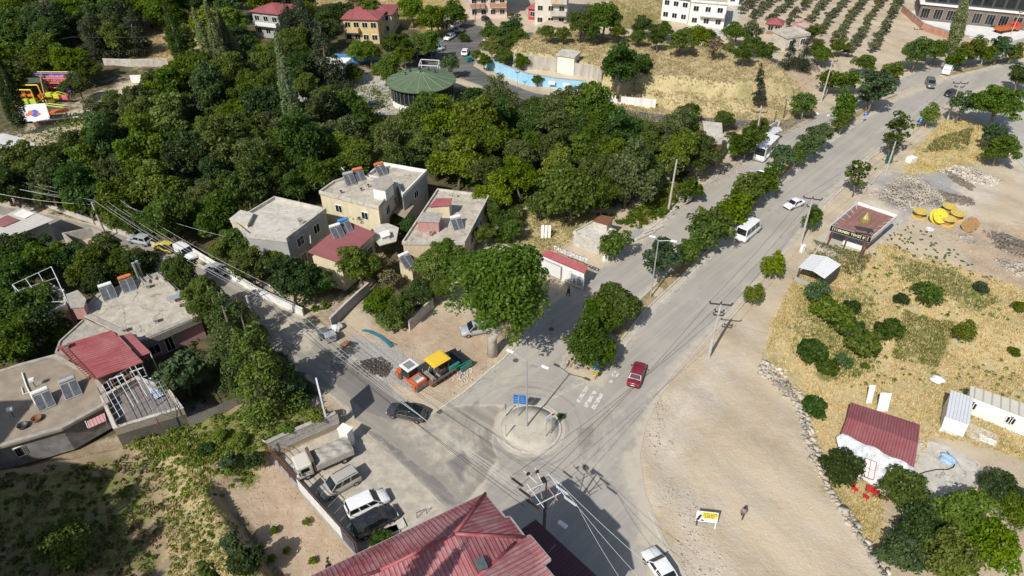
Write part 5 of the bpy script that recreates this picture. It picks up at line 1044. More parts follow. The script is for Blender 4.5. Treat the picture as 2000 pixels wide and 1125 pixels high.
# ---------------------------------------------------------------- vehicles
STY=dict( # rear-glass base, roof rear, roof front, windscreen base (fractions from the rear), belt, hood height (of H)
 sedan=(.17,.29,.60,.75,.63,.60,.66),hatch=(.03,.13,.58,.76,.62,.60,.62),fast=(.06,.36,.58,.78,.64,.58,.66),
 van=(.02,.06,.62,.79,.56,.57,.58),panel=(.02,.05,.60,.77,.56,.56,.58),minibus=(.0,.03,.76,.90,.48,.45,.5),pickup=(.40,.45,.62,.75,.60,.57,.60),wagon=(.02,.10,.60,.77,.60,.57,.6),bus=(0,.01,.97,1.0,.42,.42,.42))
def car(name,label,cat,front,rear,L,W,H,style,col,z=0.02,group=None,lights=True,rails=False,plate=True,sidewin=True):
    a=G(*front,z); b=G(*rear,z); d=(a-b); rz=math.atan2(d.y,d.x); c=(a+b)/2
    t=thing(name,label,cat,(c.x,c.y,z),rz,group)
    rg,rr,rf,ws,belt,hood,deck=STY[style]; X=lambda f:(f-.5)*L; hw=W/2; gb=.2; zb=belt*H; zh=hood*H; zd=deck*H
    nose=.015
    S=[(0,.84,gb+.12,zd*.88),(.02,.93,gb+.05,zd*.97),(.08,.98,gb,zd),(max(rg,.1),1.0,gb,zd if style in('sedan','pickup') else zb),(.3,1,gb,zb),(rf,1,gb,zb),(ws,.99,gb,zh+.03),(.86,.97,gb,zh-.05),(.95,.92,gb+.03,zh-.13),(.985,.84,gb+.06,zh-.22),(1,.74,gb+.14,zh-.32)]
    if style in('bus','minibus','panel','van'):
        S=[(0,.9,gb+.05,zb),(.03,.99,gb,zb),(.3,1,gb,zb),(rf,1,gb,zb),(min(ws,.97),.99,gb,zh+.02)]+([(.93,.95,gb,zh-.1),(.985,.86,gb+.05,zh-.25),(1,.76,gb+.12,zh-.36)] if style!='bus' else [(1,.93,gb+.05,zb)])
    mb=MB(); V=[];F=[];n=9
    for f,w,z0,z1 in S:
        w*=hw; zm=z0+(z1-z0)*.45
        for y,zz in ((-w*.9,z0),(-w,zm),(-w*.97,z1-.09),(-w*.86,z1),(0,z1+.03),(w*.86,z1),(w*.97,z1-.09),(w,zm),(w*.9,z0)): V.append((X(f),y,zz))
    for i in range(len(S)-1):
        for j in range(n): F.append((i*n+j,i*n+(j+1)%n,(i+1)*n+(j+1)%n,(i+1)*n+j))
    F+=[tuple(range(n)),tuple(range(len(V)-n,len(V)))]
    mb.add(V,F); mb.build('body',col,t,smooth=True)
    # cabin
    wb=hw*.93; wt=hw*.76 if style not in('van','panel','minibus','bus') else hw*.86
    lo=[(X(rg),-wb,zb),(X(ws),-wb,zh+.02),(X(ws),wb,zh+.02),(X(rg),wb,zb)]; hi=[(X(rr),-wt,H-.05),(X(rf),-wt,H-.05),(X(rf),wt,H-.05),(X(rr),wt,H-.05)]
    if style in('sedan','pickup'): lo[0]=(X(rg),-wb,zd); lo[3]=(X(rg),wb,zd)
    lo=[Vector(v)-Vector((0,0,.05)) for v in lo]; hi=[Vector(v) for v in hi]; mb=MB(); xm=(X(rr)+X(rf))/2
    mb.add(lo+hi+[Vector((X(rr)+.12,0,H)),Vector((X(rf)-.12,0,H)),Vector((xm,-wt*.6,H+.0)),Vector((xm,wt*.6,H+.0))],[(0,1,5,4),(1,2,6,5),(2,3,7,6),(3,0,4,7),(4,5,9,10),(4,10,8),(5,6,9),(6,7,11,9),(11,7,8),(7,4,8),(8,10,9,11)])
    mb.build('cabin',col,t)
    def glz(nm,p,ins=.08,out=.012):
        p=[Vector(v) for v in p]; c_=sum(p,Vector())/4; nn=(p[1]-p[0]).cross(p[2]-p[0]).normalized(); 
        if nn.dot(c_-Vector((0,0,.9)))<0: nn=-nn
        q=[v.lerp(c_,ins)+nn*out for v in p]; MB().quad(*q).build(nm,glass(),t)
    glz('windscreen',[lo[1].lerp(hi[1],.1),lo[2].lerp(hi[2],.1),hi[2],hi[1]],.07)
    if style!='panel': glz('rear_window',[lo[3].lerp(hi[3],.15),lo[0].lerp(hi[0],.15),hi[0],hi[3]],.12)
    cuts=[(.0,.33),(.36,.66),(.69,.97)] if style in('van','wagon','hatch','sedan','fast') else [(.02,.3),(.32,.6),(.62,.9)] if style in('minibus','bus') else [(.68,.97)] if style=='panel' else [(.1,.9)]
    if style in('sedan','fast','hatch'): cuts=[(.06,.48),(.52,.95)]
    for (i0,i1) in ((0,1),(3,2)):
        for u0,u1 in cuts:
            A,B=lo[i0].lerp(hi[i0],.16),lo[i1].lerp(hi[i1],.16); C,D=lo[i0].lerp(hi[i0],.92),lo[i1].lerp(hi[i1],.92)
            glz('side_window',[A.lerp(B,u0),A.lerp(B,u1),C.lerp(D,u1),C.lerp(D,u0)],.05)
    wr=.31 if L<5 else .36; fx=(.17,.80) if style not in('bus','minibus') else (.22,.82)
    for f in fx:
        for s in(-1,1):
            y=s*(hw-.1); w=MB().tube([(X(f),y-.11,wr),(X(f),y+.11,wr)],wr,16).build('wheel',TYRE,t); MB().tube([(X(f),y+s*.105,wr),(X(f),y+s*.125,wr)],wr*.62,12).build('rim',CHROME,w)
    for s in(-1,1):
        MB().bbox((X(.965 if style!='bus' else .995),s*hw*.66,zh-.27),(.16,hw*.42,.13),.03).build('headlight',LAMPG,t)
        MB().bbox((X(.012),s*hw*.76,zd*.78),(.08,hw*.24,.22),.02).build('taillight',REDL,t)
        MB().bbox((X(ws)-.25,s*(hw+.07),zh+.1),(.14,.18,.13),.03).build('mirror',BLACK,t)
    if plate: MB().box((X(-.004),0,.5 if style!='sedan' else .62),(.02,.5,.11)).build('number_plate',PLATE,t)
    MB().bbox((X(.985),0,gb+.16),(.16,hw*1.5,.16),.03).bbox((X(.01),0,gb+.2),(.14,hw*1.6,.16),.03).build('bumper',BLACK,t)
    if rails:
        for s in(-1,1): MB().bar((X(rr)+.2,s*wt*.85,H+.03),(X(rf)-.2,s*wt*.85,H+.03),.05).build('roof_rail',DSTEEL,t)
    return t
REDP=paint('dark_red_paint',(.20,.012,.022),.35); GREYP=paint('charcoal_paint',(.035,.037,.042),.25,.8); SILV=paint('silver_paint',(.36,.38,.39),.35); BEIS=paint('beige_silver_paint',(.40,.38,.33),.4); WHT=paint('white_car_paint',(.78,.78,.76),.35); YEL=paint('yellow_paint',(.62,.50,.05),.4); BLK=paint('black_car_paint',(.018,.018,.02),.25,.8); GGRY=paint('green_grey_paint',(.12,.14,.12),.4); MAR=paint('maroon_paint',(.10,.01,.02),.4)
c=car('parked_car','dark red sedan driving up beside the median tip','car',(1250,717),(1236,757),4.4,1.7,1.42,'sedan',REDP); c.name='driving_car'
c=car('driving_car','charcoal fastback car with black glass roof nearing the roundabout','car',(758,803),(833,819),4.65,1.9,1.5,'fast',GREYP); rf=MB().slab([(-.85,-.62,1.51),(.55,-.62,1.515),(.55,.62,1.515),(-.85,.62,1.51)],.03).build('glass_roof',glass(),c)
car('minibus','white minibus driving up the main road','minibus',(1476,446),(1444,473),5.9,2.0,2.6,'minibus',WHT); 
car('driving_car','small white sedan driving down the main road','car',(1538,408),(1561,399),4.0,1.6,1.4,'sedan',WHT)
car('driving_car','grey-green minivan crossing the far junction','car',(1819,177),(1812,160),4.3,1.75,1.75,'van',GGRY)
car('driving_car','black hatchback beside the leaning pole at the far junction','car',(1868,183),(1848,190),4.1,1.7,1.5,'hatch',BLK)
car('bus','white coach-like minibus stopped by the bus shelter','bus',(1478,318),(1508,288),7.5,2.3,2.9,'bus',WHT)
car('parked_car','maroon car parked under the median trees','car',(1352,456),(1372,438),4.2,1.65,1.4,'sedan',MAR)
car('parked_car','silver hatchback parked behind the yellow hatchback','car',(258,470),(294,478),4.1,1.7,1.5,'hatch',SILV)
car('parked_car','yellow hatchback with dark roof load parked by the wood','car',(306,483),(341,493),3.9,1.6,1.45,'hatch',YEL)
p=G(322,484,1.45); t=thing('roof_load','dark bundle on the roof of the yellow hatchback','bundle',p); MB().bbox((0,0,.14),(1.3,.9,.22),.08,-.6).build('bundle',BLACK,t)
car('parked_van','white panel van parked along the whitewashed wall','van',(380,512),(350,489),4.4,1.8,1.8,'panel',WHT)
car('parked_car','silver hatchback parked beside the whitewashed wall below the van','car',(407,525),(440,538),4.1,1.7,1.48,'hatch',SILV)
car('parked_car','pale silver van half hidden under the big plane tree','van',(914,652),(948,646),4.3,1.75,1.75,'van',SILV)
car('parked_van','silver van with roof rails parked beside the tarped truck','van',(637,968),(692,937),4.4,1.75,1.8,'van',BEIS,rails=True)
car('parked_van','white van parked between the silver and the black van','van',(752,976),(686,1006),4.4,1.75,1.8,'van',WHT)
car('parked_van','black van parked by the shrub nearest the red hip roof','van',(768,1007),(700,1046),4.6,1.8,1.8,'van',BLK)
car('parked_car','white sedan cut off by the bottom edge of the photo','car',(1268,1085),(1312,1150),4.5,1.8,1.45,'sedan',WHT)
for f,r,l,s,cm in (((872,80),(884,73),'white car parked highest but one on the dark upper street','hatch',WHT),((897,50),(885,55),'white car beside the silver pickup on the upper street','hatch',WHT),((900,63),(882,62),'silver pickup parked at the top of the dark upper street','pickup',SILV),((912,100),(906,112),'white car driving down the dark upper street past the hedge','hatch',WHT),((862,98),(846,102),'white van parked by the blue wall under the trees','van',WHT),((840,107),(826,108),'black car parked by the blue wall under the trees','hatch',BLK),((826,110),(813,111),'dark grey car leftmost by the blue wall','sedan',GREYP),((955,46),(945,40),'dark car half hidden before the terracotta-banded block','hatch',BLK),((1936,52),(1920,48),'black sedan on the white forecourt of the modern building','sedan',BLK),((720,212),(738,210),'dark car parked in shade below the concrete yard','sedan',GREYP)):
    car('parked_car' if 'driving' not in l else 'driving_car',l,'car',f,r,4.2,1.7,1.5 if s!='van' else 1.8,s,cm)
# red flatbed lorry on the forecourt, small white truck at the far median
def lorry(label,front,rear,L,W,cabc,bedc,name='flatbed_truck'):
    a=G(*front,.02); b=G(*rear,.02); d=a-b; t=thing(name,label,'truck',((a+b)/2),math.atan2(d.y,d.x)); h=L/2
    MB().bbox((h-.85,0,1.35),(1.6,W,1.9),.12).build('cab',cabc,t); MB().slab([(h-.04,-W*.42,1.5),(h-.04,W*.42,1.5),(h-.12,W*.4,2.2),(h-.12,-W*.4,2.2)],.02).build('windscreen',glass(),t)
    MB().box((-.85,0,.95),(L-1.9,W,.18)).build('bed',bedc,t)
    for s in(-1,1): MB().box((-.85,s*(W/2-.04),1.3),(L-1.9,.06,.5)).build('side_board',bedc,t)
    for x in (h-.9,-h+1.1):
        for s in(-1,1): MB().tube([(x,s*(W/2-.35),.42),(x,s*(W/2-.05),.42)],.42,14).build('wheel',TYRE,t)
    MB().box((0,0,.62),(L-.6,.8,.2)).build('chassis',DSTEEL,t); return t
lorry('orange-red flatbed lorry on the white forecourt',(1990,58),(1938,66),8,2.3,paint('red_cab',(.5,.05,.03)),M('orange_bed',(.5,.14,.04),.6,.2,1))
lorry('small white truck standing at the far median tip',(1844,150),(1850,136),4.5,1.8,WHT,WHT,'small_truck')
# tarped dump truck in the lot
a=G(586,929,.02); b=G(684,886,.02); d=(a-b); t=thing('tarped_truck','dusty white truck with a grey tarpaulin over its load','truck',(a+b)/2,math.atan2(d.y,d.x)); L=6.2; h=L/2
CABW=paint('dusty_cab_white',(.60,.56,.47),.55,.1)
MB().bbox((h-.85,0,1.35),(1.65,2.05,1.75),.18).build('cab',CABW,t); MB().slab([(h+.0,-.9,1.35),(h+.0,.9,1.35),(h-.2,.85,2.12),(h-.2,-.85,2.12)],.03).build('windscreen',glass(),t)
for s in(-1,1):
    MB().slab([(h-1.3,s*1.04,1.4),(h-.35,s*1.04,1.4),(h-.5,s*1.0,2.08),(h-1.25,s*1.0,2.08)],.015).build('side_window',glass(),t); MB().bbox((h+.0,s*.75,.85),(.08,.35,.2),.03).build('headlight',LAMPG,t); MB().bbox((h-.2,s*1.22,1.6),(.12,.16,.4),.03).build('mirror',BLACK,t)
MB().bbox((h+.02,0,.55),(.16,2.0,.35),.04).build('bumper',M('bumper_blue',(.16,.2,.27),.5,.1,2),t)
MB().box((-.75,0,.62),(L-1.2,.9,.22)).build('chassis',DSTEEL,t); 
BED=M('grey_bed_board',(.42,.39,.34),.7,.15,2,dirt=(.25,.2,.16))
for s in(-1,1):
    sb=MB()
    for k in range(5): sb.box((-.95,s*1.1,1.02+k*.16),(4.1,.06,.13))
    sb.build('side_board',BED,t)
MB().box((-3.0,0,1.3),(.06,2.2,.75)).build('tailboard',BED,t); MB().box((-.95,0,.9),(4.1,2.2,.1)).build('bed',BED,t)
MB().box((1.22,0,1.75),(.12,2.2,1.7)).box((1.35,.0,2.5),(.3,2.2,.1)).box((1.35,0,2.05),(.1,1.6,.06)).build('headboard',M('brown_headboard',(.13,.09,.07),.8,.2,3),t)
mb=MB(); nx,ny=22,14; V=[]; F=[]
for i in range(nx+1):
    for j in range(ny+1):
        x=-3.05+4.1*i/nx; y=-1.16+2.32*j/ny; e=min(1,abs(y)/1.16); e2=abs(x+1)/2.05; zz=2.0-.28*e**4-.25*e2**6+.07*math.sin(x*5+y*2)+.05*math.sin(y*9+x*3)+R.uniform(-.02,.02)
        if j in(0,ny): zz=1.45+.12*math.sin(x*4)
        V.append((x,y,zz))
for i in range(nx):
    for j in range(ny): k=i*(ny+1)+j; F.append((k,k+1,k+ny+2,k+ny+1))
mb.add(V,F); mb.build('tarpaulin',M('grey_tarp',(.36,.33,.28),.85,.15,2,dirt=(.24,.21,.17),dirtamt=.6),t,smooth=True)
for x in(h-.95,-1.9):
    for s in(-1,1): w=MB().tube([(x,s*.72,.42),(x,s*1.02,.42)],.42,16).build('wheel',TYRE,t); MB().tube([(x,s*1.01,.42),(x,s*1.04,.42)],.2,10).build('rim',CHROME,w)
# tandem roller
ORG=paint('machine_orange',(.62,.12,.025),.45,.2); a=G(781,727,.02); b=G(828,764,.02); d=b-a; rz=math.atan2(d.y,d.x); t=thing('road_roller','orange tandem road roller with white-roofed cab','road roller',(a+b)/2,rz)
DRUM=M('drum_steel',(.20,.18,.16),.5,.2,3,metal=.4); STG=M('dark_machine_grey',(.07,.072,.075),.55,.15,3)
for x in(-1.55,1.6):
    MB().tube([(x,-.85,.58),(x,.85,.58)],.58,26).build('drum',DRUM,t)
    for s in(-1,1): MB().bbox((x,s*.92,.78),(.55,.1,.75),.03).build('drum_yoke',ORG,t)
MB().bbox((1.35,0,1.22),(1.5,1.6,.55),.08).build('engine_hood',ORG,t); mb=MB()
for k in range(6): mb.box((.98+k*.13,-.05,1.53),(.06,1.05,.08))
mb.build('grille',M('vent_grey',(.42,.42,.41),.6,.1,3),t); MB().box((1.75,0,1.51),(.4,1.1,.04)).build('white_stripe',WHITEP,t); MB().box((1.42,0,1.505),(1.1,1.25,.02)).build('hood_top',STG,t)
MB().bbox((-1.55,0,1.1),(.8,1.5,.4),.06).build('front_hood',ORG,t); MB().bar((-1.9,.1,1.35),(-1.1,.45,1.35),.08).build('hand_rail',ORG,t)
MB().bbox((-.1,0,.78),(2.0,.95,.55),.06).build('frame',STG,t); MB().bbox((.1,-.66,.85),(1.3,.25,.5),.04).bbox((.1,.66,.85),(1.3,.25,.5),.04).build('side_tank',ORG,t)
cb=MB(); lo=[(-.85,-.72,1.05),(.55,-.72,1.05),(.55,.72,1.05),(-.85,.72,1.05)]; hi=[(-.75,-.66,2.55),(.45,-.66,2.55),(.45,.66,2.55),(-.75,.66,2.55)]; cb.add(lo+hi,[(0,1,5,4),(1,2,6,5),(2,3,7,6),(3,0,4,7),(4,5,6,7)]); cb.build('cab_glass',glass(),t)
for (x,y) in ((-.85,-.72),(.55,-.72),(.55,.72),(-.85,.72)): MB().bar((x,y,1.05),(x*.87,y*.92,2.56),.09).build('cab_post',STG,t)
MB().bbox((-.15,0,2.64),(1.75,1.75,.16),.07).build('cab_roof',WHITEP,t); MB().bbox((-.15,0,2.735),(1.15,1.1,.05),.015).build('roof_panel',M('roof_grey',(.22,.22,.22),.6,.1,2),t)
# asphalt paver
YC=paint('canopy_yellow',(.75,.50,.03),.4,.3); GRN=paint('paver_green',(.015,.20,.14),.45,.2); a=G(836,748,.02); b=G(902,708,.02); d=b-a; rz=math.atan2(d.y,d.x); t=thing('asphalt_paver','green asphalt paver with yellow canopy and open hopper','paver',(a+b)/2,rz)
for s in(-1,1):
    tk=[(-1.9+.0,s*.95,.1),(-2.1,s*.95,.42),(-1.75,s*.95,.74),(1.15,s*.95,.72),(1.45,s*.95,.42),(1.15,s*.95,.08)]; mb=MB()
    for i in range(6): mb.bar(tk[i],tk[(i+1)%6],.38,.12)
    mb.build('track',STG,t)
    for k in range(5): MB().tube([(-1.6+k*.65,s*.85,.4),(-1.6+k*.65,s*1.05,.4)],.25,12).build('track_wheel',RUST,t)
MB().bbox((.1,0,1.0),(2.6,1.7,.7),.06).build('body',M('paver_brown',(.09,.065,.05),.8,.3,3),t)
MB().bbox((.75,-1.0,1.25),(1.5,.3,.75),.05).bbox((.75,1.0,1.25),(1.5,.3,.75),.05).build('side_cover',GRN,t)
MB().box((-.9,.0,1.45),(.9,1.9,.5)).box((-.5,.4,1.85),(.5,.5,.5)).build('operator_deck',M('deck_dark',(.06,.05,.045),.8,.3,3),t); MB().bbox((-.75,.45,1.95),(.45,.5,.5),.06).bbox((-.75,-.45,1.95),(.45,.5,.5),.06).build('seat',BLACK,t)
MB().box((2.05,0,.75),(1.6,2.5,.12)).build('hopper_floor',BLACK,t)
for s in(-1,1): MB().slab([(1.25,s*.9,.8),(2.95,s*.9,.75),(2.95,s*1.55,1.25),(1.25,s*1.6,1.45)],.08).build('hopper_wing',GRN if s<0 else BLACK,t)
MB().bbox((2.1,-1.62,.85),(1.75,.14,.75),.03).build('hopper_side',GRN,t); MB().box((3.0,0,.7),(.2,2.4,.35)).build('push_beam',BLACK,t)
for k,(x,y) in enumerate(((-2.0,-.8),(-.0,-.8),(-.0,.8),(-2.0,.8))): MB().bar((x,y,1.3),(x,y,2.85),.09).build('canopy_post',STG,t)
cm=MB(); cm.bbox((-1.0,0,2.95),(2.55,2.1,.16),.07); cm.bbox((-1.0,0,3.05),(2.1,1.7,.12),.05); cm.build('canopy',YC,t)
MB().bbox((-2.55,0,.55),(.8,2.4,.5),.05).build('screed',RUST,t); MB().box((-2.3,0,.95),(.5,2.0,.2)).tube([(-2.6,-1.0,.8),(-2.6,-1.0,1.6)],.05).tube([(-2.6,1.0,.8),(-2.6,1.0,1.6)],.05).build('screed_frame',M('screed_grey',(.25,.22,.2),.8,.3,3),t)
for s in(-1,1): MB().bar((-2.3,s*1.15,.75),(.9,s*1.18,.95),.14,.2).build('tow_arm',M('arm_brown',(.12,.095,.08),.8,.3,3),t)
mb=MB()
for k in range(7): mb.bar((-2.0+R.uniform(-.3,1.2),R.uniform(-.8,.8),1.2),(-1.6+R.uniform(-.5,1.2),R.uniform(-.8,.8),1.75),.07)
mb.build('linkage',M('link_grey',(.3,.28,.25),.7,.3,3),t)
# ---------------------------------------------------------------- single trees and shrubs, placed one by one
def TT(kind,rows,**k):
    for r in rows: tr(kind,*r,**k)
plant('big',G(962,692,0),7.1,18.5,'huge round plane tree beside the yellow-canopied paver').rotation_euler.z=2.2
TT('broad',[(1147,652,52,'leafy tree at the median tip nearest the blue warning signs'),(1207,594,48,'leafy tree second from the median tip'),(1180,622,42,'leafy tree squeezed between the two largest at the median tip'),(1170,690,30,'low leafy tree right over the chevron sign')],group='plane trees on the median')
for r in [(1293,502,36,'grey-green tree beside the double street lamp on the median'),(1345,482,27,'round tree between the double lamp and the maroon car'),(1372,455,30,'leafy median tree beside the parked maroon car'),(1395,430,42,'big leafy median tree half hiding the maroon car'),(1428,402,34,'leafy median tree just above the big one by the maroon car'),(1447,378,26,'narrow median tree level with the white driving sedan'),(1472,362,36,'dense median tree left of the white driving sedan'),(1497,345,28,'smaller median tree just below the stopped bus'),(1577,284,24,'grey-leaved median tree right of the stopped bus'),(1602,262,24,'grey-leaved median tree beside the thin lamp post'),(1659,203,29,'round-headed median tree right of the leaning concrete pole'),(1648,234,19,'small round tree below the round-headed median tree'),(1712,168,34,'wide grey-green tree near the far end of the median'),(1700,185,20,'low bushy tree under the wide grey-green median tree'),(1748,134,22,'slim round tree at the far end of the median')]:
    tr('street' if 'grey' not in r[3] else 'streetgrey',*r)
tr('streetgrey',1527,312,22,'feathery tree in front of the stopped bus',asp=1.6); tr('streetlight',1556,302,18,'yellowish little tree behind the feathery one by the bus')
TT('streetlight',[(1512,512,25,'bright yellow-green street tree below the leaning roadside pole'),(1473,570,20,'small bright street tree above the tall pole shadow'),(1817,222,17,'small bright tree by the blue arrow sign at the far junction')])
tr('street',1594,422,22,'round green tree beside the roadside pole near the bread kiosk')
TT('young',[(1680,340,23,'thin spiky young tree by the road below the green bin'),(1757,252,26,'thin spiky young tree above the green bin'),(1745,275,18,'small spiky sapling beside the green bin')])
TT('streetgrey',[(1882,201,24,'grey-green tree right of the leaning far pole'),(1940,262,22,'grey-green tree left of the right-edge lamp'),(1955,92,21,'airy tree on the far median beside the red lorry')])
TT('broad',[(1957,196,44,'large round tree shading the pale side road'),(1996,146,26,'round tree cut by the right edge above the large one')])
TT('lightbroad',[(1957,282,32,'bright leafy tree under the right-edge lamp'),(1900,96,27,'bright broad tree on the far median by the small truck')])
TT('street',[(1870,112,18,'oval shrubby tree behind the small white truck'),(1926,102,16,'small round tree right of the bright broad one on the far median'),(1981,98,17,'small round tree on the far median near the right edge'),(1200,468,30,'round tree beside the ruined block hut'),(1350,360,25,'round tree at the earth track by the cross-arm pole'),(1575,196,24,'low tree in the golden field by the leaning pole'),(1622,152,23,'tree left of two behind the leaning concrete pole'),(1662,151,22,'tree right of two behind the leaning concrete pole')])
tall('poplar',1858,112,1890,-22,16,'tall slim poplar before the modern dark building','poplar_tree')
TT('broad',[(1462,272,34,'leafy tree left of the bus shelter pole'),(1484,245,26,'leafy tree over the bus shelter'),(1437,285,22,'small leafy tree beside the unfinished building'),(1345,212,23,'small round tree at the foot of the golden slope'),(1415,232,20,'small dark tree between the street and the unfinished building'),(1796,98,30,'wide bushy tree at the olive grove corner by the pole'),(1830,96,24,'bushy tree right of the wide one at the grove corner'),(1165,122,19,'light tree left of the big dark tree on the mound')])
TT('darkbroad',[(1213,122,46,'big dark tree standing alone on the golden mound'),(1254,122,24,'smaller dark tree leaning on the big one on the mound')],z0=2.3)
tall('cypress',1481,203,1487,122,14,'lone dark cypress on the golden slope','cypress_tree')
# hedge and trees behind the mound
TT('lightbroad',[(1330,72,27,'bright rounded tree in the hedge below the white house'),(1362,72,24,'second bright rounded tree in the hedge below the white house')])
YS=.9
for i,(x,y,r,k) in enumerate([(1286,74,22,'broad'),(1245,66,20,'broad'),(1255,45,24,'darkbroad'),(1300,52,22,'broad'),(1180,32,38,'broad'),(1135,40,34,'broad'),(1160,60,22,'broad'),(1205,60,20,'lightbroad'),(1395,90,20,'dead'),(1385,68,22,'darkbroad'),(1440,62,26,'broad'),(1468,85,26,'broad'),(1425,98,16,'lightbush'),(1470,60,22,'olive'),(1100,62,18,'lightbroad'),(1068,62,18,'broad')]):
    tr(k,x,y,r,['leafy','bushy','dense','broad'][i%4]+' tree behind the golden mound, '+('under the white houses' if x>1270 else 'near the cream apartment block'),group='trees behind the golden mound')
for i,(x,y,r,k) in enumerate([(965,64,26,'broad'),(1002,52,28,'darkbroad'),(1012,74,22,'broad'),(960,92,22,'lightbroad'),(985,80,20,'broad'),(945,112,16,'broad'),(985,108,20,'broad'),(1018,118,18,'broad'),(1040,128,14,'bush'),(930,108,14,'bush')]):
    tr(k,x,y,r,('shrub' if 'bush' in k else 'tree')+' on the bank between the dark upper street and the golden mound',group='greenery on the bank by the upper street',z0=1.0)
TT('broad',[(1050,153,13,'small round tree in front of the pale blue street wall')])
YS=1.0
# around the red-roofed houses
for i,(x,y,r,k) in enumerate([(885,15,26,'broad'),(842,30,30,'broad'),(805,12,28,'lightbroad'),(865,45,20,'olive'),(722,14,28,'lightbroad'),(690,10,22,'dead'),(660,20,30,'darkbroad'),(640,52,30,'darkbroad'),(605,55,26,'pine'),(585,20,30,'pine'),(560,35,24,'pine'),(775,82,28,'broad'),(812,78,30,'broad'),(840,82,26,'broad'),(790,105,22,'broad'),(757,132,30,'broad'),(700,98,20,'lightbroad'),(722,100,24,'broad'),(580,90,26,'broad'),(598,108,18,'lightbroad'),(690,135,20,'broad'),(560,120,22,'broad'),(610,135,24,'broad'),(520,125,24,'broad'),(878,125,18,'streetgrey'),(538,95,20,'darkbroad'),(470,85,20,'broad'),(905,75,12,'bush')]):
    where='right of the yellow-walled house' if x>740 else 'around the yellow-walled house' if x>640 else 'around the red-roofed house with the white balcony'
    tr(k,x,y,r,{'pine':'dark conifer','dead':'dry bare-looking tree','lightbroad':'light green tree','olive':'grey-green tree','bush':'shrub'}.get(k,'leafy tree')+' '+where,group={'pine':'dark conifers','lightbroad':'light green trees'}.get(k,'leafy trees')+' '+where)
tr('pine',632,95,38,'big dark spruce-like tree left of the bright blue pool wall',name='conifer_tree')
# top left
for i,(bx,by,tx,ty,r,l) in enumerate([(190,118,165,5,32,'broad dark conifer left of three over the concrete wall'),(222,112,205,12,24,'slim dark conifer between two broad ones'),(262,110,255,20,34,'broad dark conifer right of three over the concrete wall'),(300,40,295,-30,26,'dark conifer at the top edge beside the leaning poplar')]): tall('pine',bx,by,tx,ty,r,l,'conifer_tree')
tall('darkpoplar',368,150,322,8,22,'dark green leaning poplar right of the conifers','poplar_tree')
for bx,by,tx,ty,r,l in [(432,165,378,22,17,'feathery leaning poplar leftmost of the pale group'),(450,168,402,8,18,'tallest feathery leaning poplar of the pale group'),(468,160,425,22,17,'feathery leaning poplar third of the pale group'),(486,158,440,52,14,'short feathery leaning poplar rightmost of the pale group'),(592,320,540,75,21,'tall feathery poplar rising out of the middle of the wood')]: tall('poplar',bx,by,tx,ty,r,l,'poplar_tree')
tall('darkpoplar',44,262,-2,120,24,'dark leaning poplar before the amusement rides','poplar_tree')
for i in range(72):
    for _ in range(40):
        x,y=PR.uniform(-40,600),PR.uniform(-25,175)
        if not(30<x<160 and 130<y<240) and not(150<x<340 and 95<y<148) and not(480<x<565 and 20<y<85) and not (250<x<330 and 55<y<95): break
    k=PR.choices(['broad','darkbroad','pine','lightbroad'],[.48,.34,.05,.13])[0]; l={'broad':'leafy tree','darkbroad':'dark green tree','pine':'dark conifer','lightbroad':'light green tree'}[k]
    w_='on the shaded hillside at the top left' if x<330 else 'behind the pale leaning poplars'
    tr(k,x,y,PR.uniform(26,38),l+' '+w_,group=l+'s '+w_)
tr('broad',78,108,32,'bright sunlit tree left of the dark conifers'); tr('darkbroad',100,35,46,'big dark rounded tree at the top left')
TT('broad',[(165,135,24,'bushy tree beside the amusement rides'),(150,165,26,'broad tree right of the climbing frames')])
for x,y,h in ((-48,27,24),(-46.5,21,25),(-44.5,14,27)): plant('broad',(x,y,0),3.6,h,'tall tree added outside the frame to break up the tall block shadow','broadleaf_tree','tree','trees outside the frame')  # unseen stretched trees, added to make the block's shadow edge ragged
for x,y,h in ((-12.7,15.4,32),(-10.3,16.2,28)): plant('darkpoplar',(x,y,0),2.0,h,'tall tree just below the frame, shading the red hip roof','poplar_tree','tree','trees below the frame')
# olive grove
ax=(G(1722,4,0)-G(1664,98,0)).normalized(); ox=Vector((ax.y,-ax.x,0)); og=G(1664,98,0)
OL=GL([(1452,0),(1748,-12),(1772,40),(1740,95),(1690,112),(1650,112),(1600,70),(1560,60),(1500,60),(1465,45),(1440,25)])
for i in range(-16,10):
    for j in range(-6,32):
        q=og+ox*(i*4.9+PR.uniform(-.4,.4))+ax*(j*3.4+PR.uniform(-.6,.6))
        if inside(OL,q.x,q.y) and PR.random()<.9: plant('olive',(q.x,q.y,-.05),PR.uniform(1.1,1.9),PR.uniform(2.3,3.6),'small grey-green olive tree in the planted rows at the top right','olive_tree','olive tree','olive trees in rows')
for i,(x,y,r,k) in enumerate([(1545,100,16,'pine'),(1572,100,18,'pine'),(1600,88,16,'broad'),(1612,100,20,'broad'),(1590,62,16,'lightbroad'),(1640,88,16,'broad'),(1500,100,20,'broad'),(1455,100,22,'broad'),(1485,92,18,'broad'),(1690,122,20,'broad'),(1640,75,16,'olive')]): tr(k,x,y,r,('dark conifer' if k=='pine' else 'leafy tree')+' among the sheds below the olive grove',group=('conifers' if k=='pine' else 'leafy trees')+' among the sheds below the olive grove')
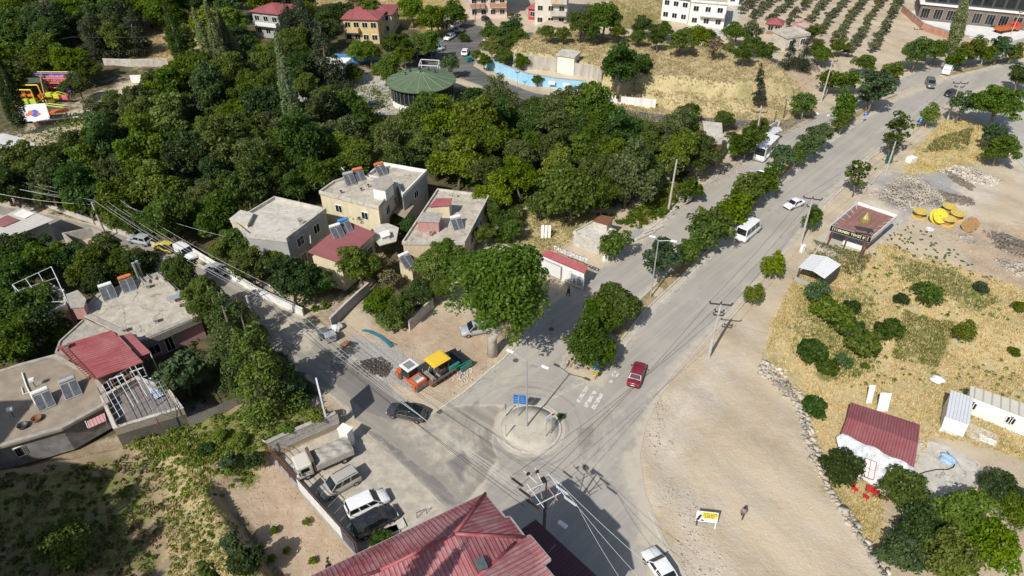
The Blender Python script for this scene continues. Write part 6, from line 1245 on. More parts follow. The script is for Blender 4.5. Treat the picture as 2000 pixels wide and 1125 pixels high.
# yards between the houses and the street
YS=1.18
YARD='in the yards between the flat roofs and the whitewashed wall'
for x,y,r,k,l in [(470,470,32,'broad','leafy tree hiding the corner of the pale flat roof'),(440,488,24,'lightbroad','light green tree at the bend of the whitewashed wall'),(487,515,32,'broad','tree between the whitewashed wall and the pale flat roof'),(565,540,44,'darkbroad','wide dark mulberry over the whitewashed wall'),(605,545,36,'darkbroad','dark mulberry right of the wide one over the whitewashed wall'),(530,500,26,'broad','tree under the shaded wall of the pale flat roof'),(704,520,36,'broad','olive-tinted tree in front of the red metal roof'),(745,512,18,'dead','dry brown tree at the corner of the red metal roof'),(758,545,16,'dead','dry brown shrubby tree by the dirt lane'),(690,408,22,'streetgrey','spindly tree before the cream wall'),(712,425,18,'streetgrey','lower spindly tree before the cream wall'),(752,420,18,'darkbroad','dark round tree by the cream house corner'),(865,492,30,'broad','tree in front of the low flat roof with the stair box'),(835,515,28,'lightbroad','light tree beside the small red shed'),(900,505,30,'broad','tree between the low flat roof and the plane tree'),(815,560,24,'darkbroad','dark tree below the small red shed'),(860,560,22,'broad','tree under the left side of the plane tree'),(745,585,29,'broad','bushy tree by the grey garden wall'),(790,602,28,'broad','bushy sunlit tree between the two garden walls'),(770,625,26,'bush','low shrub between the two garden walls'),(960,400,24,'broad','leafy tree behind the right end of the low flat roof'),(985,430,22,'darkbroad','dark tree at the left edge of the dry meadow'),(1003,445,20,'broad','leafy tree at the left end of the dry meadow'),(980,462,18,'bush','bush between the plane tree and the dry meadow'),(945,455,20,'broad','tree against the right wall of the low flat roof'),(1010,415,16,'bush','bush at the top left of the dry meadow'),(800,440,18,'darkbroad','dark tree squeezed between the two flat-roofed houses'),(570,430,14,'bush','shrub on the back edge of the pale flat roof')]: tr(k,x,y,r,l)
for i,(x,y,r,k) in enumerate([(25,485,40,'darkbroad'),(70,505,38,'broad'),(120,505,36,'darkbroad'),(165,520,34,'broad'),(205,500,34,'broad'),(245,505,34,'broad'),(278,512,30,'darkbroad'),(190,545,28,'darkbroad'),(20,540,44,'darkbroad'),(25,600,52,'darkbroad'),(62,632,42,'darkbroad'),(10,660,46,'broad'),(110,640,26,'broad')]): tr(k,x,y,r,('leafy' if k=='broad' else 'dark leafy')+(' tree on the lower side of the street beyond the flue pipes' if y<530 else ' tree shading the yard left of the striped red roof'),group=('leafy' if k=='broad' else 'dark leafy')+(' trees on the lower side of the street' if y<530 else ' trees left of the striped red roof'))
tr('lightbroad',388,570,34,'yellowish tree beside the wide bare concrete roof',h=8.5); tr('broad',412,605,28,'small tree right of the bare concrete roof',h=8); tr('broad',345,530,26,'leafy tree behind the single flue pipe',h=8)
TT('cedar',[(445,630,48,'green cedar in the yard left of the street frame pole'),(492,685,54,'largest green cedar over the dark street'),(470,610,26,'small cedar behind the large ones')],name='cedar_tree')
TT('streetgrey',[(535,722,32,'airy tree at the street end of the cedar row'),(568,752,24,'airy low tree above the perforated wall')]); tr('darkbush',592,765,18,'dark shrub at the street corner below the cedars')
YS=1.0
tr('fig',355,730,46,'dense fig tree beside the blue and white sheeting',name='fig_tree')
TT('bush',[(350,655,22,'shaded shrub below the masonry fascia'),(108,690,22,'shrub on the corner of the dusty flat roof'),(45,690,24,'sunlit shrub beside the dusty flat roof')])
# grassy lot, bottom left
TT('biglightbush',[(125,1065,56,'sunlit yellow-green shrub rising out of the shadow at bottom left')])
TT('lightbush',[(470,862,18,'yellow-green shrub near the ditch head'),(430,852,15,'yellow-green shrub above the ditch head'),(560,838,17,'yellow-green weedy shrub by the lettered wall'),(615,815,20,'yellow-green weeds under the billboard')])
TT('darkbush',[(400,878,16,'small dark shrub left of the ditch head'),(500,900,19,'bluish shrub beside the fence corner'),(480,1098,36,'dark shrub by the ditch at the bottom edge'),(745,1056,24,'dark shrub between the black van and the red hip roof')])
TT('greybush',[(445,905,20,'grey-green shrub at the ditch head'),(455,1060,24,'grey-green shrub beside the ditch')]); tall('cypress',648,1150,640,1088,12,'slim young conifer at the corner of the red hip roof','conifer_tree')
for x,y in [(530,1090),(560,1075),(610,1095),(535,1035),(600,1020)]: tr('lightbush',x,y,9,'low green weed tuft on the bare bank by the white fence',group='weed tufts on the bare bank',z0=.0)
# right field
for x,y,r,k,l in [(1597,568,23,'streetgrey','grey-green little tree below the white shelter'),(1608,600,28,'bush','bush under the grey-green little tree'),(1632,622,36,'bush','large bush left of centre in the golden field'),(1662,645,28,'darkbush','bush joining two large ones in the golden field'),(1684,676,38,'bush','largest round bush in the golden field'),(1664,600,17,'darkbush','small dark bush above the large ones in the golden field'),(1737,645,27,'darkbush','isolated flat bush right of the largest round bush'),(1585,688,30,'darkbush','leaning bush with bare stems near the rubble edge'),(1612,716,24,'bush','bush right of the leaning one near the rubble edge'),(1645,706,19,'greybush','grey-green bush between the leaning one and the largest'),(1760,585,15,'darkbush','small dark bush below the kiosk field path'),(1812,575,28,'bush','bush with bare twigs in the upper golden field'),(1980,688,12,'bush','small bush at the right edge on the pale path'),(1915,562,15,'greybush','small grey bush near the dirt yard'),(1590,796,27,'darkbush','dark ivy-like bush on the stone edge'),(1642,912,42,'bigdarkbush','big round vine-covered bush beside the plastic-draped front'),(1725,775,8,'bush','tiny bush above the maroon shed'),(1690,715,9,'bush','tiny bush below the largest round bush'),(1768,960,48,'bigbush','big bush below the plastic-draped front'),(1800,1030,54,'bigdarkbush','dark bush at the bottom right, second in the row'),(1960,960,40,'bigdarkbush','dark spiky bush at the right edge below the yard'),(1990,1000,40,'bigbush','bush at the right edge near the bottom'),(1760,1085,50,'biggreybush','grey-green bush at the bottom edge'),(1990,600,14,'bush','small bush at the right edge of the golden field')]: tr(k,x,y,r,l)
TT('streetlight',[(1885,645,19,'single small tree on the pale path in the golden field')])
TT('biglightbush',[(1880,1010,60,'bright yellow-green bush at the bottom right'),(1935,1075,60,'second bright yellow-green bush in the bottom right corner'),(1850,1090,56,'bright yellow-green bush at the bottom edge right of the grey-green one')],asp=.95)
# undergrowth on the wood floor: nobody could count it
def scatter_poly(poly,n,rng):
    xs=[p[0] for p in poly]; ys_=[p[1] for p in poly]; out=np.zeros((0,2))
    while len(out)<n:
        X=rng.uniform(min(xs),max(xs),n*2); Y=rng.uniform(min(ys_),max(ys_),n*2); m_=sdf(poly,X,Y)<0; out=np.concatenate([out,np.stack([X[m_],Y[m_]],1)])
    return out[:n]
def undergrowth(name,poly,nc_,per,mat,size,hmax,seed,spread=.9):
    rng=np.random.default_rng(seed); c=scatter_poly(poly,nc_,rng); h=terrain_h(c[:,0],c[:,1])
    k=np.repeat(np.arange(nc_),per); n=len(k); hs=rng.uniform(.3,1,nc_)*hmax
    d=rng.normal(size=(n,3)); d/=np.linalg.norm(d,axis=1,keepdims=True); d[:,2]=np.abs(d[:,2])
    C=np.stack([c[k,0],c[k,1],h[k]],1)+d*np.stack([hs[k]*spread,hs[k]*spread,hs[k]],1)*rng.uniform(.6,1.05,(n,1))
    ct=rng.random(nc_); t=ct[k]*.7+rng.random(n)*.3
    me=leafmesh(name,mat,C,d,t,size,rng); o=bpy.data.objects.new(name,me); COL.objects.link(o); o['kind']='stuff'; return o
undergrowth('undergrowth',GL([(-60,340),(180,215),(440,160),(620,170),(900,190),(1180,212),(1390,262),(1330,330),(1190,405),(990,408),(850,340),(640,350),(430,450),(250,440),(100,405)]),1100,50,LM['broad'],.42,3.2,51)
undergrowth('undergrowth',GL([(430,480),(600,610),(640,600),(600,540),(480,440)]),60,40,LM['broad'],.42,1.4,52)
undergrowth('undergrowth',GL([(1220,425),(1300,360),(1345,335),(1360,385),(1250,450),(1150,415)]),170,30,LM['broad'],.36,.9,53)
undergrowth('weeds',GL([(260,860),(420,805),(620,785),(645,808),(530,868),(470,935),(330,900)],1.7),420,22,LM['light'],.24,.55,54)
undergrowth('weeds',GL([(240,875),(420,850),(520,880),(450,930),(420,960),(330,1000),(290,900)],1.7),240,18,LM['light'],.22,.4,57)
undergrowth('weeds',GL([(330,970),(420,960),(540,1140),(330,1140)],1.7),170,16,LM['light'],.22,.4,58)
undergrowth('weeds',GL([(1580,620),(1700,600),(1740,720),(1990,700),(1990,820),(1830,740),(1640,760),(1570,700)],-1.5),160,20,LM['light'],.24,.35,59)
undergrowth('weeds',GL([(1600,480),(1700,505),(1900,580),(1980,640),(1760,620),(1660,560)],-1),150,20,LM['light'],.24,.35,60)
undergrowth('weeds',GL([(1760,430),(1800,445),(1880,500),(1960,560),(1800,530),(1720,470)]),110,18,LM['bluish'],.22,.3,61)
undergrowth('weeds',GL([(-60,930),(300,890),(330,1000),(300,1140),(-60,1140)],1.7),300,24,LM['broad'],.24,.6,55); undergrowth('dry_weeds',GL([(-60,930),(300,890),(330,1000),(300,1140),(-60,1140)],1.7),260,22,LM['dead'],.24,.5,62)
undergrowth('weeds',GL([(-60,560),(180,600),(330,640),(620,770),(500,790),(380,790),(330,690),(100,680),(-60,800)]),160,30,LM['dark'],.36,1.1,56)
def grass(name,poly,n,mat,h,seed,keep=.5):
    rng=np.random.default_rng(seed); c=scatter_poly(poly,n,rng)
    f=np.sin(c[:,0]*.9+2*np.sin(c[:,1]*.35))*np.cos(c[:,1]*.8+1.3*np.sin(c[:,0]*.5))+rng.normal(size=n)*.5; c=c[f>-keep]; n=len(c); z=terrain_h(c[:,0],c[:,1])
    nb=4; k=np.repeat(np.arange(n),nb); m_=len(k); a=rng.uniform(0,6.28,m_); hh=h*rng.uniform(.5,1.2,m_); l=hh*rng.uniform(.15,.75,m_); w_=.05+.05*rng.random(m_)
    B=np.stack([c[k,0]+rng.normal(size=m_)*.12,c[k,1]+rng.normal(size=m_)*.12,z[k]-.03],1); s=np.stack([-np.sin(a)*w_,np.cos(a)*w_,0*a],1); Tt=B+np.stack([np.cos(a)*l,np.sin(a)*l,hh],1)
    P=np.stack([B-s,B+s,Tt],1).reshape(-1,3); me=bpy.data.meshes.new(name); me.vertices.add(3*m_); me.vertices.foreach_set('co',P.ravel().astype(np.float32)); me.loops.add(3*m_); me.loops.foreach_set('vertex_index',np.arange(3*m_,dtype=np.int32)); me.polygons.add(m_); me.polygons.foreach_set('loop_start',np.arange(0,3*m_,3,dtype=np.int32)); me.update(calc_edges=True)
    at=me.attributes.new('tint','FLOAT','POINT'); at.data.foreach_set('value',np.repeat(np.clip(rng.random(n)[k]*.7+rng.random(m_)*.3,0,1),3).astype(np.float32)); me.materials.append(mat); o=bpy.data.objects.new(name,me); COL.objects.link(o); o['kind']='stuff'
DG=leafmat('dry_grass_blade',(.39,.305,.15),(.62,.505,.285),.3); GG=leafmat('green_grass_blade',(.10,.11,.03),(.25,.24,.08),.3)
for s,(poly,soft) in enumerate(PAINT['gold']):
    A=abs(sum(poly[i].x*poly[(i+1)%len(poly)].y-poly[(i+1)%len(poly)].x*poly[i].y for i in range(len(poly))))/2
    far=sum(p.y for p in poly)/len(poly); n=int(min(26000,A*(15 if far<110 else 8)*(.35 if poly[0].z==1.7 else 1))); grass('dry_grass',poly,n,DG,.34 if far<110 else .42,200+s)
for s,(poly,soft) in enumerate(PAINT['green'][2:8]): grass('green_grass',poly,2500,GG,.35,300+s,.3)
# ---------------------------------------------------------------- poles, lamps, wires
INS=M('brown_insulator',(.05,.025,.018),.3,.1,3); LAMPH=M('lamp_head_white',(.8,.8,.78),.4,.04,3)
def pole(bx,by,tx,ty,label,r=.2,arms=((.98,1.5,3),),adir=(1,-.25,0),mat=POLEC,group=None,name='utility_pole'):
    b=G(bx,by,0); t_=height_at(bx,by,tx,ty); t=thing(name,label,'pole',b,0,group); v=t_-b
    MB().tube([(0,0,-.3),tuple(v)],[r,r*.6],9).build('shaft',mat,t); ad=Vector(adir).normalized(); tips=[]
    for f,hw,n in arms:
        c=v*f; MB().bar(c-ad*hw,c+ad*hw,.14,.14).build('crossarm',DSTEEL if mat is POLEC and hw<2 else POLEC,t)
        for k in range(n):
            p=c+ad*hw*(2*k/(n-1)-1 if n>1 else 0); MB().lathe([(.05,.0),(.11,.08),(.06,.14),(.12,.22),(.05,.34)],8,tuple(p+Vector((0,0,.06)))).build('insulator',INS,t); tips.append(b+p+Vector((0,0,.38)))
    return t,tips
def lamp(bx,by,tx,ty,heads,label,r=.09,zh=None):
    b=G(bx,by,0); tp=height_at(bx,by,tx,ty); t=thing('street_lamp',label,'street lamp',b); v=tp-b
    MB().tube([(0,0,-.1),tuple(v)],[r*1.2,r*.75],8).build('post',STEEL,t); MB().box((0,0,.02),(.5,.5,.1)).build('base',STEEL,t)
    for hx,hy in heads:
        h=G(hx,hy,tp.z+.35)-b
        if (h-v).length>4: h=v+(h-v).normalized()*2.2
        MB().tube([tuple(v-Vector((0,0,.1))),tuple(h)],.05,6).build('arm',STEEL,t); d=(h-v); d.z=0; d=d.normalized(); a=math.atan2(d.y,d.x)
        MB().bbox(tuple(h+d*.3),(.85,.32,.14),.05,a).build('lamp_head',LAMPH,t)
    return t
lamp(1029,835,1029,706,[(1001,688),(1060,715)],'double-armed street lamp on the roundabout island')
lamp(1270,583,1286,469,[(1312,470),(1279,463)],'double-armed street lamp on the median in front of the grey-green tree')
lamp(1594,271,1604,233,[(1590,211),(1629,219)],'street lamp among the median trees beside the bus',.07)
lamp(1871,98,1876,75,[(1864,69),(1894,73)],'double-armed street lamp before the slim poplar',.07)
lamp(1946,263,1956,240,[(1968,237)],'single-armed street lamp by the pale side road at the right',.07)
lamp(1452,398,1463,332,[(1484,333)],'street lamp buried in the median trees below the bus',.07)
MR=(1,-.75,0)
p1_,w1=pole(1384,697,1408,594,'concrete roadside pole standing alone on the dirt shoulder',.22,((.995,1.3,3),(.86,.5,2),(.8,.6,2)),(1,-.15,0))
p2_,w2=pole(1564,474,1587,388,'concrete roadside pole beside the round tree near the bread kiosk',.2,((.995,1.3,3),(.82,.5,2)),(1,-.3,0))
p3_,w3=pole(1729,341,1750,275,'concrete roadside pole by the green bin',.18,((.99,1.3,3),(.85,.5,2)),(1,-.3,0))
p4_,w4=pole(1849,238,1876,162,'leaning concrete pole at the far junction beside the black hatchback',.2,((.99,1.4,3),(.9,.9,2)),(1,-.1,0))
q1_,v1=pole(1305,412,1322,312,'concrete pole with two cross-arms above the earth track',.2,((.985,.9,2),(.87,1.3,3),(.55,.25,2)),(1,-.2,0))
q2_,v2=pole(1473,297,1487,207,'concrete pole with a cross-arm beside the bus shelter',.2,((.87,1.2,3),(.6,.3,2)),(1,-.1,0))
q3_,v3=pole(1604,197,1627,117,'leaning concrete pole between the golden field and the median',.2,((.97,1.0,2),),(1,-.1,0))
q4_,v4=pole(1778,129,1794,55,'concrete pole at the corner of the olive grove',.2,((.97,1.0,2),),(1,-.1,0))
for bx,by,tx,ty,l in ((1530,231,1538,189,'thin dark post in the golden field verge'),(1511,252,1517,214,'shorter thin dark post by the shelter wall'),(1239,205,1239,150,'thin dark post with a bracket in front of the mound slope'),(1010,172,1011,140,'slim black post beside the pale blue wall'),(862,115,868,90,'slim black post at the upper street corner'),(803,118,805,92,'slim black post before the parked cars by the blue wall'),(1973,68,1995,22,'pale pole beside the red lorry'),(881,38,884,-20,'tall thin pole left of the terracotta-banded block'),(928,42,928,-10,'tall thin pole right before the terracotta-banded block')): pole(bx,by,tx,ty,l,.1,((.95,.4,2),),mat=DSTEEL if 'pale' not in l else POLEC)
def frame_pole(b,tz,e,label,nlev=3):
    """steel street-frame pole with long oblique cross-arms"""
    t=thing('frame_pole',label,'pole',b); H=tz-b.z
    MB().tube([(0,0,-.3),(0,0,H)],[.2,.14],9).build('shaft',POLEC,t); tips=[]
    for k in range(nlev):
        z=H-.15-k*.75; l=e*(1-.18*k); MB().bar((0,0,z),tuple(l+Vector((0,0,z))),.09,.09).build('crossarm',STEEL,t); MB().bar((0,0,z-1.0),tuple(l*.6+Vector((0,0,z))),.05).build('brace',STEEL,t)
        for f in (.15,.5,.95): p=l*f+Vector((0,0,z+.05)); MB().lathe([(.04,0),(.09,.07),(.05,.12),(.1,.2),(.04,.28)],8,tuple(p)).build('insulator',INS if f<.9 else WHITEP,t); tips.append(b+p+Vector((0,0,.25)))
    return t,tips
bA=G(209,465,0); tA=height_at(209,465,197,430); fa,ta=frame_pole(bA,6.5,(G(236,412,6.5)-G(197,431,6.5)),'pale street-frame pole with long cross-arms above the silver hatchback')
bB=G(505,657,0); fb,tb=frame_pole(bB,6.8,(G(546,590,6.8)-G(497,612,6.8)),'pale street-frame pole with long cross-arms beside the dark street')
bC=Vector((2.95,36.3,0)); t=thing('frame_pole','big steel pole crowded with insulators next to the red hip roof','pole',bC); HC=9.9; fbase=Vector((0,0,0))
MB().tube([(0,0,-.2),(0,0,HC-1)],[.2,.14],8).build('shaft',M('shade_darkened_pole',(.10,.095,.09),.7,.2,2),t); RW=M('red_white_steel',(.55,.32,.30),.5,.2,3)  # shaft colour darkened to stand for the building's shade
TC=[]
O=Vector((fbase.x*.15,fbase.y*.15,0))
dA=Vector((.86,.5,0)); dB=Vector((-.5,.86,0))
for k,(s,z,l) in enumerate(((-.8,HC,1.5),(.8,HC,1.5))): MB().bar(tuple(dB*s-dA*l+Vector((0,0,z))),tuple(dB*s+dA*l*.7+Vector((0,0,z))),.055).build('crossarm',WHITEP,t)
for s in(-1.1,.3,1.1): MB().bar(tuple(dA*s-dB*1.4+Vector((0,0,HC+.12))),tuple(dA*s+dB*1.4+Vector((0,0,HC+.12))),.05).build('crossarm',RW if s==.3 else WHITEP,t)
for s in(-1,1): MB().bar(tuple(dA*s*.6+Vector((0,0,HC-3.6))),tuple(dA*s*1.6+Vector((0,0,HC))),.07).bar(tuple(Vector((0,0,HC-3.2))),tuple(dB*s*1.2+Vector((0,0,HC))),.07).build('brace',STEEL,t)
MB().tube([(0,0,HC-1),(0,0,HC+1.2)],.08).build('top_post',DSTEEL,t); MB().bbox((-.2,.5,HC+.9),(.4,.55,.25),.06,.5).build('switch_box',BLACK,t)
for k,(s,sd) in enumerate(((-1,-1),(0,-1),(1,-1),(-1,1),(0,1),(1,1))):
    p0=dB*s*1.3+dA*(1.0 if sd>0 else -1.5)*1.0+Vector((0,0,HC+.1)); e=Vector((.78,-.62,-.1))*sd; mb=MB()
    for j in range(7): mb.lathe([(.02,-.03),(.13,-.01),(.13,.02),(.02,.04)],10,tuple(p0+e*(.2+j*.17)))
    mb.tube([tuple(p0),tuple(p0+e*1.5)],.03,5); mb.build('insulator_string',M('grey_insulator',(.5,.5,.5),.3,.1,3) if sd>0 else INS,t); TC.append(bC+p0+e*1.5)
for dx,dy in((-1.9,1.9),(-.9,2.2)): MB().bbox((dx*.8,dy*.8,HC+.4),(.32,.18,.3),.06,.5).build('fuse_holder',BLACK,t); MB().bar((dx,dy,HC+.3),(dx*.4,dy*.4,HC+.1),.05).build('arm',WHITEP,t)
MB().bar((0,0,HC-3.4),(1.2,-1.1,HC-2.9),.05).build('lamp_arm',STEEL,t); MB().bbox((1.5,-1.35,HC-2.9),(.95,.4,.2),.08,-.7).build('lamp_head',LAMPH,t)
def wire(a,b,sag,label,mat=WIREM,r=.018,group='overhead wires'):
    a,b=Vector(a),Vector(b); pts=[a.lerp(b,i/14)-Vector((0,0,4*sag*(i/14)*(1-i/14))) for i in range(15)]
    return tag(MB().tube(pts,r,4,cap=False).build('overhead_wire',mat),label,'wire',group)
for k,e in enumerate((G(1225,1150,10.2),G(1270,1150,10.2),G(1310,1140,10.2))): wire(TC[3+k],e,.35,'thin bright wire running from the big insulator pole off the bottom edge',r=.022,group='wires off the bottom edge')
for k in range(3): wire(TC[k],tb[[2,5,8][k]],.9,'thin wire across the junction to the street-frame pole',r=.022,group='wires across the junction')
for k in range(2): wire(TC[k]-Vector((0,0,1.2)),tb[[1,4][k]],1.0,'lower thin wire across the junction to the street-frame pole',WIRED,.022,'lower wires across the junction')
for k in (0,1,2,4,5,8): wire(tb[k],ta[k],.9,'thin wire along the street with the parked cars',r=.022,group='wires along the parked-car street')
for k in (0,2,4,5,8): wire(ta[k],G(-60,318+k*6,6.3),.8,'thin wire from the upper street-frame pole to the left edge',r=.02,group='wires to the left edge')
wire(ta[5],G(440,462,6.0),.5,'single wire from the upper street-frame pole to the pale flat roof',r=.02)
for A_,B_,l in ((w1,w2,'thin wire between the two nearest roadside poles'),(w2,w3,'thin wire between the kiosk pole and the green-bin pole'),(w3,w4,'thin wire between the green-bin pole and the leaning far pole')):
    for k in range(3): wire(A_[k],B_[k],.7,l,WIRED,.018,l.replace('wire','wires'))
for k in range(3): wire(TC[k] if k<3 else 0,w1[k],.9,'thin dark wire from the big insulator pole to the nearest roadside pole',WIRED,.018,'wires over the road bend')
for A_,B_,l in ((v1,v2,'thin wire between the cross-arm poles along the earth track'),(v2,v3,'thin wire from the bus shelter pole to the leaning pole')):
    for k in range(2): wire(A_[k],B_[k],.8,l,WIRED,.018,l.replace('wire','wires'))
wire(G(0,90,7),G(140,72,7),.4,'dark cable sagging across the top left trees',WIRED,.05); wire(G(370,68,7),G(140,72,7),.4,'dark cable running behind the conifers',WIRED,.04)
# ---------------------------------------------------------------- signs
SBL=M('sign_blue',(.008,.13,.45),.4,.08,2); SYE=M('sign_yellow',(.75,.62,.04),.4,.08,2)
p=G(1012,813,.2); t=thing('direction_sign','blue two-panel direction sign seen on the roundabout island','sign',p); H=2.2
a=G(1003,786,2.3)-p; b_=G(1027,789,2.3)-p; up=Vector((0,0,1)); hh=1.35
for k,(f0,f1) in enumerate(((0,.48),(.52,1))):
    x0,x1=a.lerp(b_,f0),a.lerp(b_,f1); x0.z=x1.z=2.0; pn=MB().slab([x0,x1,x1+up*hh,x0+up*hh],.05).build('panel',SBL,t); nn=Vector((0,-.03,0))
    for j,zz in enumerate((.3,.62,.95)): MB().slab([x0.lerp(x1,.12)+nn+up*(zz),x0.lerp(x1,.85-.1*j)+nn+up*(zz),x0.lerp(x1,.85-.1*j)+nn+up*(zz+.1),x0.lerp(x1,.12)+nn+up*(zz+.1)],.01).build('lettering_line',M('sign_pale_blue',(.12,.33,.65),.4,.05,2),pn)
for f in (.5,): c_=a.lerp(b_,f); MB().tube([(0,0,-.1),(0,0,2.0),(c_.x*.2,c_.y*.2+.06,3.3)],.06).build('post',STEEL,t)
p=G(1070,850,.2); t=thing('direction_sign','white direction sign on two posts at the right of the roundabout island','sign',p); pa=G(1066,853,.2)-p; pb=G(1075,847,.2)-p
e=(G(1083,811,2.5)-G(1065,824,2.5)); c_=G(1074,818,2.5)-p; c_.z=0
for z0,z1 in((1.95,2.42),(2.48,2.95)): MB().slab([c_-e*.5+up*z0,c_+e*.5+up*z0,c_+e*.5+up*z1,c_-e*.5+up*z1],.06).build('panel',WHITEP,t)
for k,q in enumerate((pa,pb)): q.z=0; MB().tube([q-Vector((0,0,.1)),q+up*2.9],.05).build('post',STEEL,t)
p=G(1078,842,.2); t=thing('warning_marker','small red and white striped marker behind the white direction sign','sign',p); MB().tube([(0,0,-.1),(0,0,2.6)],.05).build('post',STEEL,t); MB().box((0,0,2.75),(.35,.05,.3)).build('red_panel',REDL,t); MB().box((0,0,2.45),(.35,.05,.3)).build('white_panel',WHITEP,t)
for q,l in (((988,812),'green-grey marker post at the back left of the roundabout island'),((988,852),'grey marker post at the front left of the roundabout island')):
    p=G(*q,.2); t=thing('marker_post',l,'post',p); MB().tube([(0,0,-.1),(0,0,1.9)],.05).build('post',STEEL,t); MB().box((0,0,1.5),(.14,.1,.8)).build('plate',GREYW if 'front' in l else GRN,t)
p=G(1093,818,.05); plant('bush',(p.x,p.y,.1),.5,.9,'tiny shrub behind the white direction sign on the island','shrub','shrub')
# warning signs at the median tip
p=G(1161,741,.1); t=thing('warning_sign','stack of blue crossing and arrow signs over a yellow chevron panel','sign',p); MB().tube([(0,0,-.1),(0,0,3.1)],.05).build('post',STEEL,t)
bp_=MB().box((0,-.06,2.75),(.72,.04,.72)).build('crossing_panel',SBL,t); MB().slab([(-.24,-.09,2.5),(.24,-.09,2.5),(0,-.09,3.0)],.01).build('white_triangle',WHITEP,bp_); MB().box((0,-.105,2.68),(.07,.01,.25)).build('walker_mark',BLACK,bp_)
dp=MB(); dp.lathe([(.36,-.02),(.36,.02)],20); dp.v=[(x,-.06-z,2.0+y) for x,y,z in dp.v]; dp=dp.build('arrow_disc',SBL,t); R45=MB(); R45.bar((-.17,-.09,1.85),(.15,-.09,2.17),.07,.01,up=(0,1,0)); R45.bar((.15,-.09,2.17),(-.06,-.09,2.17),.07,.01,up=(0,1,0)); R45.bar((.15,-.09,2.17),(.15,-.09,1.96),.07,.01,up=(0,1,0)); R45.build('white_arrow',WHITEP,dp)
cp=MB().box((0,-.06,1.15),(.62,.04,.8)).build('chevron_panel',SYE,t); cv=MB()
for k in range(3):
    for s in(-1,1): cv.bar((s*.3,-.09,.85+k*.26),(0,-.09,1.05+k*.26),.09,.012,up=(0,1,0))
cv.build('black_chevron',BLACK,cp)
p=G(1102,722,.02); t=thing('round_sign','small pole with round sign seen edge-on at the left of the median tip','sign',p); MB().tube([(0,0,-.1),(0,0,2.5)],.04).build('post',STEEL,t); dd=MB(); dd.lathe([(.33,-.015),(.33,.015)],20); dd.v=[(z+.05,x,2.3+y) for x,y,z in dd.v]; dd.build('disc',STEEL,t)
for q,l in (((1685,240),'blue arrow sign on the median kerb'),((1791,252),'blue arrow sign on the right verge of the far road')):
    p=G(*q,.1); t=thing('arrow_sign',l,'sign',p); MB().tube([(0,0,0),(0,0,2.2)],.04).build('post',STEEL,t); dd=MB(); dd.lathe([(.45,-.02),(.45,.02)],20); dd.v=[(x,-.05-z,2.0+y) for x,y,z in dd.v]; dd=dd.build('disc',SBL,t); MB().bar((0,-.09,1.7),(0,-.09,2.3),.09,.01,up=(0,1,0)).bar((0,-.09,2.3),(-.2,-.09,2.08),.08,.01,up=(0,1,0)).bar((0,-.09,2.3),(.2,-.09,2.08),.08,.01,up=(0,1,0)).build('white_arrow',WHITEP,dd)
# billboard seen edge-on on the grassy corner
p=G(639,822,1.7); dv=Vector((p.x,p.y,0)).normalized(); t=thing('billboard','tall billboard on a post seen edge-on above the lettered wall','billboard',p); MB().tube([(0,0,-.3),(0,0,5.0)],.09).build('post',STEEL,t); mb=MB().slab([-dv*1.5+up*2.2,dv*1.5+up*2.2,dv*1.5+up*5.4,-dv*1.5+up*5.4],.16).build('panel',WHITEP,t)
# yellow sign board on the dirt lot
a=G(1365,1027,0); b_=G(1391,1030,0); c_=(a+b_)/2; t=thing('sign_board','white sign board with a yellow lettered field on the dirt lot','sign board',c_,math.atan2(b_.y-a.y,b_.x-a.x)); hw=1.0
tl=Matrix.Rotation(rad(-18),3,'X'); PT=lambda x,z,o=0: tl@Vector((x,-o,z))
for s in(-1,1): MB().bar(PT(s*.9,-.1),PT(s*.95,.9),.1).build('leg',WHITEW if s>0 else DSTEEL,t)
pn=MB().slab([PT(-1.05,.55),PT(1.05,.55),PT(1.05,1.75),PT(-1.05,1.75)],.06).build('panel',WHITEP,t); MB().slab([PT(-.45,.98,.02),PT(.98,.98,.02),PT(.98,1.68,.02),PT(-.45,1.68,.02)],.015).build('yellow_field',SYE,pn)
ln=MB()
for k,(z0,w0,w1) in enumerate(((1.52,-.35,.85),(1.36,-.3,.9),(1.2,-.38,.8),(1.06,-.25,.6))):
    x=w0
    while x<w1: l=R.uniform(.06,.2); ln.slab([PT(x,z0,.03),PT(x+l,z0,.03),PT(x+l,z0+.09,.03),PT(x,z0+.09,.03)],.008); x+=l+.05
ln.build('lettering',M('brown_letter',(.14,.1,.02),.6,.1,2),pn); MB().slab([PT(-.95,.7,.02),PT(-.75,.7,.02),PT(-.5,1.3,.02),PT(-.65,1.4,.02),PT(-.85,1.15,.02)],.01).slab([PT(-.6,.65,.02),PT(-.2,.65,.02),PT(-.35,.8,.02),PT(-.5,.82,.02)],.01).build('dark_figure',BLACK,pn)
# faded lettering on the retaining wall: unreadable painted strokes
wa,wb=G(562,876,0),G(664,832,0); d=(wb-wa).normalized(); nn=Vector((d.y,-d.x,0)); nn=nn if nn.y<0 else -nn; mb=MB(); RL=random.Random(5)
for row,z0 in ((0,1.35),(1,1.85)):
    x=.4+row*1.5
    while x<(wb-wa).length-.5:
        o=wa+d*x+nn*.212
        for _ in range(2): mb.bar(o+up*z0+d*RL.uniform(0,.12),o+up*(z0+RL.uniform(.12,.3))+d*RL.uniform(0,.14),.05,.012,up=tuple(nn))
        x+=RL.choice((.22,.25,.5))
mb.build('faded_lettering',M('faded_paint',(.22,.21,.2),.9,.3,3),wl,True)
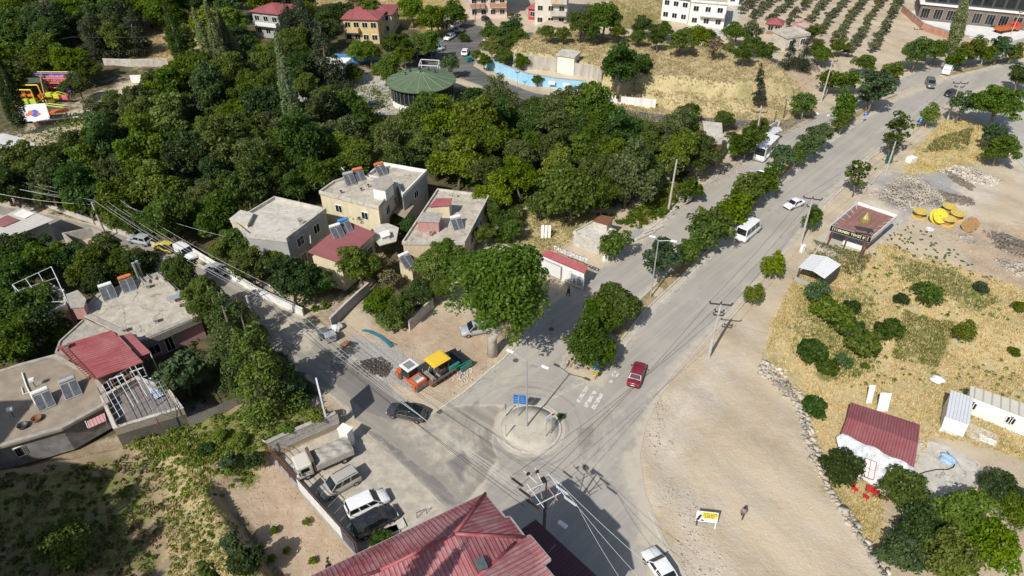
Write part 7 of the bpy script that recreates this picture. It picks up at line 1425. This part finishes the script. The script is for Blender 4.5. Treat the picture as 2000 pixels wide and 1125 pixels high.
# ---------------------------------------------------------------- parking-lot fence with white panels
A_=G(530,897,.3); B_=G(702,1092,.3); d=(B_-A_); Lf=d.length; d.normalize(); nf=Vector((-d.y,d.x,0)); rzf=math.atan2(d.y,d.x)
t=thing('lot_fence','steel lot fence with white sheet panels along the bare bank','fence',A_,rzf)
MB().box((Lf/2,0,.25),(Lf,.25,.9)).build('plinth',CONC,t)
for k in range(9): MB().bar((Lf*k/8,0,.6),(Lf*k/8,0,2.7),.08).build('post',M('blue_post',(.18,.25,.36),.5,.1,2) if k in(3,) else RUST,t)
for z in (1.2,1.8,2.5): MB().bar((0,.02,z),(Lf*.42,.02,z),.045).build('rail',RUST,t)
MB().bar((Lf*.42,.02,2.62),(Lf,.02,2.62),.05).build('rail',RUST,t)
n=7
for k in range(n): x0=Lf*.37+(Lf*.48)*k/n; MB().box((x0+Lf*.24/n,-.06,1.5),(Lf*.48/n-.04,.05,1.7)).build('white_panel',WHITEP,t)
MB().box((Lf*.92,-.08,1.55),(Lf*.13,.04,1.8)).build('dark_sheet',M('torn_dark_sheet',(.09,.09,.10),.8,.4,2),t)
p=A_+Vector((-.6,.9,.6)); dish(p,1.2,'grey dish on the fence corner beside the tarped truck',.5,2.6)
t=thing('rail_frame','low dark metal barrier frame at the edge of the red hip roof','frame',G(815,1010,0)); 
for k in range(1): a=G(815+k*17,1012-k*9,0); b_=a+Vector((.9,.5,0)); MB().bar(a+up*.9,b_+up*.9,.05).bar(a,a+up*.9,.05).bar(b_,b_+up*.9,.05).build('rail',DSTEEL,t,True)
for q,l in (((772,1030),'pale slab leaning by the black van'),((760,1043),'second pale slab behind the black van')): p=G(*q,0); t=thing('stone_slab',l,'slab',p,.5); MB().box((0,0,.12),(2.0,1.1,.2)).build('slab',CONCL,t)
# ---------------------------------------------------------------- bins, pipe, debris
def dumpster(q,rz,label,mat): 
    p=G(*q,0); t=thing('dumpster',label,'dumpster',p,rz); mb=MB(); lo=[(-.6,-.45,.25),(.6,-.45,.25),(.6,.45,.25),(-.6,.45,.25)]; hi=[(-.7,-.55,1.2),(.7,-.55,1.2),(.7,.55,1.2),(-.7,.55,1.2)]; mb.add(lo+hi,[(0,1,5,4),(1,2,6,5),(2,3,7,6),(3,0,4,7),(0,3,2,1)]); mb.build('bin',mat,t); MB().bbox((0,0,1.26),(1.46,1.16,.1),.04).build('lid',mat,t)
    for x in(-.5,.5):
        for y in(-.4,.4): MB().tube([(x,y-.04,.12),(x,y+.04,.12)],.12,8).build('castor',TYRE,t)
    for y in(-.6,.6): MB().bar((-.3,y,1.0),(.3,y,1.0),.05).build('handle',DSTEEL,t)
    return t
dumpster((633,660),.5,'dark grey dumpster left of two by the garden wall',M('bin_dark',(.13,.135,.14),.6,.2,2)); dumpster((647,666),.5,'light grey dumpster right of two by the garden wall',M('bin_grey',(.34,.35,.36),.5,.15,2)); dumpster((1734,318),1.0,'green dumpster under the roadside pole',M('bin_green',(.012,.14,.075),.5,.2,2)); dumpster((916,121),.6,'teal dumpster at the end of the pale blue wall',M('bin_teal',(.02,.22,.2),.5,.2,2))
t=thing('rusty_plate','rusty ribbed steel plate lying beside the dumpsters','plate',G(676,672,0)); q=[G(663,673,.25),G(678,664,.35),G(686,670,.3),G(668,680,.15)]; MB().slab(q,.06).build('plate',sheetmetal('rusty_ribbed',(.28,.12,.07),.2,.6,(.36,.2,.13),.03),t,True)
t=thing('blue_pipes','bundle of long blue pipes curving over the dirt','pipe',G(735,660,0)); PB=M('blue_pipe',(.035,.15,.21),.4,.15,2)
for k in range(4): 
    o=Vector((.11*k,.07*k,.12)); MB().tube([G(707,647,0)+o,G(722,650,0)+o*1.0,G(740,659,0)+o,G(752,668,0)+o,G(763,679,0)+o],.09,7).build('pipe',PB,t,True)
tag(MB().tube([G(722,650,.1),G(745,660,.1),G(768,670,.08),G(775,673,.08)],.05).build('dark_hose',WIRED),'dark hose lying beside the blue pipes','hose')
for q,l,c_,s in (((655,645),'heap of white rubbish bags by the garden wall',WHITEP,.7),((640,652),'blue rubbish bag between the dumpsters and the wall',M('bag_blue',(.03,.07,.3),.4,.2,2),.5),((664,640),'grey rubbish sack at the foot of the garden wall',M('bag_grey',(.4,.38,.35),.6,.2,2),.6)):
    p=G(*q,0); bm=bmesh.new(); bmesh.ops.create_icosphere(bm,subdivisions=3,radius=s)
    for v in bm.verts: v.co*=1+.22*math.sin(v.co.x*7+v.co.y*5)*math.cos(v.co.z*6+q[0]); v.co.z=max(v.co.z*.7,-.3)
    bm.verts.index_update(); mb=MB().add([v.co.copy()+Vector((0,0,.3)) for v in bm.verts],[[v.index for v in f.verts] for f in bm.faces]); bm.free(); o=mb.build('rubbish_bag',c_,smooth=True); o.location=p; tag(o,l,'rubbish bag')
for q,l in (((858,804),'dark manhole cover left of the roundabout'),((1007,704),'manhole cover on the service road by the lamp'),((1077,643),'pale manhole cover on the service road in tree shade edge'),((1144,914),'manhole cover below the roundabout')):
    p=G(*q,.03); o=MB().lathe([(.36,.0),(.36,.03),(.3,.035),(.3,.025),(.02,.03)],20).build('manhole_cover',M('iron_cover',(.1,.09,.08),.7,.3,4)); o.location=p; tag(o,l,'manhole cover')
# cable spools
SPY=M('spool_yellow',(.62,.45,.10),.7,.15,3,dirt=(.4,.28,.12),dirtamt=.6); SPW=M('spool_core_wood',(.36,.22,.10),.8,.2,3); SPB=M('bright_yellow_spool',(.70,.56,.05),.7,.15,3,dirt=(.5,.36,.05))
def spool(q,label,r=1.12,w=1.2,tilt=(0,0,0),mat=SPY,z=None):
    p=G(*q,0); t=thing('cable_spool',label,'cable spool',(p.x,p.y,.0)); t.rotation_euler=tilt; t.location.z=z if z is not None else 0
    MB().tube([(0,0,.1),(0,0,w-.1)],.5*r,18).build('core',SPW,t)
    for zz in (0,w-.1): 
        f=MB().lathe([(.14,0),(r,0),(r,.11),(.14,.11),(.14,0)],30,(0,0,zz)).build('flange',mat,t)
        if zz>0:
            mb=MB()
            for k in range(8): a=k*.785; mb.tube([(r*.72*math.cos(a),r*.72*math.sin(a),zz+.1),(r*.72*math.cos(a),r*.72*math.sin(a),zz+.14)],.06,6)
            mb.build('bolt',DSTEEL,f)
spool((1794,424),'yellow cable spool standing apart at the left of the group'); spool((1850,414),'yellow cable spool at the back of the group'); spool((1866,428),'yellow cable spool at the right of the group'); spool((1848,438),'yellow cable spool at the front middle of the group')
spool((1825,432),'bright yellow cable spool tipped towards the camera',1.25,.9,(rad(52),0,rad(10)),SPB,.9); spool((1886,452),'weathered wooden cable spool lying on its rims',1.05,1.4,(0,rad(90),rad(35)),SPW,1.05)
o=MB().lathe([(.35,.0),(.62,.05),(.66,.14),(.6,.22),(.36,.2),(.33,.08)],20).build('car_tyre',M('white_tyre',(.6,.6,.58),.8,.2,2)); p=G(1815,449,0); o.location=p; tag(o,'white-painted tyre lying on the dirt below the spools','tyre')
# solar light post by the kiosk
b=G(1678,506,0); t=thing('solar_lamp_post','rust-brown post with a flat dark solar panel beside the kiosk','lamp post',b); tp=height_at(1678,506,1697,452)-b; MB().bar((0,0,-.1),tuple(tp),.3,.22).build('post',M('brown_post',(.13,.09,.07),.7,.2,2),t); a=tp+Vector((-.5,.25,.3)); MB().slab([a+Vector((-1.4,.75,.1)),a+Vector((-1.2,-.0,-.1)),a+Vector((1.0,-.9,-.1)),a+Vector((.9,-.15,.1))],.08).build('panel',M('solar_panel',(.04,.05,.055),.25,.1,2),t)
# bus shelter
c_=G(1500,280,0); t=thing('bus_shelter','bus shelter with ribbed pale arched roof beside the stopped bus','bus shelter',c_,ang2(G(1484,280),G(1511,266))); 
mb=MB()
for k in range(5): x=-2+k*1.0; mb.slab([(x,-.9,2.3),(x+.85,-.9,2.3),(x+.85,0,2.65),(x,0,2.65)],.05); mb.slab([(x,0,2.65),(x+.85,0,2.65),(x+.85,.9,2.4),(x,.9,2.4)],.05)
mb.build('roof',M('shelter_white',(.6,.6,.6),.4,.1,2),t); mb=MB().box((0,-.92,2.3),(4.3,.08,.1)).box((0,.92,2.38),(4.3,.08,.1))
for x in(-2,2):
    for y in(-.8,.8): mb.bar((x,y,-.05),(x,y,2.35),.09)
mb.build('frame',STEEL,t); MB().box((0,.7,.5),(3.4,.4,.08)).build('bench',WOODM,t)
# small items on the service side
for q,l,dm in (((1182,509),'white cabinet box on the dirt by the low shop',(.7,.6,1.3)),((1566,492),'white upright block beside the white shelter',(.7,.5,1.3)),((1778,316),'white stone block near the green dumpster',(1.7,1.2,1.0)),((1516,247),'white gate block at the side street corner',(.8,.8,1.3)),((1600,540),'small white post under the shelter',(.2,.2,1.0))):
    p=G(*q,0); o=MB().bbox((0,0,dm[2]/2),dm,.05,.5).build('white_block',WHITEW); o.location=p; tag(o,l,'block')
t=thing('planks','pale planks leaning upright in the dry meadow','planks',G(1066,466,0))
for k in range(3): MB().slab([(k*.55-.8,0,0),(k*.55-.35,0,0),(k*.55-.3,.5,2.2),(k*.55-.72,.5,2.2)],.06).build('plank',WHITEW,t)
t=thing('metal_box_grill','rusty grill box in front of the low shop','grill',G(1119,552,0),-.6); MB().box((0,0,.55),(1.3,.8,.9)).build('box',RUST,t); MB().box((0,0,1.03),(1.4,.9,.06)).build('top',STEEL,t)
t=thing('culvert_pipe','broken concrete pipe ring beside the earth track','pipe',G(1335,395,0)); mb=MB()
n_=20; V=[];F=[]
for k in range(n_):
    a=k*2*math.pi/n_
    for r_ in(1.25,1.05):
        for x in(-.6,.6): V.append((x,r_*math.cos(a),1.2+r_*math.sin(a)))
for k in range(n_): i=k*4; j=((k+1)%n_)*4; F+=[(i,i+1,j+1,j),(i+2,j+2,j+3,i+3),(i,j,j+2,i+2),(i+1,i+3,j+3,j+1)]
mb.add(V,F); mb.build('ring',CONC,t); t.rotation_euler=(0,0,.7)
for q,l in (((1260,462),'long pale concrete beam lying by the service road'),((1275,452),'second concrete beam lying further from the service road')): p=G(*q,0); o=MB().box((0,0,.2),(4.2,.5,.4)).build('concrete_beam',CONCL); o.location=p; o.rotation_euler.z=.62; tag(o,l,'beam')
o=MB().tube([G(1865,907,-1.35),G(1862,912,-1.35),G(1851,917,-1.35),G(1830,917,-1.35),G(1806,922,-1.35),G(1788,930,-1.35),G(1786,943,-1.35),G(1794,958,-1.35),G(1812,975,-1.35)],.06).tube([G(1850,882,-1.35),G(1858,893,-1.35),G(1860,905,-1.35)],.05).build('black_hose',WIRED); tag(o,'long black hose winding over the pale yard','hose')
bm=bmesh.new(); bmesh.ops.create_icosphere(bm,subdivisions=3,radius=.8)
for v in bm.verts: v.co*=1+.25*math.sin(v.co.x*6+v.co.y*5); v.co.z=max(v.co.z*.35,-.1)
bm.verts.index_update(); mb=MB().add([v.co.copy()+Vector((0,0,.1)) for v in bm.verts],[[v.index for v in f.verts] for f in bm.faces]); bm.free(); o=mb.build('blue_cloth',M('blue_white_cloth',(.35,.5,.66),.7,.3,5,dirt=(.1,.25,.5),dirtamt=.8),smooth=True); o.location=G(1851,897,-1.45); tag(o,'crumpled pale blue sheet on the pale yard','cloth')
bm=bmesh.new(); bmesh.ops.create_icosphere(bm,subdivisions=3,radius=.7)
for v in bm.verts: v.co.x*=1.3; v.co*=1+.15*math.sin(v.co.x*6+v.co.y*5); v.co.z=max(v.co.z*.5,-.1)
bm.verts.index_update(); mb=MB().add([v.co.copy()+Vector((0,0,.15)) for v in bm.verts],[[v.index for v in f.verts] for f in bm.faces]); bm.free(); o=mb.build('white_sack',WHITEP,smooth=True); o.location=G(1831,743,-1.45); tag(o,'white sack lying in the golden field above the small shed','sack')
# clutter in front of the plastic-draped shed
def chair_(q,rz,label,mat):
    p=G(*q,-1.48); t=thing('plastic_chair',label,'chair',p,rz); MB().bbox((0,0,.45),(.5,.5,.05),.02).build('seat',mat,t); MB().slab([(-.25,.24,.47),(.25,.24,.47),(.25,.32,.95),(-.25,.32,.95)],.04).build('backrest',mat,t)
    for sx in(-1,1):
        for sy in(-1,1): MB().bar((sx*.22,sy*.22,0),(sx*.2,sy*.2,.44),.05).build('leg',mat,t)
RPL=M('red_plastic',(.55,.03,.03),.4,.15,2); chair_((1668,960),.4,'red plastic chair left of the clutter',RPL); chair_((1690,975),2.2,'red plastic chair in the middle of the clutter',RPL)
t=thing('garden_table','red-topped garden table below the plastic drape','table',G(1700,965,-1.48),-.5); MB().box((0,0,.74),(1.2,.9,.05)).build('top',RPL,t)
for sx,sy in ((-.5,-.35),(.5,-.35),(.5,.35),(-.5,.35)): MB().bar((sx,sy,0),(sx,sy,.72),.05).build('leg',STEEL,t)
t=thing('metal_bench','white tubular bench frame beside the red table','bench',G(1718,975,-1.48),-.5); MB().box((0,0,.45),(1.5,.5,.06)).build('seat',RUST,t); MB().bar((-.7,.25,.45),(-.7,.3,1.0),.05).bar((.7,.25,.45),(.7,.3,1.0),.05).bar((-.7,.3,.98),(.7,.3,.98),.05).build('backrest',WHITEP,t)
for sx in(-.65,.65): MB().bar((sx,-.2,0),(sx,-.2,.45),.05).bar((sx,.2,0),(sx,.2,.45),.05).build('leg',STEEL,t)
# amusement rides
t=thing('amusement_ride','yellow-green framed swing ride with a tilted canopy','ride',G(62,205,0)); YG=M('ride_lime',(.45,.55,.06),.4,.1,2); YO=M('ride_yellow',(.75,.52,.03),.4,.1,2); OR=M('ride_orange',(.7,.15,.03),.4,.1,2); PU=M('ride_purple',(.28,.08,.45),.4,.1,2); PI=M('ride_pink',(.65,.12,.2),.4,.1,2); BLU=M('ride_blue',(.05,.12,.5),.4,.1,2)
MB().slab([(-2.5,1.5,4.2),(2.8,1.9,4.4),(2.2,3.2,5.0),(-1.9,3.0,5.0)],.2).build('canopy',M('ride_dark_green',(.05,.07,.045),.7,.2,1),t); MB().slab([(2.8,1.9,4.4),(2.2,3.2,5.0),(4.6,1.0,.2),(3.6,-.5,.2)],.2).build('ramp',M('ride_ochre',(.3,.22,.05),.6,.2,1),t)
mb=MB()
for x in(-2.6,2.2):
    for y in(-1.4,1.4): mb.tube([(x,y,0),(x,y,4)],.14)
for z in (.3,4): 
    for y in(-1.4,1.4): mb.tube([(-2.6,y,z),(2.2,y,z)],.14)
mb.build('frame',YO,t)
for k in range(3): MB().bbox((-1.8+k*1.6,-.6,1.2),(1.2,1.4,1.0),.1).build('gondola',YG,t); MB().bbox((-1.8+k*1.6,-.9,2.6),(1.2,.6,.5),.1).build('seat',OR,t)
t=thing('climbing_frame','colourful soft-play frame of orange, pink and purple bars behind the rides','play frame',G(115,175,0)); mats=[OR,PI,PU,BLU,YO]; 
for k in range(5): 
    mb=MB()
    for j in range(5): mb.tube([(-5+j*2.4+k*.2,-2+k*1.1,0),(-5+j*2.4+k*.2,-2+k*1.1,3.4)],.12); 
    for z in (1.2,2.3,3.3): mb.tube([(-5,-2+k*1.1,z),(5,-2+k*1.1,z)],.13)
    mb.build('bar_frame',mats[k],t)
MB().bbox((3.6,-2.2,1.2),(3,.9,1.8),.2).build('purple_box',PU,t); MB().bbox((4.2,-.5,2.4),(1.6,1,1.2),.2).build('red_box',PI,t); mb=MB().lathe([(1.3,0),(1.25,.9),(.8,1.5),(.01,1.75)],14,(-6.2,-.2,2.6)); mb.build('yellow_dome',YO,t,smooth=True); MB().lathe([(1.1,0),(1.1,2.6)],12,(-6.2,-.2,0)).build('dome_base',PI,t)
t=thing('coaster_ride','lime and orange dragon-like coaster train on its track','ride',G(108,205,0)); mb=MB()
for s in(-.5,.5): mb.tube([(-3.5,-1+s,.6),(-1.5,.8+s,2.0),(1.2,.6+s,2.6),(3.6,1.2+s,1.4)],.12).tube([(-3,-2.4+s,.4),(0,-2.2+s,1.0),(3.2,-2+s,.5)],.12)
mb.build('track',YG,t)
for k in range(4): MB().bbox((-2.4+k*1.7,.3+(k%2)*.2,1.9+.3*math.sin(k*1.5)),(1.3,1.0,.9),.15).build('car',[OR,YG,YO,PI][k],t)
t=thing('ride_sign_panel','large white panel with a blue and orange blot beside the rides','panel',G(72,240,0)); pq=[Vector(v) for v in ((-3.2,-.8,.5),(2.8,.6,.5),(2.2,1.9,3.6),(-2.8,.6,3.6))]; MB().slab(pq,.12).build('panel',WHITEP,t); 
def onp(u,v,o): a=pq[0].lerp(pq[1],u); b=pq[3].lerp(pq[2],u); n_=(pq[1]-pq[0]).cross(pq[3]-pq[0]).normalized(); return a.lerp(b,v)+n_*o
for k,(u0,v0,s,m_) in enumerate(((.55,.45,.16,BLU),(.42,.5,.1,OR),(.3,.4,.07,PI),(.68,.4,.06,OR))): MB().slab([onp(u0+s*math.cos(a)*.9,v0+s*1.4*math.sin(a),.03+.01*k) for a in [i*math.pi/5 for i in range(10)]],.01).build('blot',m_,t)
t=thing('slide','long orange slide beam beside the white panel','slide',G(105,233,0)); MB().bar((-4,-.6,1.2),(3.5,.4,1.9),.9,.5).build('chute',OR,t); MB().bar((-3,-.5,0),(-3,-.5,1.1),.15).bar((3,.3,0),(3,.3,1.7),.15).build('leg',DSTEEL,t)
wall('low_wall','dark red-brown low wall at the foot of the rides',[(68,246),(160,236)],0,.9,.3,M('maroon_wall',(.2,.1,.08),.8,.2,1),cap=WHITEW)
wall('concrete_wall','pale concrete wall under the dark conifers',[(205,128),(260,130),(330,128)],0,1.8,.3,CONCL); wall('concrete_wall','white wall strip behind the wood below the conifers',[(258,162),(315,160)],0,1.8,.3,WHITEW); wall('stone_wall','light stone retaining wall left of the rides',[(20,150),(100,146)],0,2,.4,CONCL)
# ---------------------------------------------------------------- rubble and stones: nobody could count them
def stones(name,poly,n,s0,s1,mat,seed,hill=0.,z=None):
    rng=np.random.default_rng(seed); c=scatter_poly(poly,int(n*1.25),rng); c=c[-sdf(poly,c[:,0],c[:,1])>np.abs(rng.normal(size=len(c)))*min(1.6,s1*3)-.35]; n=len(c); h=terrain_h(c[:,0],c[:,1]) if z is None else np.full(n,z); e=-sdf(poly,c[:,0],c[:,1]); h=h+hill*ss(e,0,2.5)*rng.uniform(.3,1,n)
    s=rng.uniform(s0,s1,(n,1,1))*rng.uniform(.4,1,(n,1,1)); base=np.array([[x,y,zz] for zz in(-1,1) for y in(-1,1) for x in(-1,1)],float)*.5
    V=base[None]*s*rng.uniform(.55,1.2,(n,1,3)); V=V+rng.normal(size=V.shape)*s*.13; a=rng.uniform(0,6.28,n); ca,sa=np.cos(a)[:,None],np.sin(a)[:,None]; X=V[:,:,0]*ca-V[:,:,1]*sa; Y=V[:,:,0]*sa+V[:,:,1]*ca; V=np.stack([X+c[:,0:1],Y+c[:,1:2],V[:,:,2]+h[:,None]+s[:,:,0]*.06],-1).reshape(-1,3)
    f=np.array([(0,2,3,1),(4,5,7,6),(0,1,5,4),(2,6,7,3),(0,4,6,2),(1,3,7,5)]); F=(f[None]+8*np.arange(n)[:,None,None]).reshape(-1,4); me=bpy.data.meshes.new(name); me.vertices.add(len(V)); me.vertices.foreach_set('co',V.ravel().astype(np.float32)); me.loops.add(F.size); me.loops.foreach_set('vertex_index',F.ravel().astype(np.int32)); me.polygons.add(len(F)); me.polygons.foreach_set('loop_start',np.arange(0,F.size,4,dtype=np.int32)); me.update(calc_edges=True); me.materials.append(mat); o=bpy.data.objects.new(name,me); COL.objects.link(o); o['kind']='stuff'; return o
STO=M('pale_rubble',(.39,.34,.275),.95,.35,.35); STD=M('dark_rubble',(.20,.165,.13),.95,.3,.5); STW=M('white_rubble',(.52,.465,.385),.95,.3,.5)
stones('rubble',GL([(1695,380),(1760,340),(1800,345),(1850,390),(1860,410),(1800,405),(1760,415)]),3200,.1,.4,STO,71,.5); stones('rubble',GL([(1825,330),(1880,322),(1930,340),(1965,360),(1930,362),(1880,352)]),1700,.1,.45,STW,72,.5); stones('rubble',GL([(1840,332),(1860,330),(1905,365),(1900,376),(1860,355)]),900,.12,.5,STD,73,.5); stones('rubble',GL([(1830,372),(1900,388),(1905,405),(1850,398)]),600,.15,.5,STD,74,.4)
stones('rubble',GL([(1915,450),(1960,455),(2040,490),(2040,520),(1950,490)]),800,.15,.6,STD,75,.4); stones('rubble',GL([(1865,455),(1900,460),(1910,480),(1880,475)]),400,.15,.5,STO,76,.3); stones('rubble',GL([(1940,505),(2040,520),(2040,560),(1960,530)]),500,.2,.6,STO,77,.3)
stones('loose_stones',GL([(1478,718),(1512,735),(1550,752),(1572,800),(1590,870),(1635,960),(1690,1050),(1745,1135),(1730,1140),(1668,1060),(1615,975),(1572,890),(1550,800),(1480,735)],-.5),1900,.1,.6,STO,78); stones('loose_stones',GL([(1545,752),(1575,772),(1600,870),(1625,920),(1600,900),(1570,830)],-.9),600,.15,.75,STW,79); stones('loose_stones',GL([(1655,1000),(1668,1000),(1735,1105),(1748,1140),(1730,1140),(1690,1070)],-.8),260,.2,.85,STW,80)
stones('loose_stones',GL([(1480,700),(1540,720),(1545,750),(1490,745)]),220,.1,.6,STW,81); stones('loose_stones',GL([(1270,760),(1310,790),(1280,900),(1260,860)]),300,.05,.22,STO,82); stones('loose_stones',GL([(1300,930),(1352,945),(1380,1010),(1410,1090),(1440,1140),(1330,1140),(1320,1060),(1285,990)]),420,.05,.2,STO,83); stones('loose_stones',GL([(1240,470),(1330,385),(1430,325),(1490,285),(1440,345),(1350,400),(1270,470)]),700,.08,.35,STO,84,.1)
stones('loose_stones',GL([(1380,340),(1470,280),(1480,300),(1400,370)]),350,.1,.45,STO,85,.2); stones('loose_stones',GL([(690,645),(950,690),(985,700),(900,775),(830,760),(850,720),(740,680)]),700,.04,.16,STO,86); stones('loose_stones',GL([(885,715),(925,720),(915,750),(880,745)]),260,.06,.25,STW,87,.35); stones('loose_stones',GL([(1105,700),(1145,700),(1165,722),(1130,725),(1105,715)]),160,.1,.5,STO,88,.1,.14); stones('loose_stones',GL([(420,950),(530,900),(690,1090),(690,1140),(590,1140)],.3),600,.04,.12,M('brown_clods',(.42,.32,.22),.95,.3,.5),89)
stones('loose_stones',GL([(1300,700),(1380,680),(1480,720),(1560,860),(1640,1010),(1700,1130),(1400,1130),(1290,900)]),900,.04,.13,STW,90); stones('loose_stones',GL([(1540,130),(1590,128),(1600,150),(1560,160)],.5),300,.2,.7,STD,91,.4); stones('loose_stones',GL([(1760,430),(2040,440),(2040,600),(1900,540)]),900,.06,.3,STO,92); stones('loose_stones',GL([(1040,575),(1075,560),(1060,600),(1030,610)]),250,.1,.5,M('dark_clods',(.16,.13,.1),.95,.3,.5),93,.5)
# earth pile of dug asphalt on the side street
stones('asphalt_crumbs',GL([(690,705),(745,695),(770,715),(755,735),(715,738),(685,725)]),1500,.06,.25,M('crumbled_asphalt',(.10,.085,.07),.95,.3,1),94,.25)
# ---------------------------------------------------------------- people
def person(p,rz,label,top,legs,hair,bag=None,stride=.28):
    t=thing('person',label,'person',p,rz); J=[((0,0,.93),.13),((0,0,1.15),.14),((0,0,1.38),.15),((0,0,1.5),.06),((0,.02,1.58),.085),((0,.02,1.68),.09),
     ((-.18,0,1.42),.06),((-.25,-.1,1.15),.045),((-.22,.1,.92),.035),((-.22,.15,.84),.03),((.18,0,1.42),.06),((.26,.08,1.15),.045),((.24,.25,.98),.035),((.24,.31,.93),.03),
     ((-.1,0,.88),.095),((-.1,stride*.7,.48),.065),((-.1,stride*.9,.08),.045),((-.1,stride*.9+.14,.03),.04),((.1,0,.88),.095),((.1,-stride*.3,.48),.065),((.1,-stride,.1),.045),((.1,-stride+.13,.03),.04)]
    E=[(0,1),(1,2),(2,3),(3,4),(4,5),(2,6),(6,7),(7,8),(8,9),(2,10),(10,11),(11,12),(12,13),(0,14),(14,15),(15,16),(16,17),(0,18),(18,19),(19,20),(20,21)]
    def skin(nm,js,es,mat,grow=0,root=0):
        ids=sorted(js); me=bpy.data.meshes.new(nm); me.from_pydata([J[i][0] for i in ids],[(ids.index(a),ids.index(b)) for a,b in es if a in js and b in js],[]); o=bpy.data.objects.new(nm,me); COL.objects.link(o); o.parent=t
        s=o.modifiers.new('skin','SKIN'); me.skin_vertices[0] if me.skin_vertices else None
        for k,i in enumerate(ids): sv=me.skin_vertices[0].data[k]; sv.radius=(J[i][1]+grow,)*2; sv.use_root=(k==root)
        s.use_smooth_shade=True; q=o.modifiers.new('sub','SUBSURF'); q.levels=1; q.render_levels=2; me.materials.append(mat); return o
    if True:
        me_=bpy.data.meshes.new('x'); 
    skin('body',set(range(22)),E,M('skin',(.42,.26,.18),.6,.05,3)); skin('shirt',{0,1,2,6,7,8,10,11,12},E,top,.022); skin('trousers',{0,14,15,16,18,19,20},E,legs,.018)
    MB().lathe([(.02,.16),(.08,.13),(.105,.05),(.1,-.03)],10,(0,-.0,1.66)).build('hair',hair,t,smooth=True)
    if bag: MB().bbox((.0,-.2,1.2),(.34,.2,.5),.07).build('bag',bag,t)
    return t
person(G(1448,1012,0),2.6,'person walking on the dirt lot in a grey top with a red bag',M('grey_top',(.22,.19,.17),.9,.1,6),M('dark_trousers',(.05,.045,.045),.9,.1,6),M('dark_hair',(.012,.01,.009),.6,.1,6),M('red_bag',(.5,.02,.06),.6,.1,6))
person(G(1110,579,0),.6,'person in dark clothes walking across the shaded service road',M('dark_shirt',(.02,.025,.025),.9,.1,6),M('black_trousers',(.02,.02,.022),.9,.1,6),M('black_hair',(.012,.01,.009),.6,.1,6))
# ---------------------------------------------------------------- light and camera
w=bpy.data.worlds.new('World'); SC.world=w; w.use_nodes=True; nt=w.node_tree
sky=nt.nodes.new('ShaderNodeTexSky'); sky.sky_type='NISHITA'; sky.sun_disc=False
SUNEL=rad(45); AZ=math.atan2(-.839,-.545)   # direction towards the sun
sky.sun_elevation=SUNEL; sky.sun_rotation=math.pi/2-AZ
sky.air_density=1.0; sky.dust_density=1.5
nt.links.new(sky.outputs[0],nt.nodes['Background'].inputs[0]); nt.nodes['Background'].inputs[1].default_value=.095
L=bpy.data.lights.new('sun','SUN'); L.energy=4.4; L.angle=rad(.53); L.color=(1,.97,.925)
so=bpy.data.objects.new('sun',L); COL.objects.link(so)
d=Vector((.545*math.cos(SUNEL),.839*math.cos(SUNEL),-math.sin(SUNEL))); so.rotation_euler=d.to_track_quat('-Z','Y').to_euler(); so.location=(-60,-60,120)
cam=bpy.data.cameras.new('camera'); cam.sensor_width=36; cam.lens=36*FPX/2000; cam.clip_end=3000; cam.clip_start=.5
co_=bpy.data.objects.new('camera',cam); COL.objects.link(co_); co_.location=(0,0,CAMH); co_.rotation_euler=(math.pi/2-PITCH,0,0); SC.camera=co_
SC.view_settings.view_transform='Standard'; SC.view_settings.look='None'; SC.view_settings.exposure=.1; SC.view_settings.gamma=1; SC.view_settings.use_curve_mapping=False
SC.cycles.max_bounces=5; SC.cycles.diffuse_bounces=3; SC.cycles.transmission_bounces=3; SC.cycles.use_denoising=True; SC.cycles.denoiser='OPENIMAGEDENOISE'
